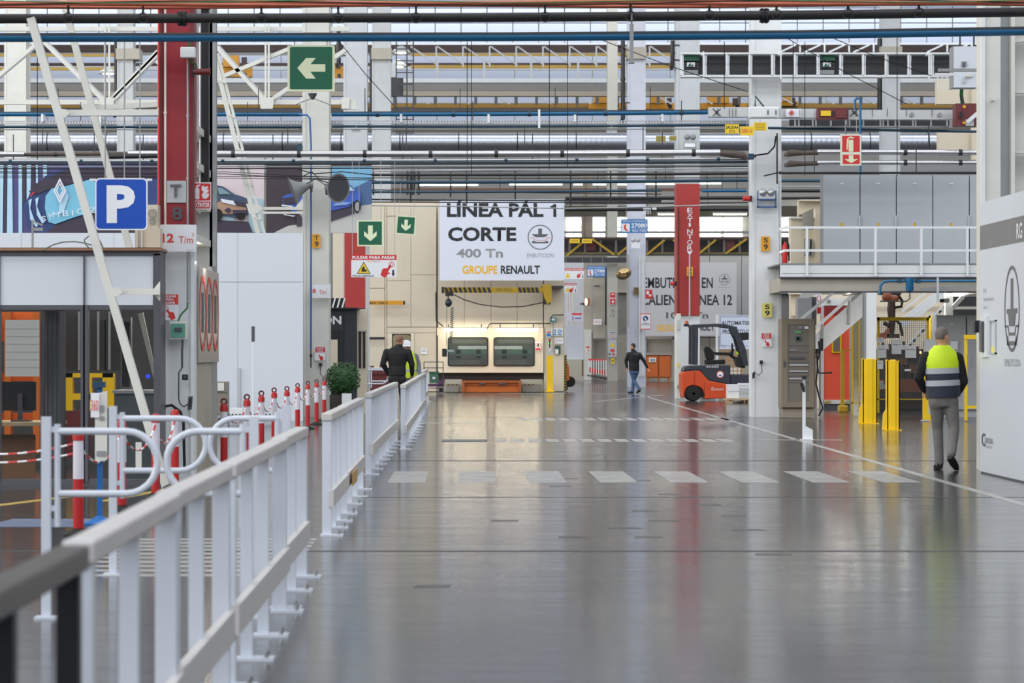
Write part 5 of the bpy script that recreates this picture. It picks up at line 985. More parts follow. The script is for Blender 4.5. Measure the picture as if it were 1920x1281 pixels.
sm(MB().cyl(W(1030.7, 636, 40.25), W(1030.7, 641, 40.25), .04, 10).build('red_lens', red, t)); sm(MB().cyl(W(1030.7, 641, 40.25), W(1030.7, 646, 40.25), .04, 10).build('green_lens', mat('green_lamp', (40,200,110), 0.3, emit=2), t)); MB().disc(1031, 657, 1.6, 40.18, .03).build('button', signwhite, t)
t = thing('guard_post', 'yellow square guard post at the press corner', 'post', W(1031, 735, 40.2)); MB().pb(1025.5, 667, 1037, 735, 40.2, .22).build('post', yellow, t); MB().pb(1022, 733.5, 1040, 735.3, 40.1, .3).build('foot_plate', yellow, t)
t = thing('picture_holder', 'small green and white document holder on the press corner', 'holder', W(1044, 664, DP)); MB().pb(1040, 648, 1051, 664, DP-.04, .04).build('board', greenp, t); MB().pb(1041, 655, 1047, 664, DP-.06, .04).build('paper', signwhite, t)
# floor-level pieces before the press
t = thing('scrap_container', 'long orange pallet frame on the floor before the press', 'pallet', W(922, 735, 40)); MB().pb(869, 717, 975, 735, 40.3, 1.2).build('body', orange, t); MB().pb(866, 714.5, 977, 718, 40.25, 1.3).build('lip', mat('orange_dark', (170,84,24), 0.5), t); MB().pb(873, 722.5, 972, 723.3, 40.28, .03).build('groove', MATS['orange_dark'], t)
for x in (866, 972): MB().pb(x, 718, x+5, 735, 40.24, .2).build('corner_post', MATS['orange_dark'], t)
MB().pb(898, 718.5, 910, 721, 40.24, .05).pb(933, 718.5, 948, 721, 40.24, .05).build('scuffed_slot', dgrey, t)
for lb, x0, x1 in (('low grey step with a hatched edge left of the orange frame', 834, 866), ('low grey step with a hatched edge right of the orange frame', 977, 1018)):
    t = thing('machine_step', lb, 'step', W((x0+x1)/2, 735, 40.5)); MB().pb(x0, 712, x1, 735, 40.5, 1).build('block', beamc, t); MB().pb(x0+3, 720, x1-6, 735, 40.45, .1).build('niche', mat('niche_grey', (140,136,128), 0.6), t)
    for k in range(6): MB().prism([(x0+3+k*3.8, 720), (x0+5+k*3.8, 720), (x0+4+k*3.8, 722.5), (x0+2+k*3.8, 722.5)], 40.44, .02).build('hatch', black if k % 2 else dyellow, t)
t = thing('trolley_cart', 'purple wire trolley carrying a green crate', 'trolley', W(812, 735, 38.5)); pu = mat('purple_paint', (84,46,84), 0.45); CD = 38.5
for a, b in (((795, 679), (795, 728)), ((831, 679), (831, 728)), ((795, 679), (831, 679)), ((795, 690), (831, 690)), ((795, 728), (831, 728))): MB().bar(W(*a, CD), W(*b, CD), .03, .03).build('frame_bar', pu if a[1] != 679 else dgrey, t)
MB().pb(797, 720, 832, 725, CD, .8).build('deck', pu, t); MB().pb(823, 713, 832, 721, CD-.05, .4).build('bracket', pu, t)
for x in (799, 827):
    for q in (0, .7): c = W(x, 731.5, CD)+Vector((0, q, 0)); sm(MB().cyl(c-Vector((0, .03, 0)), c+Vector((0, .03, 0)), .075, 14).build('wheel', rubber, t))
t = thing('green_crate', 'green plastic crate on the purple trolley', 'crate', W(814, 719, CD)); MB().pb(805, 698, 822, 718.5, CD+.05, .35).build('body', mat('crate_green', (58,104,84), 0.5), t); MB().pb(804, 697, 823, 700, CD+.04, .38).build('rim', mat('crate_green'), t); MB().pb(811, 707, 816, 711, CD+.03, .02).build('label', signwhite, t)
t = thing('oil_drum_pallet', 'dark red machine block behind the far gates', 'machine', W(705, 745, 33)); MB().pb(685, 693, 727, 745, 33, .8).build('body', mat('dark_red_machine', (96,30,34), 0.5, var=.2), t); MB().pb(683, 686, 700, 693, 33, .6).pb(712, 684, 722, 693, 33.05, .3).build('top_valve', maroon, t); MB().pb(688, 700, 724, 702, 32.97, .04).build('rim', maroon, t); MB().pb(690, 735, 722, 745, 32.95, .06).build('skirt', black, t)
# ================================================================ CORRIDOR AND FAR RIGHT WALL
stone = mat('stone_panel', (150,146,138), 0.6, var=0.12); stone2 = mat('light_stone_panel', (172,166,154), 0.6, var=0.1); conc = mat('rough_concrete', (140,137,130), 0.8, var=0.18)
cw = struct(bpy.data.objects.new('wall_corridor', None)); COL.objects.link(cw); cw.location = W(1120, 713, 60); cw.location.z = 0; ORG[cw.name] = tuple(cw.location); cw['label'] = 'panelled far corridor wall'
def cp(nm, x0, y0, x1, y1, d, m, th=.3): return MB().pb(x0, y0, x1, y1, d, th).build(nm, m, cw)
cp('panel', 1056, 490, 1095, 713, 60, mat('corridor_light', (196,198,204), 0.5)); cp('panel', 1095, 505, 1112, 713, 58, beamc); cp('panel', 1112, 522, 1135, 634, 57.8, stone2, .5); cp('panel', 1113, 636, 1138, 713, 58.2, stone2); cp('panel', 1158, 490, 1180, 544, 59, stone); cp('panel', 1158, 549, 1180, 627, 59, conc); cp('panel', 1158, 628, 1180, 713, 59, stone2); cp('lintel', 1156, 544, 1180, 549, 58.9, stone2, .5)
cp('white_board', 1095, 618, 1109, 713, 57.9, offw, .05); cp('gap_strip', 1134.5, 500, 1137.5, 610, 57.7, black, .1); cp('lintel', 1056, 483, 1180, 492, 56.6, dk, .6); cp('panel', 1095, 490, 1138, 505, 58.5, stone)
cp('white_tarp', 1063, 611, 1094, 674, 56, mat('pale_tarp', (196,200,212), 0.5), .05); cp('low_wall', 1063, 674, 1094, 713, 55.9, beamc, .4); cp('vent_grille', 1114, 535, 1125, 538, 57.7, dgrey, .05)
t = thing('tube_bank', 'bright vertical tubes behind the corridor warning boards', 'tubes', W(1069, 610, 55))
for x in (1064, 1069, 1074): sm(MB().tube([W(x, 545, 55), W(x, 610, 55)], .05, 8).build('tube', mat('pale_glossy_tube', (220,214,206), 0.2), t))
t = thing('wall_lamp', 'round lit bulkhead lamp on the corridor pillar', 'lamp', W(1101, 574, 57.6)); MB().ell(W(1099, 566, 57.6), .07, .07, .19).build('lens', mat('warm_lens', (255,220,180), 0.4, emit=3, var=0), t); MB().pb(1100, 559, 1106, 573, 57.65, .2).build('cage', mat('copper_cage', (140,92,66), 0.4), t)
t = thing('beacon', 'dark red beacon beside the corridor lamp', 'beacon', W(1091, 572, 57)); sm(MB().tube([W(1088, 570, 57), W(1094, 570, 57)], .05, 10).build('lens', maroon, t)); MB().pb(1094, 567, 1096, 573, 57, .2).build('base', black, t)
def hatchpost(label, x0, x1, y0, y1, d):
    t = thing('hazard_post', label, 'post', W((x0+x1)/2, y1, d)); MB().pb(x0, y0, x1, y1, d, .15).build('post', dyellow, t); n = max(3, int((y1-y0)/5)); h = (y1-y0)/n
    for k in range(n): y = y0+k*h; MB().prism([(x0, y+h*.5), (x1, y), (x1, y+h*.5), (x0, y+h)], d-.01, .02).build('black_stripe', black, t)
hatchpost('thin hazard-striped post deep in the corridor', 1091, 1094, 675, 706, 55.5); hatchpost('hazard-striped post at the right corner of the press', 1058, 1062.5, 666, 734, 40.5)
t = thing('parked_tug', 'amber tug with a black wheel peeking out behind the press', 'vehicle', W(1066, 734, 41.5)); MB().prism([(1061, 690), (1064, 680), (1067, 690), (1068, 712), (1061, 716)], 41.5, .8).build('body', orange, t); c = W(1068.5, 716, 41.6); sm(MB().cyl(c-Vector((0, .1, 0)), c+Vector((0, .15, 0)), .2, 20).build('wheel', rubber, t)); MB().pb(1060, 716, 1065, 731, 41.6, .3).build('frame', dgrey, t)
t = thing('ramp_railing', 'red and white ramp railing in the corridor', 'railing', W(1120, 706, 54)); MB().prism([(1103, 673), (1137, 674), (1137, 677), (1103, 677)], 54, .04).build('top_rail', signred, t); MB().prism([(1103, 688), (1137, 696), (1137, 703), (1103, 698)], 54, .04).build('toe_board', signred, t)
for k in range(8): x = 1103.5+4.6*k; MB().pb(x, 675, x+1.4, 700+k*.7, 53.98, .05).build('post', signwhite, t)
MB().prism([(1101, 703), (1138, 708), (1138, 713), (1101, 705)], 53.9, .6).build('ramp_edge', dk, t)
# signs of the corridor
def pulsar_far(label, x0, y0, x1, y1, d, top):
    t = sign(label, x0, y0, x1, y1, d, signwhite, .02, 0, (x0+3, x1-3), top); h = y1-y0; lay(t, 'red_band', signred, x0, y0, x1, y0+h*.24); lpoly(t, 'triangle', signyel, [(x0+6, y0+h*.38), (x0+11, y0+h*.9), (x0+1, y0+h*.9)]); lpoly(t, 'hand', signred, hand(x1-5, y0+h*.42, -.32)); lay(t, 'arrow', letblk, x1-3, y0+h*.6, x1-1.5, y1-1); text('PULSAR PARA PASAR', x0+1, y0+h*.05, x1-1, y0+h*.2, d, signwhite, t, .02, .006)
pulsar_far('far hanging PULSAR PARA PASAR board, larger upper one', 1058.5, 503, 1095, 523, 50, 484); pulsar_far('far hanging PULSAR PARA PASAR board, smaller lower one', 1058.5, 531, 1081, 549, 52, 524)
def phone(label, x0, y0, x1, y1, d, wires, top):
    t = sign(label, x0, y0, x1, y1, d, teleblue, .06, 0, wires, top); w = x1-x0; h = y1-y0; X = lambda f: x0+w*f; Y = lambda f: y0+h*f
    lay(t, 'white_field', signwhite, X(.03), Y(.32), X(.33), Y(.9)); lpoly(t, 'handset', letred, [(X(.12), Y(.4)), (X(.22), Y(.38)), (X(.19), Y(.5)), (X(.2), Y(.7)), (X(.27), Y(.82)), (X(.2), Y(.88)), (X(.11), Y(.7))], l=2)
    ltext(t, 'TELÉFONO DE EMERGENCIA', X(.03), Y(.05), X(.97), Y(.22), signwhite, .0); ltext(t, '27080', X(.38), Y(.3), X(.96), Y(.62), signwhite, .03); ltext(t, '983417080', X(.4), Y(.74), X(.94), Y(.92), signwhite, .0); lay(t, 'rule', signwhite, X(.38), Y(.67), X(.95), Y(.69)); return t
phone('blue emergency telephone sign 27080 hung between the columns', 1164, 411, 1215, 437, 40, (1174, 1208), 393); phone('smaller far blue telephone sign 27080 in the corridor', 1101, 499, 1135.5, 519, 50, (1108, 1130), 484)
t = sign('violet and white notice hanging before the tube bank', 1063, 586, 1092.5, 602, 54.5, mat('violet_white', (206,202,222), 0.4), .02); lay(t, 'red_title', letred, 1072, 587, 1091, 591); lay(t, 'text_line', letblue, 1078, 596, 1090, 598); lpoly(t, 'small_triangle', letdg, [(1074, 593), (1076, 596), (1072, 596)], [(1074, 597), (1076, 600), (1072, 600)])
t = sign('small white 12 T/m plate on the corridor wall', 1112.5, 598.5, 1128, 609, 57.6, signwhite, .02); ltext(t, '12', 1114.5, 601.5, 1119, 606, letred, .02); ltext(t, 'T/m', 1120.5, 601.5, 1126, 606, letred, 0)
text('S', 1146.5, 580, 1152.5, 586, 57, letdg, S12, .0); text('12', 1144.5, 588.5, 1152.5, 594.5, 57, letdg, S12, .0)
t = sign('red fire hose sign with a down arrow on the S 12 column', 1143.3, 548, 1154.5, 571, 56.95, signwhite, .02); lay(t, 'red_field', signred, 1143.8, 548.5, 1154, 558.5); lay(t, 'red_field', signred, 1143.8, 560, 1154, 570.5); lpoly(t, 'arrow', signwhite, [(1148, 562), (1150, 562), (1150, 565.5), (1152, 565.5), (1149, 569), (1146, 565.5), (1148, 565.5)], l=2); lay(t, 'hose_symbol', signwhite, 1146.5, 551, 1151.5, 553, 2)
for lb, x0, y0, x1, y1 in (('prohibition notice panel on the S 12 column', 1140.5, 621, 1156.5, 635.5), ('yellow triangle notice panel on the S 12 column', 1140.5, 637, 1156.5, 670)):
    t = sign(lb, x0, y0, x1, y1, 56.9, greyw, .05)
    if y1 < 640: lring(t, 'red_ring', letred, 1148.5, 630, 4, .9); lay(t, 'title', letdg, 1143, 623, 1154, 624.5)
    else:
        lpoly(t, 'yellow_triangle', signyel, [(1148.5, 641), (1153, 651), (1144, 651)]); lay(t, 'red_block', letred, 1144.5, 655, 1152.5, 660); lpoly(t, 'hand', letred, hand(1147, 661, .2)); lay(t, 'black_button', black, 1142, 662.5, 1144.5, 666)
t = sign('small yellow triangle sticker low on the S 12 column', 1146, 672, 1152, 682, 56.9, signyel, .01); lpoly(t, 'black_mark', letblk, [(1149, 674), (1151, 678), (1147, 678)])
t = sign('small red hand sticker on the corridor pillar', 1098.5, 649, 1106, 659, 57.5, signwhite, .01); lay(t, 'red_block', letred, 1099, 649.5, 1105.5, 653); lpoly(t, 'hand', letred, hand(1101, 654, .15))
t = thing('convex_mirror', 'round brownish convex mirror at the corridor mouth', 'mirror', W(1170, 525, 46)); rot = Matrix.Rotation(math.radians(-22), 3, 'Y'); c = W(1169.5, 513, 46)
sm(MB().ell(c, .30, .08, .23, 20, 10, rot).build('mirror_dome', mat('mirror_glass', (176,150,110), 0.06, 0.9, var=.3), t)); sm(MB().ell(c+Vector((0, .04, 0)), .315, .05, .245, 20, 10, rot).build('rim', mat('mirror_rim', (60,50,44), 0.5), t)); MB().bar(c+Vector((0, .05, 0)), W(1180, 508, 47), .05, .05).build('arm', dsteel, t)
# S11 dress-up
for x in (1200, 1204, 1207): tag(sm(MB().tube([W(x, 478, 46.9), W(x, 705, 46.9)], .03, 8).build('conduit', white)), 'white conduit down the bluish white column, %s' % {1200: 'nearest its middle', 1204: 'second', 1207: 'outermost'}[x], 'conduit')
tag(MB().pb(1176, 478, 1178.6, 612, 46.95, .1).build('edge_strip', stone2), 'thin beige strip beside the bluish white column', 'strip')
t = sign('white notice with a blue ring and red frame on the bluish column', 1200.5, 588, 1220.5, 618, 46.5, letred, .02); lay(t, 'white_field', signwhite, 1201.5, 589.5, 1219.5, 616.5); MB().disc(1210.3, 597.5, 5.2, 46.5, -.006).build('blue_disc', letblue, t); lpoly(t, 'arm_symbol', signwhite, [(1207, 595), (1210, 596), (1213.5, 601), (1211, 602)], l=3); lay(t, 'text_line', letblue, 1204, 606, 1217, 607); lay(t, 'text_line', letblue, 1203, 609, 1218, 610)
MB().bar(W(1202, 617, 46.6), W(1202, 620, 46.9), .03, .03).build('bracket', dsteel, t)
tagplate('small brown tag on the bluish white column', 'S', '11', 1188, 539, 1197.5, 553, 46.95, mat('brown_tag', (126,104,66), 0.5))
t = sign('red and white hose reel sign before the line 12 board', 1210, 543.5, 1223, 560.5, 46.3, signred, .02); lay(t, 'white_symbol', signwhite, 1212, 546, 1217, 552); lay(t, 'white_symbol', signwhite, 1217, 552, 1221, 556); MB().bar(W(1209, 545, 46.4), W(1212, 545, 46.4), .03, .03).build('bracket', dsteel, t)
t = thing('twin_emergency_lamp', 'twin emergency lamp on the bluish white column', 'lamp', W(1192, 466, 46.6)); MB().pb(1184, 455, 1200, 466, 46.6, .25).build('case', signwhite, t); [sm(MB().ell(W(x, 450, 46.6), .1, .08, .1).build('lamp_head', greyw, t)) for x in (1187, 1196)]
# orange container and wall behind
t = thing('steel_container', 'orange two-door container on short feet beside the bluish column', 'container', W(1236, 714, 55)); OC = mat('container_orange', (196,96,30), 0.5, var=.1)
MB().pb(1211, 666, 1258, 709, 55, 1.3).build('body', OC, t); MB().pb(1213, 668, 1233, 707, 54.96, .05).build('door', OC, t); MB().pb(1236, 668, 1256, 707, 54.96, .05).build('door', OC, t); MB().pb(1210, 661.5, 1259, 666, 54.95, 1.4).build('lid', mat('grey_lid', (150,146,136), 0.5), t); MB().pb(1217, 671, 1230, 679, 54.93, .03).build('white_label', signwhite, t); MB().pb(1219, 673, 1228, 677, 54.92, .01).build('label_print', letgrey, t)
for x in (1214, 1234, 1253): MB().pb(x, 709, x+3, 715, 55, .3).build('foot', OC, t)
ew = struct(bpy.data.objects.new('wall_line_twelve', None)); COL.objects.link(ew); ew.location = W(1300, 714, 56.5); ew.location.z = 0; ORG[ew.name] = tuple(ew.location); ew['label'] = 'pale enclosure wall behind the line 12 board'
for x0, x1 in ((1208, 1268), (1269, 1330), (1331, 1390), (1391, 1540)): MB().pb(x0, 478, x1, 632, 57, .3).build('panel', mat('enclosure_grey', (176,174,172), 0.5), ew); MB().pb(x0, 633, x1, 715, 57, .3).build('panel', stone2, ew)
MB().pb(1212, 636, 1261, 668, 56.9, .1).build('roller_door', mat('roller_door', (186,178,164), 0.5), ew); [MB().pb(a, b, c_, e, 56.8, .2).build('door_frame', beamc, ew) for a, b, c_, e in ((1210, 632, 1264, 636), (1209, 632, 1212, 714), (1261, 632, 1264, 714))]
MB().pb(1268, 632, 1400, 634, 56.8, .2).build('rail', dgrey, ew)
t = sign('big pale line 12 board EMBUTICION EN CALIENTE behind the red column', 1208, 492, 1381, 630, 56, mat('line12_white', (196,196,200), 0.5, var=.03, scale=.5), .06)
ltext(t, 'EMBUTICIÓN EN', 1206, 515.5, 1336.5, 540.5, letblk, .02); ltext(t, 'CALIENTE LÍNEA 12', 1203, 548, 1372.5, 572.5, letblk, .02); ltext(t, '1000 Tn', 1249, 585.5, 1328, 597.5, letdg, .03); ltext(t, 'GROUPE', 1231.5, 609, 1276, 621.5, letyel, .03); ltext(t, 'RENAULT', 1283, 608, 1340, 620.5, letblk, .03); press_logo(t, 1358.5, 524.5, 10.5, letdg, letdg); ltext(t, 'EMBUTICIÓN', 1347.5, 537.5, 1370, 540, letgrey, .0)
t = sign('white AUTOMATISMO PRODUCTO board partly behind the S9 column', 1349, 591, 1442, 655, 45, mat('panel_blue_white', (214,220,240), 0.45, var=.02), .05); [MB().pb(a, b, c_, e, 44.985, .01).build('blue_rule', letblue, t) for a, b, c_, e in ((1350.5, 592.5, 1440, 593), (1350.5, 592.5, 1351, 648), (1350.5, 647.6, 1364, 648.2))]
ltext(t, 'AUTOMATISMO', 1353, 602, 1416, 609.5, letblk, .02); ltext(t, 'PRODUCTO DE', 1355, 618, 1409, 626, letblk, .02); ltext(t, 'CARROCERÍA', 1366, 647, 1402, 650, letblk, .0)
for x in (1342, 1440): MB().pb(x, 590, x+5, 728, 45.0, .1).build('post', white, t)
# far pillars, gantry
for lb, x0, x1 in (('beige far pillar behind the strip windows, first', 1092, 1111), ('beige far pillar behind the strip windows, second', 1137, 1156)):
    tag(MB().pb(x0, 310, x1, 482, 71, .5).pb(x0-2, 310, x0+2, 482, 70.9, .3).build('far_pillar', mat('far_pillar_beige', (168,156,142), 0.6)), lb, 'pillar')
gt = thing('gantry_truss', 'dark lattice gantry with yellow diagonals over the corridor', 'truss', W(1230, 482, 51)); GD = 51
MB().pb(1056, 445, 1542, 449, GD, .3).build('top_chord', dkbrown, gt); MB().pb(1056, 473, 1542, 477, GD, .3).build('bottom_chord', mat('olive_chord', (104,92,56), 0.6), gt); MB().pb(1056, 449, 1542, 473, GD+.25, .05).build('dark_backing', mat('gantry_dark_sheet', (44,40,40), 0.7), gt); MB().pb(1056, 477, 1542, 480, GD+.1, .2).build('flange', galv, gt)  # dark sheet behind the gantry lattice
for k in range(17):
    x = 1066+29*k; MB().pb(x, 449, x+4, 473, GD+.05, .1).build('post', mat('gantry_post', (110,100,98), 0.6), gt)
    if k % 3 == 1: MB().pb(x+5, 452, x+22, 470, GD+.15, .05).build('maroon_panel', maroon, gt)
for a, b in (((1062, 480), (1098, 450)), ((1110, 448), (1152, 478)), ((1158, 478), (1182, 458)), ((1212, 478), (1246, 450)), ((1262, 450), (1300, 478)), ((1310, 476), (1342, 450)), ((1360, 476), (1400, 448)), ((1420, 448), (1460, 476)), ((1470, 476), (1510, 448))): MB().bar(W(*a, GD-.05), W(*b, GD-.05), .09, .09).build('diagonal', dyellow, gt)
for lb, x0 in (('yellow plate on the gantry, left one', 1068), ('yellow plate on the gantry, right one', 1091)):
    t = sign(lb, x0, 448, x0+19, 456, GD-.2, signyel, .03); lay(t, 'print', dyellow, x0+3, 451, x0+16, 453); MB().bar(W(x0+9, 448, GD-.15), W(x0+9, 446, GD), .03, .03).build('clip', dsteel, t)
# EXTINTOR column dress-up
for ch, y0, y1 in (('E', 390, 398.5), ('X', 400, 407.5), ('T', 409, 417), ('I', 418.5, 425), ('N', 430, 438.5), ('T', 440, 448), ('O', 450, 459.5), ('R', 460.5, 470)): text(ch, 1288.5 if ch != 'I' else 1291.5, y0, 1298.5 if ch != 'I' else 1295, y1, 34.9, signwhite, S10, .006, .01)
MB().prism([(1288, 471), (1298.5, 471), (1293, 479)], 34.9, -.01).build('arrow_head', signwhite, S10)
tag(sm(MB().tube([W(1293, 479, 34.8), W(1293, 600, 34.8)], .022, 8).build('conduit', greyw)), 'thin white conduit down the EXTINTOR column', 'conduit')
tagplate('amber S 10 tag on the red EXTINTOR column', 'S', '10', 1287.5, 500.5, 1299.5, 518, 34.85, ambery)
t = thing('siren_lamp', 'red siren lamp on the left of the EXTINTOR column', 'siren', W(1263, 537, 34.9)); sm(MB().tube([W(1257, 532, 34.9), W(1264, 532, 34.9)], [.05, .06], 12).build('lens', signred, t)); MB().pb(1264, 528, 1269, 536, 34.9, .15).build('base', black, t)
tag(sm(MB().tube([W(1271.5, 390, 34.85), W(1271.5, 600, 34.85)], .03, 8).build('conduit', maroon)), 'maroon conduit on the left edge of the EXTINTOR column', 'conduit')
t = thing('wall_cabinet', 'tall narrow white cabinet on the left edge of the EXTINTOR column', 'cabinet', W(1272, 748, 34.7)); MB().pb(1269, 588, 1276.5, 748, 34.7, .3).build('body', offw, t); MB().pb(1270, 600, 1275, 618, 34.68, .03).build('vent', greyw, t); MB().pb(1270.5, 681, 1273.5, 688, 34.68, .02).build('yellow_label', signyel, t); MB().pb(1270, 722, 1277, 728, 34.68, .03).build('grey_band', grey, t)
t = thing('twin_emergency_lamp', 'twin emergency lamp high on the EXTINTOR column', 'lamp', W(1294, 278, 34.7)); MB().pb(1283, 264, 1306, 277, 34.7, .3).build('case', galv, t); MB().pb(1284, 269, 1303, 276, 34.68, .05).build('diffuser', signwhite, t); [sm(MB().ell(W(x, 257, 34.7), .1, .09, .1).build('lamp_head', grey, t)) for x in (1288, 1299)]
t = thing('siren_lamp', 'red siren lamp on the left edge of the S9 column', 'siren', W(1400, 378, 24.95)); sm(MB().tube([W(1393, 372.5, 24.95), W(1406, 372.5, 24.95)], [.05, .06], 12).build('lens', signred, t)); MB().pb(1405, 367, 1410, 378, 24.95, .12).build('base', black, t)
for lb, x0, y0, x1, y1, w_ in (('yellow SALIDA 4 CT-2 plate', 1359.5, 233, 1385.5, 250.5, 's'), ('yellow 380-V plate', 1388, 237, 1413, 254, 'v'), ('yellow printed plate on the S9 column', 1413, 229.5, 1437, 245, 'p')):
    t = sign(lb + ' hung under the busbar', x0, y0, x1, y1, 24.2, signyel, .01, 0, ((x0+x1)/2,), 220)
    if w_ == 's': ltext(t, 'SALIDA4', 1361, 236, 1384, 241.5, letblk, .02); ltext(t, 'CT-2', 1367, 244, 1378, 249, letblk, .02)
    elif w_ == 'v': ltext(t, '380-V', 1390, 241.5, 1411, 249.5, letred, .0)
    else: [lay(t, 'printed_line', dyellow, 1416, 232+3.4*k, 1434, 233.4+3.4*k) for k in range(4)]
for lb, x0, x1, y0, y1 in (('faded yellow plate hanging by the duct, left', 1230, 1248, 255, 266), ('faded yellow plate hanging by the duct, right', 1255, 1268, 255, 264)):
    t = sign(lb, x0, y0, x1, y1, 26.1, mat('faded_yellow', (160,150,80), 0.5), .02, 0, ((x0+x1)/2,), 240); lay(t, 'print', dyellow, x0+3, y0+3, x1-3, y0+5)
tag(MB().pb(1137, 243, 1157, 250, 26.1, .03).pb(1146, 236, 1147, 243, 26.1, .3).build('hanging_plate', greyw), 'blank white plate hanging below the tray', 'plate')
tag(MB().pb(659, 243, 676, 248, 26.1, .03).pb(667, 236, 668, 243, 26.1, .3).build('hanging_plate', greyw), 'blank white plate hanging right of T9', 'plate')
t = thing('cable_clamp_rack', 'white dangling cable clamp rack over the corridor', 'rack', W(1213, 403, 31)); MB().pb(1206, 390, 1221, 392, 31, .1).build('plate', white, t)
for k in range(5): MB().pb(1207+3*k, 391, 1208+3*k, 402, 31, .02).build('tie', white, t)
MB().pb(1223, 389, 1231, 393.5, 31, .06).build('clamp', white, t)
# ================================================================ FORKLIFT
FD = 33.3
fk = thing('forklift', 'orange and charcoal forklift truck parked behind the S9 column', 'forklift', (FX(1330, FD), FD*K, 0))
def q(*p): return [(1260+x/7.12, 590+y/7.12) for x, y in p]
def fp(nm, m, th, off, *pts, r=.02): 
    o = MB()
    vs = [W(x, y, FD)+Vector((0, off, 0)) for x, y in q(*pts)]; o.ext(vs, Vector((0, th, 0))); o = o.build(nm, m, fk); bev(o, r, 2); return o
fp('counterweight', forkor, 1.12, 0, (128,800),(140,775),(175,758),(300,745),(375,750),(430,810),(490,880),(745,930),(745,1112),(437,1132),(432,1060),(410,1000),(360,960),(290,945),(225,955),(185,990),(165,1060),(165,1125),(145,1105),(130,960), r=.03)
fp('bonnet', forkdk, 1.10, -.01, (150,760),(165,715),(190,688),(262,680),(780,672),(782,928),(745,926),(490,880),(380,750),(300,745), r=.025)
fp('front_frame', forkdk, 1.0, .05, (780,800),(1130,800),(1130,930),(780,928)); fp('side_panel', forkor, .06, -.03, (437,880),(500,890),(740,938),(740,1108),(437,1126), r=.01)
for nm, pts, off in (('rear_pillar', ((262,182),(300,180),(300,672),(258,665)), .04), ('rear_pillar', ((300,180),(352,175),(345,672),(300,672)), .02), ('rear_pillar', ((262,182),(300,180),(300,672),(258,665)), 1.0)): fp(nm, forkdk, .08, off, *pts, r=.01)
for off in (.02, .98): fp('roof_beam', forkdk, .1, off, (255,140),(300,132),(610,120),(700,128),(872,165),(872,192),(740,180),(610,158),(330,176),(258,182), r=.01); fp('front_pillar', forkdk, .09, off, (790,192),(868,180),(940,340),(990,470),(1020,680),(960,690),(930,590),(860,330), r=.01)
for k in range(6): a = W(*q((330+95*k, 150))[0], FD); MB().box(a.x-.015, a.x+.015, a.y+.05, a.y+1.05, a.z-.015, a.z+.015).build('roof_slat', forkdk, fk)
fp('seat_back', rubber, .5, .3, (445,450),(478,420),(520,440),(565,490),(580,540),(572,600),(500,612),(470,570), r=.03); fp('seat_cushion', rubber, .55, .28, (462,600),(600,605),(722,600),(725,662),(462,668), r=.03); fp('armrest', rubber, .1, .3, (560,500),(760,505),(840,520),(820,548),(600,545), r=.015)
fp('steering_column', black, .3, .4, (770,540),(830,450),(850,460),(830,540),(960,640),(985,700),(900,700),(850,600)); fp('dashboard', black, .8, .15, (850,560),(985,600),(985,720),(880,690)); fp('mast', black, .9, .1, (880,245),(1060,235),(1060,330),(960,345),(940,330), r=.01)
c = W(*q((825, 455))[0], FD)+Vector((0, .5, 0)); sm(MB().torus(c, .16, .015, 'x', 20, 6).build('steering_wheel', rubber, fk)); fp('hi_vis_rag', mat('hi_vis_yellow', (206,228,40), 0.6), .08, .1, (860,490),(885,500),(895,545),(870,530), r=.005)
for xx, off in ((1260+290/7.12, -.02), (1260+290/7.12, .95), (1260+1000/7.12, -.02), (1260+1000/7.12, .95)):
    c = W(xx, 590+1068/7.12, FD)+Vector((0, off, 0)); c.z = .225; w = MB().lathe([(.12, -.02), (.2, -.02), (.225, .02), (.225, .15), (.2, .19), (.12, .19)], c, 24, 'y').build('tyre', rubber, fk); sm(w); sm(MB().lathe([(.04, -.02), (.12, -.01), (.12, .02)], c, 16, 'y').build('hub', mat('hub_grey', (60,58,58), 0.5), w))
MB().box(FX(1283, FD), FX(1395, FD), FD*K+.1, FD*K+1.0, .12, .5).build('chassis', black, fk)
b = W(*q((197, 150))[0], FD); MB().pb(1260+160/7.12, 590+122/7.12, 1260+228/7.12, 590+160/7.12, FD+.1, .1).build('beacon_base', black, fk); sm(MB().cyl(W(1287.5, 607, FD+.12), W(1287.5, 602, FD+.12), .05, 12).build('beacon_lens', mat('beacon_orange', (226,90,20), 0.3), fk)); MB().bar(W(1291, 612, FD+.12), W(1298, 613, FD+.1), .03, .03).build('beacon_arm', dgrey, fk)
text('45405', 1260+450/7.12, 590+683/7.12, 1260+622/7.12, 590+710/7.12, FD-.012, signwhite, fk, .0); MB().disc(1260+643/7.12, 590+800/7.12, 7, FD-.006, .006).build('decal_ring', letred, fk); MB().disc(1260+643/7.12, 590+800/7.12, 5.6, FD-.008, .006).build('decal_disc', signwhite, fk); MB().prism([(1347.5, 703), (1353, 703), (1352, 705.5), (1348.5, 705.5)], FD-.01, .004).build('decal_mark', letblue, fk)
text('C', 1260+525/7.12, 590+972/7.12, 1260+560/7.12, 590+1012/7.12, FD-.014, signwhite, fk, .02); text('arrocería', 1260+562/7.12, 590+980/7.12, 1260+685/7.12, 590+1010/7.12, FD-.014, signwhite, fk, .0)
for a, bb in (((430, 1130), (437, 880)), ((300, 960), (300, 750))): MB().bar(W(*q(a)[0], FD-.002), W(*q(bb)[0], FD-.002), .01, .008).build('panel_joint', maroon, fk)
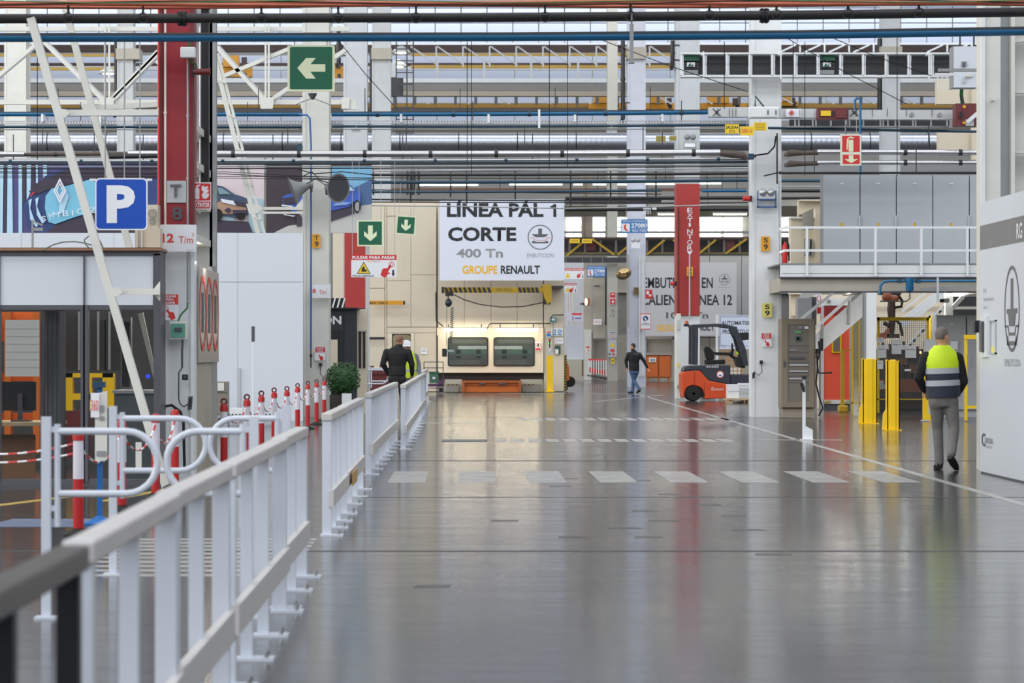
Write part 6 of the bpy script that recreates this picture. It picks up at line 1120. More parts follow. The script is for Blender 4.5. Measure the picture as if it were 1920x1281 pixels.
t = thing('wooden_pallet', 'wooden pallet on the floor beside the forklift', 'pallet', W(1385, 757, 31.8)); [MB().pb(1357, 747, 1412, 750.5, 31.8+.12*k, .12).build('deck_board', timber, t) for k in range(4)]; [MB().pb(x, 750.5, x+7, 757, 31.82, 1.1).build('block', timber, t) for x in (1367, 1402)]
for lb, x0, x1, y0, y1, m in (('white carton nearest the forklift on the pallet', 1365, 1386.5, 721, 747, signwhite), ('grey-white carton next to the S9 column on the pallet', 1387, 1410, 728, 747, greyw), ('flat white carton lying on top of the grey one', 1387, 1410, 719, 728, signwhite)):
    t = thing('carton', lb, 'box', W(x0, y1, 31.85)); MB().pb(x0, y0, x1, y1, 31.85, .6).build('box', m, t); MB().pb(x0+1, (y0+y1)/2-.6, x1-1, (y0+y1)/2+.2, 31.845, .01).build('tape', greyw, t)
t = thing('wire_crate', 'amber wire crate stacked behind the forklift', 'crate', W(1368, 735, 38))
for x in (1350, 1358, 1366, 1374, 1382, 1390): MB().pb(x, 655, x+1.5, 735, 38, .04).build('upright', mat('amber_wire', (190,130,50), 0.5), t)
for y in (655, 665, 675, 685, 695, 705, 715, 733): MB().pb(1350, y, 1392, y+1.3, 38, .03).build('wire', MATS['amber_wire'], t)
MB().pb(1354, 690, 1388, 702, 38.2, .4).build('white_sack', signwhite, t)
# ================================================================ RIGHT SIDE: MEZZANINE, CABINETS, ROBOT CELL
MD = 24.0
mz = thing('mezzanine', 'steel mezzanine platform with a white handrail', 'platform', W(1650, 548, MD))
MB().pb(1463, 495.5, 2050, 519, MD, .05).build('toe_fascia', white, mz); MB().pb(1463, 493.5, 2050, 496, MD-.01, 4.6).build('deck', grey, mz); MB().pb(1463, 519, 2050, 521.5, MD-.02, .3).build('dark_flange', dgrey, mz); MB().pb(1463, 521.5, 2050, 546, MD+.03, .12).build('beam_web', beamc, mz); MB().pb(1463, 546, 2050, 549, MD-.02, .3).build('lower_flange', dgrey, mz)
MB().pb(1466, 512, 2050, 513, MD-.003, .01).build('seam', grey, mz)
for x in (1463, 1630, 1860): MB().pb(x, 521, x+10, 547, MD+.1, 4.3).build('joist', beamc, mz)
for y0, y1 in ((424.5, 429), (467.5, 472)):
    MB().bar(W(1471, (y0+y1)/2, MD-.03), W(2050, (y0+y1)/2, MD-.03), .05, (y1-y0)*MD/F).build('hand_rail' if y0 < 450 else 'mid_rail', white, mz); MB().bar(W(1462, (y0+y1)/2+4, MD), W(1472, (y0+y1)/2, MD-.03), .05, .05).build('rail_end', white, mz)
for x in (1511, 1639.5, 1725.5, 1812, 1900): MB().pb(x, 424, x+4.5, 518, MD-.04, .05).build('rail_post', white, mz)
MB().pb(1628, 549, 1643, 791, 22.95, .3).build('column_front', white, mz); MB().box(FX(1628, 22.95)-.04, FX(1643, 22.95), 22.95*K+.3, 22.95*K+.34, 0, FZ(549, 22.95)).build('column_back_flange', grey, mz); MB().pb(1617.5, 549, 1628, 790, 23.1, .04).build('column_web', grey, mz)
# electrical cabinets on the mezzanine
cabm = mat('blue_grey_cabinet_door', (178,184,190), 0.4, var=0.05, scale=1.5)
for k, (x0, x1) in enumerate(((1544, 1612), (1613, 1680), (1681, 1748.5), (1749.5, 1817), (1818, 1886))):
    t = thing('electrical_cabinet', 'grey electrical cabinet on the mezzanine, %s' % ('first, nearest the S9 column', 'second from the S9 column', 'third from the S9 column', 'fourth from the S9 column', 'last, cut off by the cream column')[k], 'cabinet', W((x0+x1)/2, 494, 25.2), 'mezzanine electrical cabinets')
    MB().pb(x0, 328, x1, 494.5, 25.25, .6).build('body', grey, t); dr = MB().pb(x0+.4, 328.5, x1-.4, 494, 25.2, .1).build('door', cabm, t)
    if k != 2: MB().pb(x1-2 if k != 3 else x1-1, 404, x1+1.2, 424, 25.17, .05).build('handle', greyw, dr)
    cx = (x0+x1)/2; MB().prism([(cx, 416), (cx+3.8, 423), (cx-3.8, 423)], 25.195, .01).build('warning_triangle', signyel, dr); MB().prism([(cx-.4, 418.5), (cx+.8, 418.5), (cx, 422), (cx-1, 421)], 25.193, .004).build('triangle_bolt', black, dr); MB().pb(cx-3, 343, cx+4, 345.5, 25.195, .01).build('name_plate', signwhite, dr)
t = thing('control_cabinet', 'shiny beige cabinet with a leaning metal sheet on the mezzanine', 'cabinet', W(1510, 494, 26)); MB().pb(1483, 409, 1527, 494, 26.2, .5).build('body', cream2, t); MB().pb(1529, 392, 1541, 494, 26.1, .5).build('tall_side', cream2, t); MB().prism([(1505, 400), (1525, 391), (1526, 430), (1505, 432)], 26.0, .05).build('leaning_sheet', mat('shiny_sheet', (196,192,178), 0.2, .6), t); MB().pb(1508, 448, 1523, 480, 26.15, .05).build('panel_controls', grey, t); MB().pb(1483, 407, 1528, 410, 26.15, .6).build('top', offw, t)
for k in range(4): MB().prism([(1510+k*3, 450), (1513+k*3, 448), (1511+k*3, 478), (1509+k*3, 476)], 26.1, .03).build('cable_shape', black if k % 2 else greyw, t)
tag(MB().pb(1497, 376, 1545, 408, 27.5, .3).pb(1500, 374, 1545, 377, 27.4, .4).pb(1500, 400, 1540, 402, 27.38, .4).build('stacked_cabinet', cream), 'cream cabinet block behind the shiny beige cabinet', 'cabinet')
t = thing('fire_extinguisher', 'red fire extinguisher standing on the mezzanine edge', 'extinguisher', W(1472, 494, 24.9)); c = W(1471.5, 494, 24.9); sm(MB().lathe([(.05, 0), (.06, .02), (.06, .36), (.04, .42), (.018, .45), (.018, .5)], c, 16).build('cylinder', signred, t)); sm(MB().tube([c+Vector((0, 0, .48)), c+Vector((.05, -.03, .5)), c+Vector((.085, -.03, .4)), c+Vector((.09, -.03, .05))], .018, 8).build('hose', rubber, t)); MB().box(c.x-.03, c.x+.05, c.y-.02, c.y+.02, c.z+.49, c.z+.52).build('lever', black, t)
# below: blue air line
pipe('blue air line under the mezzanine beam', [(1649, 552), (1651, 536), (1657, 528.5), (1668, 527), (2000, 527)], 5, 23.85, blue)
t = thing('air_filter', 'blue air filter pot under the mezzanine beam', 'filter', W(1705, 549, 23.85)); sm(MB().lathe([(.03, 0), (.07, .02), (.085, .06), (.085, .3)], W(1705.5, 548, 23.8), 16).build('pot', blue, t)); sm(MB().tube([W(1706, 548, 23.8), W(1706, 560, 23.8), W(1700, 565, 23.8), W(1650, 565, 23.8)], .014, 8).build('drain_line', dsteel, t)); [MB().pb(x, 523, x+7, 531, 23.8, .12).build('valve', dblue, t) for x in (1684, 1719)]
tag(MB().pb(1756.5, 520, 1760.5, 567, 23.7, .02).build('slotted_strip', greyw), 'white slotted strip hanging from the mezzanine beam', 'strip')
t = thing('camera_sensor', 'black round sensor on the white stair beam', 'sensor', W(1765, 567, 25)); sm(MB().cyl(W(1762, 564, 25), W(1770, 564, 25), .04, 12).build('body', black, t)); MB().pb(1766, 560, 1780, 568, 25.02, .1).build('mount', white, t)
tag(MB().prism([(1728, 540), (1842, 535), (1842, 541), (1728, 546)], 23.8, .06).build('cable_duct', grey), 'grey cable duct along the mezzanine beam', 'duct')
# brown cabinet
BD = 24.7
t = thing('control_cabinet', 'tall taupe control cabinet beside the S9 column', 'cabinet', W(1497, 783, BD)); MB().pb(1465.5, 598, 1529, 765, BD, .7).build('body', browncab, t); MB().pb(1467, 766, 1528, 783, BD+.02, .6).build('plinth', mat('plinth_stone', (150,140,124), 0.6), t)
for x0, y0, x1, y1 in ((1466.5, 599, 1477, 764), (1517, 599, 1527, 764), (1477, 599, 1517, 609), (1477, 754, 1517, 764)): MB().pb(x0, y0, x1, y1, BD-.015, .05).build('door_frame', browncab, t)
dr = MB().pb(1477, 609, 1517, 754, BD-.006, .02).build('glazed_door', mat('taupe_glass', (120,114,106), 0.15), t); MB().pb(1469.5, 677, 1472.5, 688, BD-.03, .03).build('handle', dgrey, dr)
for nm, x0, y0, x1, y1, m in (('label', 1508.5, 612, 1516, 617, signwhite), ('meter', 1497, 611.5, 1504, 617, grey), ('green_label', 1491, 620.5, 1502, 625, mat('label_green', (96,170,110), 0.5)), ('switch', 1492, 630.5, 1501.5, 640, mat('switch_teal', (50,74,74), 0.5)), ('switch_knob', 1494.5, 633, 1499, 637.5, greyw), ('breaker_row', 1480, 655.5, 1495, 658, grey), ('breaker_row', 1480, 669.5, 1508, 673.5, dgrey), ('terminal_row', 1480, 683, 1516, 686, greyw), ('terminal_row', 1480, 695, 1515, 697.5, greyw), ('terminal_row', 1480, 709, 1505, 711.5, greyw)): MB().pb(x0, y0, x1, y1, BD-.02, .03).build(nm, m, dr)
for y in (648, 661, 680, 705, 717): MB().pb(1478, y, 1516, y+.7, BD-.01, .01).build('shelf_seam', dgrey, dr)
for lb, pts in (('black cable hanging beside the taupe cabinet', [(1531, 655), (1533, 690), (1530, 720), (1537, 748), (1543, 765), (1535, 780)]), ('bundle cable beside the taupe cabinet, upper', [(1535, 640), (1537, 660), (1532, 680), (1535, 700), (1560, 699)])): tag(sm(MB().tube([W(x, y, 24.6) for x, y in pts], .018, 6).build('cable', rubber)), lb, 'cable')
t = thing('tool_box', 'tiny black box with an amber knob beside the taupe cabinet', 'box', W(1534, 672, 24.7)); MB().pb(1538, 635, 1543.5, 658, 24.7, .1).build('case', black, t); sm(MB().ell(W(1531, 669, 24.7), .025, .025, .025).build('knob', ambery, t)); MB().pb(1529, 654, 1536, 664, 24.72, .06).build('bracket', dsteel, t); MB().pb(1536, 640, 1539, 783, 24.75, .04).build('post', grey, t)
# stair
SD = 26.2; st = thing('steel_stair', 'grey steel stair rising behind the taupe cabinet', 'stair', W(1530, 777, SD))
MB().prism([(1524, 632), (1524, 662), (1545, 652), (1632, 578), (1632, 549), (1618, 549)], SD, .06).build('stringer', greyw, st); MB().prism([(1524, 632), (1524, 662), (1545, 652), (1632, 578), (1632, 549), (1618, 549)], SD+.35, .06).build('stringer', grey, st); MB().prism([(1540, 654), (1632, 577), (1632, 582), (1544, 656)], SD-.01, .04).build('lower_flange', greyw, st)
for a, b in (((1498, 602), (1562, 549)), ((1524, 620), (1600, 552))): MB().bar(W(*a, SD-.05), W(*b, SD-.05), .06, .07).build('handrail', greyw, st)
for k in range(6): p = W(1540+15*k, 640-13*k, SD+.03); MB().box(p.x, p.x+.25, p.y, p.y+.85, p.z, p.z+.03).build('tread', dsteel, st)
for x, y in ((1540, 608), (1590, 562)): MB().pb(x, y, x+4, y+45, SD-.02, .05).build('baluster', grey, st)
MB().pb(1526, 655, 1532, 777, SD, .06).build('leg', grey, st)
# red door cabin
RD = 28.5
t = thing('robot_cabin', 'cabin with a red-orange door and a yellow framed window', 'cabin', W(1568, 768, RD)); rdm = mat('red_orange_door', (226,84,58), 0.42, var=0.04)
MB().pb(1538, 552, 1596, 767, RD+.1, 1.5).build('body', cream, t); dr = MB().pb(1545, 578, 1592, 750, RD, .1).build('door', rdm, t); MB().pb(1560, 628, 1578, 662, RD-.02, .05).build('window_frame', yellow, dr); MB().pb(1562.5, 628, 1575, 658.5, RD-.03, .05).build('window_pane', mat('cabin_glass', (110,104,96), 0.1), dr); MB().pb(1545, 575, 1592, 590, RD-.01, .05).build('door_top_panel', mat('red_dark_panel', (140,40,40), 0.4), dr)  # darker red panel across the top of the door
MB().pb(1540, 560, 1594, 573, RD+.02, .2).build('lintel', white, t); MB().pb(1541, 573, 1545, 767, RD-.01, .1).build('jamb', greyw, t); b_ = MB().pb(1544, 750, 1592, 757.5, RD-.01, .1).build('threshold', offw, t); [MB().prism([(x, 757), (x+1.5, 757), (x+4, 751), (x+2.5, 751)], RD-.02, .01).build('hazard_bar', dyellow, b_) for x in (1545, 1548, 1551, 1554, 1584, 1587)]; MB().pb(1542, 757.5, 1594, 768, RD, .3).build('plinth', dgrey, t); MB().pb(1551, 562, 1557, 567, RD, .05).build('lamp', grey, t)
t = sign('round red prohibition sign above the red-orange door', 1531, 552, 1540, 590, RD-.2, signwhite, .02); lring(t, 'red_ring', signred, 1535.5, 560, 4, 1.1, ry=6); lay(t, 'red_block', signred, 1532, 576, 1539.5, 588)
t = thing('grey_cabinet', 'small grey steel cabinet on the cabin behind the stair', 'cabinet', W(1512, 597, 28)); MB().pb(1496, 559, 1522, 610, 28, .5).build('body', grey, t); MB().pb(1522, 557, 1531, 610, 28.05, .5).build('side', dgrey, t)
tag(MB().pb(1482, 550, 1500, 770, 30, .3).pb(1481, 548, 1502, 552, 29.9, .4).pb(1486, 580, 1496, 592, 29.9, .2).build('cream_cabin', cream2), 'cream machine side behind the taupe cabinet', 'machine')
tag(MB().pb(1463, 549, 1483, 640, 32, .3).pb(1463, 548, 1484, 551, 31.9, .4).build('grey_screen', mat('dark_screen', (104,102,104), 0.6)), 'dark grey screen between the S9 column and the cream machine', 'screen')
tag(MB().pb(1636, 549, 1842, 800-20, 31, .4).pb(1704, 549, 1705, 590, 30.95, .05).pb(1640, 574, 1842, 575, 30.95, .05).build('cream_screen', cream2), 'cream machine cladding behind the robot cell', 'machine')
# yellow guards
yl = mat('mesh_guard_yellow', (206,172,10), 0.45, var=.08)
def guardpost(label, x0, x1, y0, y1, d, gus=True):
    t = thing('guard_post', label, 'guard', W((x0+x1)/2, y1, d)); a, b = FX(x0, d), FX(x1, d); y = d*K; z = FZ(y0, d)
    MB().box(a, a+.02, y, y+.22, 0, z).build('side_plate', yellow, t); MB().box(b-.02, b, y, y+.22, 0, z-.03).build('side_plate', yellow, t); m_ = MB().box(a+(b-a)*.18, b-(b-a)*.3, y-.03, y+.01, 0, z).build('front_rib', yellow, t); bev(m_, .02, 3); MB().box(a, b, y, y+.03, 0, z-.02).build('front_plate', yellow, t)
    MB().box(a-.06, b+.03, y-.08, y+.25, 0, .015).build('foot_plate', yellow, t)
    if gus: MB().ext([(a-.08, y, .01), (a+.01, y, .01), (a+.01, y, .42), (a-.06, y, .3)], Vector((0, .15, 0))).build('gusset', yellow, t)
    return t
guardpost('yellow impact guard wrapped round the white mezzanine column', 1618, 1644.5, 672, 795, 22.72); guardpost('free-standing yellow impact guard next to the mezzanine column', 1663.5, 1687, 674.5, 807, 20.85)
t = thing('guard_post', 'slim yellow post behind the man in the vest', 'guard', W(1736, 790, 23.6)); MB().pb(1731, 690, 1741, 789, 23.6, .1).build('post', yellow, t); MB().pb(1741, 777, 1750, 790, 23.6, .08).build('side_bracket', yellow, t); MB().pb(1729, 788, 1744, 790, 23.5, .2).build('foot_plate', greyw, t)
t = thing('safety_rail', 'yellow tubular guard frame beside the white graphic wall', 'guard', W(1830, 790, 23.5)); MB().pb(1809, 628, 1814, 789, 23.5, .1).build('upright', yellow, t); MB().pb(1809, 628, 1900, 636, 23.49, .12).build('top_rail', yellow, t); MB().pb(1814, 761, 1900, 766, 23.5, .08).build('low_rail', yellow, t)
t = thing('guard_post', 'thin yellow post with a cube foot before the red-orange door', 'guard', W(1580, 774, 27.2)); MB().pb(1577, 655, 1583.5, 760, 27.2, .1).build('post', dyellow, t); bev(MB().pb(1573, 760, 1591, 774, 27.1, .3).build('foot', dyellow, t), .04); MB().pb(1583, 655.5, 1599, 658, 27.2, .05).build('arm', dyellow, t)
def mesh_panel(label, x0, y0, x1, y1, d, nx, ny, fr=4):
    t = thing('mesh_fence', label, 'fence', W((x0+x1)/2, 780, d)); [MB().pb(a, b, c_, e, d, .06).build('frame_bar', yl, t) for a, b, c_, e in ((x0, y0, x1, y0+fr*1.6), (x0, y1-2, x1, y1), (x0, y0, x0+fr, y1+24), (x1-fr, y0, x1, y1+24))]
    for k in range(1, nx): x = x0+(x1-x0)*k/nx; MB().pb(x, y0+fr, x+.7, y1, d+.03, .01).build('wire', dgrey if nx > 12 else yl, t)
    for k in range(1, ny): y = y0+(y1-y0)*k/ny; MB().pb(x0+fr, y, x1-fr, y+.6, d+.035, .01).build('wire', dgrey if nx > 12 else yl, t)
    return t
mesh_panel('narrow yellow mesh panel right of the red-orange door', 1597, 595, 1613, 757, 27, 5, 34, 2.6); mesh_panel('wide yellow mesh fence of the robot cell', 1645, 595, 1742, 750, 25.2, 26, 40); mesh_panel('yellow mesh fence return beside the grey cabinets', 1742, 592, 1756, 740, 25.6, 4, 30, 3)
for k, (x0, y0, x1, y1) in enumerate(((1645, 633, 1657, 643), (1645, 647, 1662, 671), (1672, 638, 1690, 664), (1697.5, 648, 1718, 671), (1690, 647, 1697, 656), (1645, 676, 1656, 692), (1696, 692, 1708, 696))):
    t = sign('paper sheet on the robot cell fence, %s' % ('small top left', 'large at the left', 'tall in the middle', 'wide with print at the right', 'tiny square', 'lower left', 'low narrow strip')[k], x0, y0, x1, y1, 25.15, mat('dull_paper', (232,234,238), 0.6), .005, name='paper_sheet'); lay(t, 'printed_line', letgrey, x0+2, y0+(y1-y0)*.3, x1-2, y0+(y1-y0)*.36)
# robot
rb = thing('industrial_robot', 'rust-orange industrial robot arm hanging in the mesh cell', 'robot', W(1675, 780, 27)); rm = mat('robot_orange', (150,82,54), 0.45, var=.2); rk = mat('robot_dark', (52,36,32), 0.5, var=.2)
R_ = lambda x, y: W(x, y, 26.6)
sm(MB().ell(R_(1663, 557), .125, .12, .12, 16, 10).build('shoulder', rm, rb)); sm(MB().tube([R_(1663, 557), R_(1674, 562), R_(1684, 558)], [.11, .1, .06], 12).build('upper_arm', rm, rb)); sm(MB().tube([R_(1672, 560), R_(1671, 580), R_(1672, 600), R_(1673, 626)], [.08, .1, .085, .05], 12).build('forearm', rk, rb)); sm(MB().tube([R_(1683, 552), R_(1692, 565), R_(1690, 575), R_(1676, 577)], .035, 10).build('hose', rubber, rb))
sm(MB().tube([R_(1677, 598), R_(1688, 608), R_(1692, 630)], .035, 10).build('hose', rubber, rb)); sm(MB().tube([R_(1657, 605), R_(1668, 612)], .05, 10).build('wrist_motor', rk, rb)); MB().pb(1663, 626, 1687, 634, 26.6, .3).build('gripper', rk, rb); MB().prism([(1647, 625), (1660, 624), (1668, 613), (1672, 617), (1664, 634), (1646, 640)], 26.6, .3).build('second_arm', rm, rb); MB().pb(1650, 549, 1690, 553, 26.7, .4).build('ceiling_mount', dsteel, rb)
t = thing('welding_fixture', 'dark welding fixture filling the robot cell', 'machine', W(1690, 780, 28)); fm = mat('fixture_dark', (56,52,50), 0.6, var=.35, scale=5)
MB().pb(1644, 655, 1756, 780, 28.6, 1.0).build('back_block', fm, t); MB().pb(1644, 766, 1756, 786, 27.6, 1.0).build('base', black, t); MB().pb(1650, 712, 1740, 735, 28, .4).build('orange_beam', mat('dim_orange_beam', (112,58,30), 0.5), t); MB().pb(1660, 672, 1700, 684, 28.1, .3).pb(1705, 684, 1730, 700, 28.1, .3).build('clamp_block', mat('clamp_brown', (92,62,46), 0.5), t); MB().prism([(1646, 720), (1655, 714), (1662, 728), (1646, 732)], 27.9, .2).build('white_bag', mat('grey_bag', (150,150,152), 0.6), t); sm(MB().ell(W(1726, 661, 27.5), .03, .03, .03).build('signal_lamp', mat('signal_amber', (255,200,120), 0.4, emit=4), t))
for k in range(7): MB().bar(W(1655+13*k, 640+5*(k % 3), 28.2), W(1662+12*k, 712, 28.2), .06, .06).build('strut', fm if k % 2 else rk, t)
# second stair and cabinets on the far right
t = thing('steel_stair', 'white steel stair with hazard edges behind the robot cell', 'stair', W(1740, 640, 29)); MB().prism([(1690, 596), (1700, 590), (1752, 549), (1772, 549), (1772, 556), (1700, 612), (1690, 612)], 29.3, .1).build('stringer', white, t); MB().prism([(1700, 648), (1772, 568), (1776, 572), (1706, 652)], 29.2, .08).build('stringer', white, t)
for k in range(9): MB().prism([(1704+8*k, 648-9*k), (1708+8*k, 644-9*k), (1710+8*k, 647-9*k), (1706+8*k, 651-9*k)], 29.15, .05).build('hazard_mark', black if k % 2 else dyellow, t)
for a, b in (((1690, 585), (1735, 549)), ((1700, 600), (1760, 552))): MB().bar(W(*a, 29.1), W(*b, 29.1), .05, .05).build('handrail', white, t)
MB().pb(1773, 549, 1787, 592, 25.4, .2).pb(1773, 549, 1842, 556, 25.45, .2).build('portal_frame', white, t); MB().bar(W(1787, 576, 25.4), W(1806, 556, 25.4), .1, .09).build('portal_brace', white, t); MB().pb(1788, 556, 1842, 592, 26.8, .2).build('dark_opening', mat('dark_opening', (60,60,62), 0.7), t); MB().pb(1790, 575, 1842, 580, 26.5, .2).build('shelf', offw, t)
gcab = mat('cool_grey_cabinet', (176,179,180), 0.42, var=.04)
for lb, x0, x1 in (('tall light grey cabinet behind the man in the vest', 1755, 1811.5), ('tall light grey cabinet beside the white graphic wall', 1812.5, 1870)):
    t = thing('electrical_cabinet', lb, 'cabinet', W((x0+x1)/2, 782, 24.9)); MB().pb(x0, 591, x1, 783, 24.9, .6).build('body', gcab, t); dr = MB().pb(x0+1, 593, x1-1, 768, 24.87, .08).build('door', gcab, t); MB().pb((x0+x1)/2-2, 607, (x0+x1)/2+4, 609, 24.86, .02).build('name_plate', signwhite, dr); MB().pb(x0+3, 665, x0+5, 690, 24.84, .04).build('handle', greyw, dr)
t = thing('grey_cabinet', 'small pale cabinet with a printed sheet behind the vest man', 'cabinet', W(1745, 785, 24.4)); MB().pb(1736, 636, 1753, 785, 24.4, .3).build('body', greyw, t); MB().pb(1782, 640, 1796, 656, 24.85, .01).build('printed_sheet', signwhite, t)
# sensor stand
VD = 18.7; t = thing('sensor_stand', 'short white sensor post standing on the open floor', 'post', W(1507.5, 825, VD)); MB().pb(1505, 733, 1510.5, 824.5, VD, .05).build('post', white, t); MB().ext([W(1510.5, 824, VD), W(1524, 824, VD), W(1524, 806, VD), W(1510.5, 799, VD)], Vector((0, .02, 0))).build('gusset', white, t); MB().pb(1501, 823.5, 1527, 825.2, VD-.03, .2).build('foot_plate', white, t); MB().pb(1505.5, 711, 1510, 735, VD, .04).build('head', greyw, t); MB().pb(1504, 705, 1512, 711, VD-.01, .06).build('cap', black, t); MB().prism([(1500, 719), (1506, 718), (1509, 728), (1508, 735), (1505, 734)], VD-.03, .05).build('sensor', black, t)
# S9 dress-up
tagplate('amber S 9 tag on the white column', 'S', '9', 1427, 443.5, 1443.5, 471, 24.96, ambery); tagplate('pale yellow S 9 tag lower on the white column', 'S', '9', 1428.5, 568.5, 1447.5, 595, 24.96, paley)
t = sign('small PULSAR PARA PASAR sticker on the S9 column', 1427.5, 624.5, 1446.5, 650, 24.96, signwhite, .006); lay(t, 'red_field', signred, 1428, 625, 1446, 635.5); [ltext(t, s_, 1431, 626+3.2*k, 1443, 628.4+3.2*k, signwhite, .02, 2) for k, s_ in enumerate(('PULSAR', 'PARA', 'PASAR'))]; lpoly(t, 'hand', signred, hand(1434, 639, .34)); lring(t, 'button_ring', signred, 1433, 638.5, 3, .7)
t = thing('push_button', 'black push button box on the S9 column', 'button', W(1427.5, 683, 24.95)); MB().pb(1425, 676, 1430.5, 683, 24.95, .08).build('box', black, t); sm(MB().tube([W(1428, 683, 24.93), W(1429, 698, 24.93), W(1422, 704, 24.93), W(1416, 699, 24.93)], .008, 6).build('lead', rubber, t)); MB().prism([(1411, 700), (1416, 696), (1415, 709), (1411, 710)], 24.92, .06).build('paddle', black, t)
t = thing('twin_emergency_lamp', 'twin emergency lamp in a blue frame on the S9 column', 'lamp', W(1438, 390, 24.9)); fb = mat('frame_blue', (54,92,150), 0.4); [MB().pb(a, b, c_, e, 24.88, .05).build('frame_bar', fb, t) for a, b, c_, e in ((1420, 357, 1422, 390), (1420, 387, 1456, 390), (1420, 373, 1456, 375), (1454, 357, 1456, 390))]; MB().pb(1423, 375, 1454, 387, 24.92, .04).build('case', galv, t); [sm(MB().ell(W(x, 361, 24.85), .09, .07, .09, 14, 8).build('lamp_head', steel, t)) for x in (1431, 1446)]
for x, y0, y1, m, lb in ((1460.5, 340, 515, greyw, 'grey conduit down the right edge of the S9 column'), (1457, 250, 345, dsteel, 'dark conduit at the right edge of the S9 column')): tag(sm(MB().tube([W(x, y0, 24.9), W(x, y1, 24.9)], .018, 8).build('conduit', m)), lb, 'conduit')
tag(sm(MB().tube([W(1455, 255, 24.9), W(1452, 275, 24.9), W(1440, 288, 24.9), W(1412, 292, 24.9)], .018, 8).build('cable', rubber)), 'black cable bending across the S9 column', 'cable')
t = thing('conduit_box', 'small dark blue junction box at the left of the S9 column', 'box', W(1408, 299, 24.7)); bev(MB().pb(1402, 288, 1414, 299, 24.7, .15).build('case', dblue, t), .015); MB().pb(1414, 291, 1418, 295, 24.72, .06).build('gland', black, t)
tag(sm(MB().tube([W(1416, 199, 24.3), W(1416, 180, 24.6), W(1432, 200, 24.3)], .02, 8).build('cable_hanger', mat('dark_green_pipe', (40,66,66), 0.4))), 'dark green hook above the tap-off box on S9', 'hook')
# extinguisher sign
t = sign('red and white fire extinguisher sign with a down arrow, hung under the busbar', 1575.5, 251.5, 1615, 310.5, 23.7, mat('ivory_sign', (224,224,208), 0.5), .02, 0, (1585, 1606), 224); lay(t, 'red_field', signred, 1579, 254.5, 1612, 285); lay(t, 'red_field', signred, 1580, 290, 1612, 307.5); lpoly(t, 'arrow', lumi, [(1591.5, 291), (1600, 291), (1600, 298.5), (1609, 298.5), (1596, 306), (1583, 298.5), (1591.5, 298.5)], l=2); lpoly(t, 'extinguisher_symbol', lumi, rrect(1591, 262, 1600, 284.5, 2), [(1587, 280), (1589, 282), (1591, 260), (1594, 259), (1601, 260), (1601, 258), (1594, 256), (1588, 260)], l=2)
# ================================================================ WHITE GRAPHIC WALL ON THE RIGHT
XW = 6.25; wr = struct(bpy.data.objects.new('wall_graphic', None)); COL.objects.link(wr); wr.location = (XW, 12*K, 0); ORG[wr.name] = tuple(wr.location); wr['label'] = 'white graphic panel wall with a grey stripe and press logo'
pd = lambda px: XW*F/(px-CX)*K                      # distance of a column of pixels on that wall
HT = 3.25
MB().box(XW, XW+.12, 8*K, pd(1837), .02, HT).build('panel', white2, wr); MB().box(XW+.01, XW+.11, 8*K, pd(1837)-.02, 0, .02).build('plinth', dgrey, wr); MB().box(XW+.12, XW+1.2, pd(1837)-.1, pd(1837), .02, HT).build('end_panel', white2, wr)
zz = lambda py, px: CH+(HY-py)*(pd(px)/K)/F
MB().box(XW-.004, XW+.01, 8*K, pd(1838), zz(469, 1838), zz(424, 1838)).build('grey_stripe', mat('graphic_grey', (112,112,114), 0.5), wr)
def wtext(s, pa, pb_, z0, z1, m, bold=.0): text(s, 0, 0, 0, 0, 0, m, wr, bold, plane=(Vector((XW, pd(pa), z0)), Vector((0, pd(pb_)-pd(pa), 0)), Vector((0, 0, z1-z0)), Vector((-.008, 0, 0))))
wtext('RG', 1907, 1918, zz(448, 1912), zz(418, 1912), signwhite, .02); wtext('EMBUTICIÓN', 1884.5, 1913, zz(687, 1898), zz(670, 1898), letgrey); wtext('RTE.', 1845, 1850, zz(549, 1847), zz(542, 1847), letgrey); wtext('Mantenimiento', 1845, 1864, zz(564, 1855), zz(557, 1855), letgrey); wtext('Nave 2', 1845, 1852, zz(579, 1848), zz(573, 1848), letgrey); wtext('C', 1841.5, 1848, zz(837, 1845), zz(812, 1845), letdg, .02); wtext('CARROCERÍAS', 1847, 1862, zz(832, 1855), zz(819, 1855), letdg, .01); wtext('Valladolid', 1848, 1860, zz(840, 1854), zz(835, 1854), letgrey)
yc = (pd(1884)+pd(1912))/2; R = (zz(498, 1898)-zz(660, 1898))/2; zc = (zz(498, 1898)+zz(660, 1898))/2; RY = (pd(1884)-pd(1912))/2
g = MB()
for i in range(40):
    a, b = 2*math.pi*i/40, 2*math.pi*(i+1)/40; g.ext([(XW-.006, yc+RY*f*math.cos(t_), zc+R*f*math.sin(t_)) for t_, f in ((a, 1), (b, 1), (b, .92), (a, .92))], Vector((.006, 0, 0)))
g.build('logo_ring', letdg, wr)
def wl_(nm, pts): MB().ext([(XW-.006, yc-RY*a, zc+R*b) for a, b in pts], Vector((.006, 0, 0))).build(nm, letdg, wr)
wl_('logo_punch', [(-.15, .7), (.15, .7), (.15, -.0), (.7, -.0), (.7, -.1), (.5, -.12), (.35, -.4), (-.35, -.4), (-.5, -.12), (-.7, -.1), (-.7, 0), (-.15, 0)]); wl_('logo_sheet', [(-.95, -.38), (-.5, -.38), (-.35, -.55), (.35, -.55), (.5, -.38), (.95, -.38), (.95, -.43), (.53, -.43), (.4, -.62), (-.4, -.62), (-.53, -.43), (-.95, -.43)]); wl_('logo_die', [(-.65, -.62), (-.55, -.62), (-.45, -.75), (.45, -.75), (.55, -.62), (.65, -.62), (.65, -.85), (-.65, -.85)])
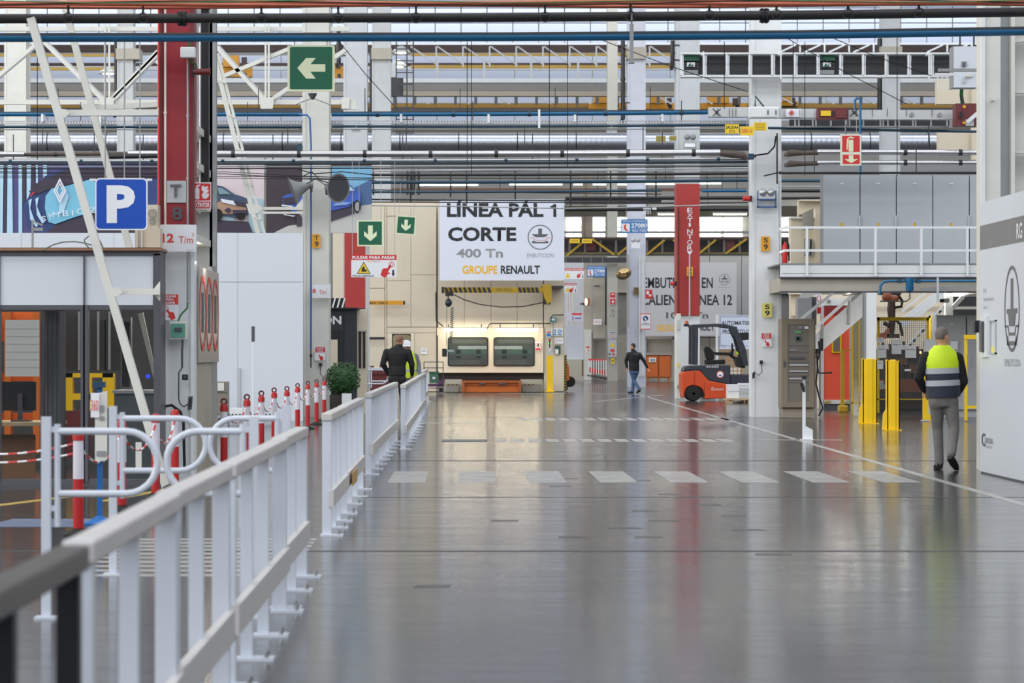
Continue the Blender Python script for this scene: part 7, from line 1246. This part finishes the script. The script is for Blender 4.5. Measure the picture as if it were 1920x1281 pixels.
t = thing('wall_terminal', 'slim wall terminal with a black handset on the graphic wall', 'terminal', (XW-.05, pd(1847), zz(668, 1847))); MB().box(XW-.03, XW, pd(1854), pd(1842), zz(670, 1847), zz(593, 1847)).build('back_plate', white, t); MB().box(XW-.06, XW-.03, pd(1850), pd(1845), zz(660, 1847), zz(603, 1847)).build('screen', dgrey, t); bev(MB().box(XW-.1, XW-.02, pd(1843), pd(1839.5), zz(624, 1841), zz(601, 1841)).build('handset', black, t), .01)
t = thing('document_holder', 'clear document holder with yellow paper on the graphic wall', 'holder', (XW-.02, pd(1863), zz(665, 1863))); [MB().box(XW-.02, XW, pd(a), pd(b), zz(e, 1863), zz(c_, 1863)).build('frame_bar', greyw, t) for a, b, c_, e in ((1869, 1868, 600, 664), (1859, 1858, 600, 664), (1869, 1858, 600, 603), (1869, 1858, 661, 664))]; MB().box(XW-.01, XW, pd(1867), pd(1860), zz(662, 1863), zz(650, 1863)).build('paper', paley, t)
t = thing('strip_lamp', 'added fill lamp under the mezzanine deck', 'lamp', W(1690, 546, 25.0)); MB().pb(1560, 523, 1820, 526, 25.4, .15).build('housing', white, t); MB().pb(1562, 526, 1818, 527.5, 25.41, .1).build('tube', lampm, t)  # fixture added to go with the fill light below the deck
ul = bpy.data.lights.new('mezzanine_fill_light', 'AREA'); ul.shape = 'RECTANGLE'; ul.size = 3.0; ul.size_y = .15; ul.energy = 130; ul.color = (1, .95, .88)  # added light that lifts the dark space under the mezzanine
ulo = bpy.data.objects.new('mezzanine_fill_light', ul); COL.objects.link(ulo); ulo.location = W(1690, 528.5, 25.4)
# ================================================================ PEOPLE
V = Vector
def remesh(ob, vox, it=4):
    m = ob.modifiers.new('surface', 'REMESH'); m.mode = 'VOXEL'; m.voxel_size = vox; m.use_smooth_shade = True
    s = ob.modifiers.new('soften', 'SMOOTH'); s.factor = 0.5; s.iterations = it; return ob
def limb(g, pts, rs, n=12): g.tube(pts, rs, n); [g.ell(p, r, r, r, 10, 6) for p, r in zip(pts, rs)]
def person(label, px, py, d, J, top, legs, hair_m, skin_m, shoe_m, look, fwd=1, jacket_end=.9, vest=None, helmet=None, group=None, sleeve=None, relax=True):
    base = W(px, py, d); base.z = 0; t = thing('person', label, 'person', base); o = base
    P = {k: o+V(v) for k, v in J.items()}; hd = P['head']; lk = V(look).normalized(); side = V((lk.y, -lk.x, 0))
    sh = (P['sl']+P['sr'])/2; hp = (P['hl']+P['hr'])/2
    wsh = abs(P['sr'].x-P['sl'].x)/2
    def torso(g, k, zt, zb, col=True):
        rings = [(0.0, .17, .115), (.18, .175, .12), (.42, .168, .115), (.66, .195, .13), (.84, wsh*.98, .125), (.95, wsh*.9, .105), (1.03, wsh*.62, .09), (1.09, .085, .08)]
        pts = []; rx = []; ry = []
        for f, a, b in rings: pts.append(hp.lerp(sh+V((0, 0, .03)), f)); rx.append(a*k); ry.append(b*k)
        keep = [i for i in range(len(pts)) if zb-.02 <= pts[i].z-o.z <= zt+.1]
        g.tube([pts[i] for i in keep], [rx[i] for i in keep], 20, True, [ry[i] for i in keep]); return pts, rx, ry
    # body: one continuous mesh
    g = MB(); torso(g, .9, 2, 0)
    rotm = Matrix(((side.x, lk.x, 0), (side.y, lk.y, 0), (0, 0, 1)))
    g.ell(hd+lk*-.005, .073, .095, .112, 18, 14, rotm); g.ell(hd+lk*.025-V((0, 0, .055)), .058, .068, .062, 14, 10, rotm)
    g.ell(hd+lk*.095-V((0, 0, .018)), .013, .02, .024, 8, 6, rotm); g.ell(hd+lk*.082+V((0, 0, .025)), .05, .014, .012, 8, 6, rotm); g.ell(hd+lk*.085-V((0, 0, .058)), .024, .014, .010, 8, 6, rotm)
    for s in (-1, 1): g.ell(hd+side*.075*s-lk*.005, .010, .022, .034, 8, 6, rotm)
    limb(g, [sh+V((0, 0, .0)), hd-V((0, 0, .09))-lk*.012], [.062, .056])
    for s in 'lr':
        S, E, Wr = P['s'+s].lerp(P['e'+s], .13), P['e'+s], P['w'+s]; limb(g, [S, E, Wr], [.045, .036, .026])
        dv = (Wr-E).normalized(); sd = dv.cross(V((0, 1, 0))); sd = sd.normalized() if sd.length > .1 else V((1, 0, 0)); palm = Wr+dv*.055
        g.tube([Wr, Wr+dv*.04, Wr+dv*.095], [.026, .036, .036], 10, True, [.018, .017, .014])
        nrm = dv.cross(sd).normalized()
        for k, (off, ln) in enumerate(((-.029, .062), (-.0095, .072), (.0105, .068), (.029, .052))):
            a = Wr+dv*.088+sd*off; b_ = a+dv*ln*.5+nrm*.006; c = b_+dv*ln*.42+nrm*.022; g.tube([a, b_, c], [.0095, .009, .0075], 8)
        a = Wr+dv*.03+sd*-.03; g.tube([a, a+dv*.035-sd*.022+nrm*.012, a+dv*.065-sd*.026+nrm*.024], [.011, .0105, .008], 8)
        limb(g, [P['h'+s], P['k'+s], P['a'+s]], [.075, .052, .036])
    remesh(g.build('body', skin_m, t), .0075, 3)
    eyem = mat('eye_dark', (30,26,24), 0.2)
    for s in (-1, 1): MB().ell(hd+lk*.084+side*.031*s+V((0, 0, .008)), .009, .009, .007, 8, 6).build('eye', eyem, t)
    # hair or helmet
    if helmet:
        g = MB(); n = 20; g.lathe([(.142, .0), (.135, .012), (.125, .02), (.12, .06), (.10, .11), (.06, .145), (.01, .155)], hd+V((0, 0, .03)), n); g.ell(hd+lk*.13+V((0, 0, .035)), .09, .06, .008, 12, 6, rotm); sm(g.build('helmet', helmet, t))
    else:
        g = MB(); g.ell(hd-lk*.016+V((0, 0, .022)), .079, .094, .104, 18, 14, rotm); ob = g.build('hair', hair_m, t)
        bm = bmesh.new(); bm.from_mesh(ob.data); oo = V(ORG[t.name])
        dele = [v for v in bm.verts if ((v.co+oo-hd).dot(lk) > .05 and (v.co+oo-hd).z < .06) or ((v.co+oo-hd).z < (-.045 if (v.co+oo-hd).dot(lk) < -.02 else .0) )]
        bmesh.ops.delete(bm, geom=dele, context='VERTS'); bm.to_mesh(ob.data); bm.free(); m = ob.modifiers.new('thick', 'SOLIDIFY'); m.thickness = .012; sm(ob)
    # trousers
    g = MB(); g.tube([hp+V((0, 0, -.09)), hp+V((0, 0, .0)), hp+V((0, 0, .12))], [.15, .175, .165], 18, True, [.115, .125, .115])
    for s in 'lr':
        H, Kn, A = P['h'+s], P['k'+s], P['a'+s]; g.ell(H-V((0, 0, .03)), .105, .115, .12)
        limb(g, [H, H.lerp(Kn, .5), Kn, Kn.lerp(A, .5), A+(A-Kn).normalized()*.03], [.098, .086, .068, .062, .056])
    remesh(g.build('trousers', legs, t), .012, 4)
    # shoes
    for s in 'lr':
        A, T_ = P['a'+s], P['t'+s]; f = (T_-A); f2 = V((f.x, f.y, f.z)); g = MB(); heel = A-V((0, 0, .05))-V((f.x, f.y, 0)).normalized()*.05
        g.tube([heel, heel.lerp(T_, .45)+V((0, 0, .012)), heel.lerp(T_, .8), T_], [.040, .045, .048, .034], 12, True, [.042, .04, .03, .02]); g.ell(A-V((0, 0, .02)), .045, .05, .06); so = remesh(g.build('shoe', shoe_m, t), .008, 3)
        g = MB(); dz = V((0, 0, -.035)); g.tube([heel+dz*1.1, heel.lerp(T_, .5)+dz, T_+dz*.55], [.042, .046, .036], 12, True, [.012, .012, .012]); sm(g.build('sole', rubber, so))
    # jacket / sleeves
    g = MB(); torso(g, 1.08, 2, jacket_end)
    low = V((hp.x, hp.y, o.z+jacket_end)); g.tube([low, low+V((0, 0, .1)), hp.lerp(sh, .4)], [.185, .19, .185], 20, True, [.14, .14, .13])
    if vest is None: limb(g, [sh+V((0, 0, .03)), hd-V((0, 0, .12))-lk*.015], [.10, .072])
    for s in 'lr':
        S, E, Wr = P['s'+s], P['e'+s], P['w'+s]; S = S.lerp(E, .13); S = S.lerp(V((sh.x, S.y, S.z)), .08); limb(g, [S, S.lerp(E, .5), E, E.lerp(Wr, .5), Wr], [.082, .074, .064, .055, .046])
    remesh(g.build('jacket', top if vest is None else sleeve, t), .012, 4)
    if vest:
        pts, rx, ry = [], [], []
        zt = sh.z-o.z+.12; zs = [jacket_end+.0, jacket_end+.12, jacket_end+.25, jacket_end+.38, sh.z-o.z-.10, sh.z-o.z-.02, sh.z-o.z+.055, zt]
        ww = [.21, .213, .215, .222, wsh*1.13+.01, wsh*1.1, wsh*.8, .09]; dd = [.155, .155, .15, .152, .152, .14, .115, .09]
        cx = lambda z: hp.lerp(sh, (z-(hp.z-o.z))/max(.1, sh.z-hp.z))
        def band(nm, z0, z1, m, k=1.0):
            N = 8; g = MB(); P_, A_, B_ = [], [], []
            for i in range(N+1):
                z = z0+(z1-z0)*i/N; j = max(0, min(len(zs)-2, sum(1 for q_ in zs if q_ <= z)-1)); f = max(0, min(1, (z-zs[j])/(zs[j+1]-zs[j]))); c = cx(z); P_.append(V((c.x, c.y, o.z+z))); A_.append((ww[j]*(1-f)+ww[j+1]*f)*k); B_.append((dd[j]*(1-f)+dd[j+1]*f)*k)
            g.tube(P_, A_, 26, True, B_); return sm(g.build(nm, m, t), 60)
        for nm, z0, z1, m, k in vest: band(nm, z0, z1 if z1 else zt, m, k)
    return t
skin = mat('skin', (196,146,122), 0.5, var=.06, scale=12); blackcloth = mat('black_cloth', (20,20,22), 0.8, var=.25, scale=14, bump=.3); hairgrey = mat('grey_hair', (112,104,98), 0.7, var=.3, scale=30); hairdk = mat('dark_hair', (38,30,26), 0.6, var=.3, scale=30); hairfair = mat('fair_red_hair', (128,92,74), 0.6, var=.3, scale=30)
shoeblk = mat('shoe_black', (26,26,28), 0.5); hivis = mat('hi_vis_vest', (206,236,30), 0.55, var=.04, scale=10, bump=.2); navy = mat('navy_vest', (40,46,62), 0.65, var=.1, scale=10, bump=.2); refl = mat('reflective_band', (176,182,188), 0.35)
person('man in a yellow and navy hi-vis vest walking away past the graphic wall', 1772, 882, 13.85,
    dict(head=(-.03, .01, 1.645), sl=(-.235, 0, 1.42), sr=(.155, -.02, 1.42), el=(-.325, .02, 1.14), er=(.225, .0, 1.09), wl=(-.235, .13, .99), wr=(.185, .12, .96), hl=(-.105, 0, .87), hr=(.065, 0, .87), kl=(-.075, .10, .50), kr=(.105, -.04, .50), al=(-.06, .06, .11), ar=(.02, -.36, .23), tl=(-.07, .25, .03), tr=(.10, -.26, .03)),
    hivis, mat('grey_trousers', (112,110,108), 0.75, var=.15, scale=10, bump=.3), hairgrey, skin, shoeblk, (.75, .66, 0), jacket_end=.91, sleeve=blackcloth,
    vest=(('vest_navy_hem', .90, 1.045, navy, 1.0), ('reflective_band', 1.04, 1.11, refl, 1.012), ('vest_navy_belt', 1.105, 1.195, navy, 1.0), ('reflective_band', 1.19, 1.26, refl, 1.012), ('vest_yellow_top', 1.255, None, hivis, 1.0)))
pj = person('man in a black jacket and blue jeans walking across the far aisle', 1193, 738.5, 39.5,
    dict(head=(-.13, 0, 1.655), sl=(-.27, 0, 1.42), sr=(.10, 0, 1.41), el=(-.36, .02, 1.17), er=(.27, -.02, 1.15), wl=(-.33, .05, .93), wr=(.385, -.03, .92), hl=(-.15, 0, .80), hr=(-.0, 0, .80), kl=(-.085, .02, .47), kr=(-.085, .12, .45), al=(.09, -.12, .18), ar=(-.125, .1, .11), tl=(.01, -.05, .03), tr=(-.29, .13, .03)),
    blackcloth, mat('blue_jeans', (66,92,128), 0.75, var=.15, scale=10, bump=.3), hairdk, skin, shoeblk, (-.9, .42, 0), jacket_end=.80)
text('CARROCERÍA', 1187.5, 662.3, 1198.5, 663.6, 39.42, letgrey, pj, 0, .02); text('Montaje', 1191, 665, 1197, 666, 39.42, letgrey, pj, 0, .02)
person('broad man all in black standing at the white barriers', 745, 788, 24,
    dict(head=(.055, 0, 1.705), sl=(-.235, 0, 1.49), sr=(.24, 0, 1.49), el=(-.31, -.02, 1.21), er=(.31, .02, 1.20), wl=(-.20, .10, .99), wr=(.315, .16, .98), hl=(-.10, 0, .90), hr=(.09, 0, .90), kl=(-.11, .03, .5), kr=(.11, .0, .5), al=(-.11, 0, .10), ar=(.12, -.05, .10), tl=(-.13, .2, .03), tr=(.15, .15, .03)),
    blackcloth, mat('black_trousers', (22,22,25), 0.8, var=.2), hairfair, skin, shoeblk, (.45, .9, 0), jacket_end=.95)
person('man in a white hard hat and yellow vest behind the man in black', 764, 776, 26.6,
    dict(head=(-.02, 0, 1.56), sl=(-.16, 0, 1.38), sr=(.19, 0, 1.38), el=(-.24, .02, 1.15), er=(.26, .02, 1.15), wl=(-.24, -.08, .92), wr=(.29, -.05, .92), hl=(-.08, 0, .86), hr=(.10, 0, .86), kl=(-.09, -.02, .48), kr=(.11, 0, .48), al=(-.09, 0, .10), ar=(.12, 0, .10), tl=(-.11, -.2, .03), tr=(.15, -.2, .03)),
    hivis, mat('grey_trousers'), hairdk, skin, shoeblk, (.5, -.86, 0), jacket_end=.86, sleeve=mat('grey_sleeve', (120,124,134), 0.7), helmet=mat('helmet_white', (234,236,240), 0.3),
    vest=(('vest_hem', .84, 1.0, hivis, 1.0), ('reflective_band', .99, 1.05, refl, 1.012), ('vest_yellow_top', 1.045, None, hivis, 1.0)))
flush_text()
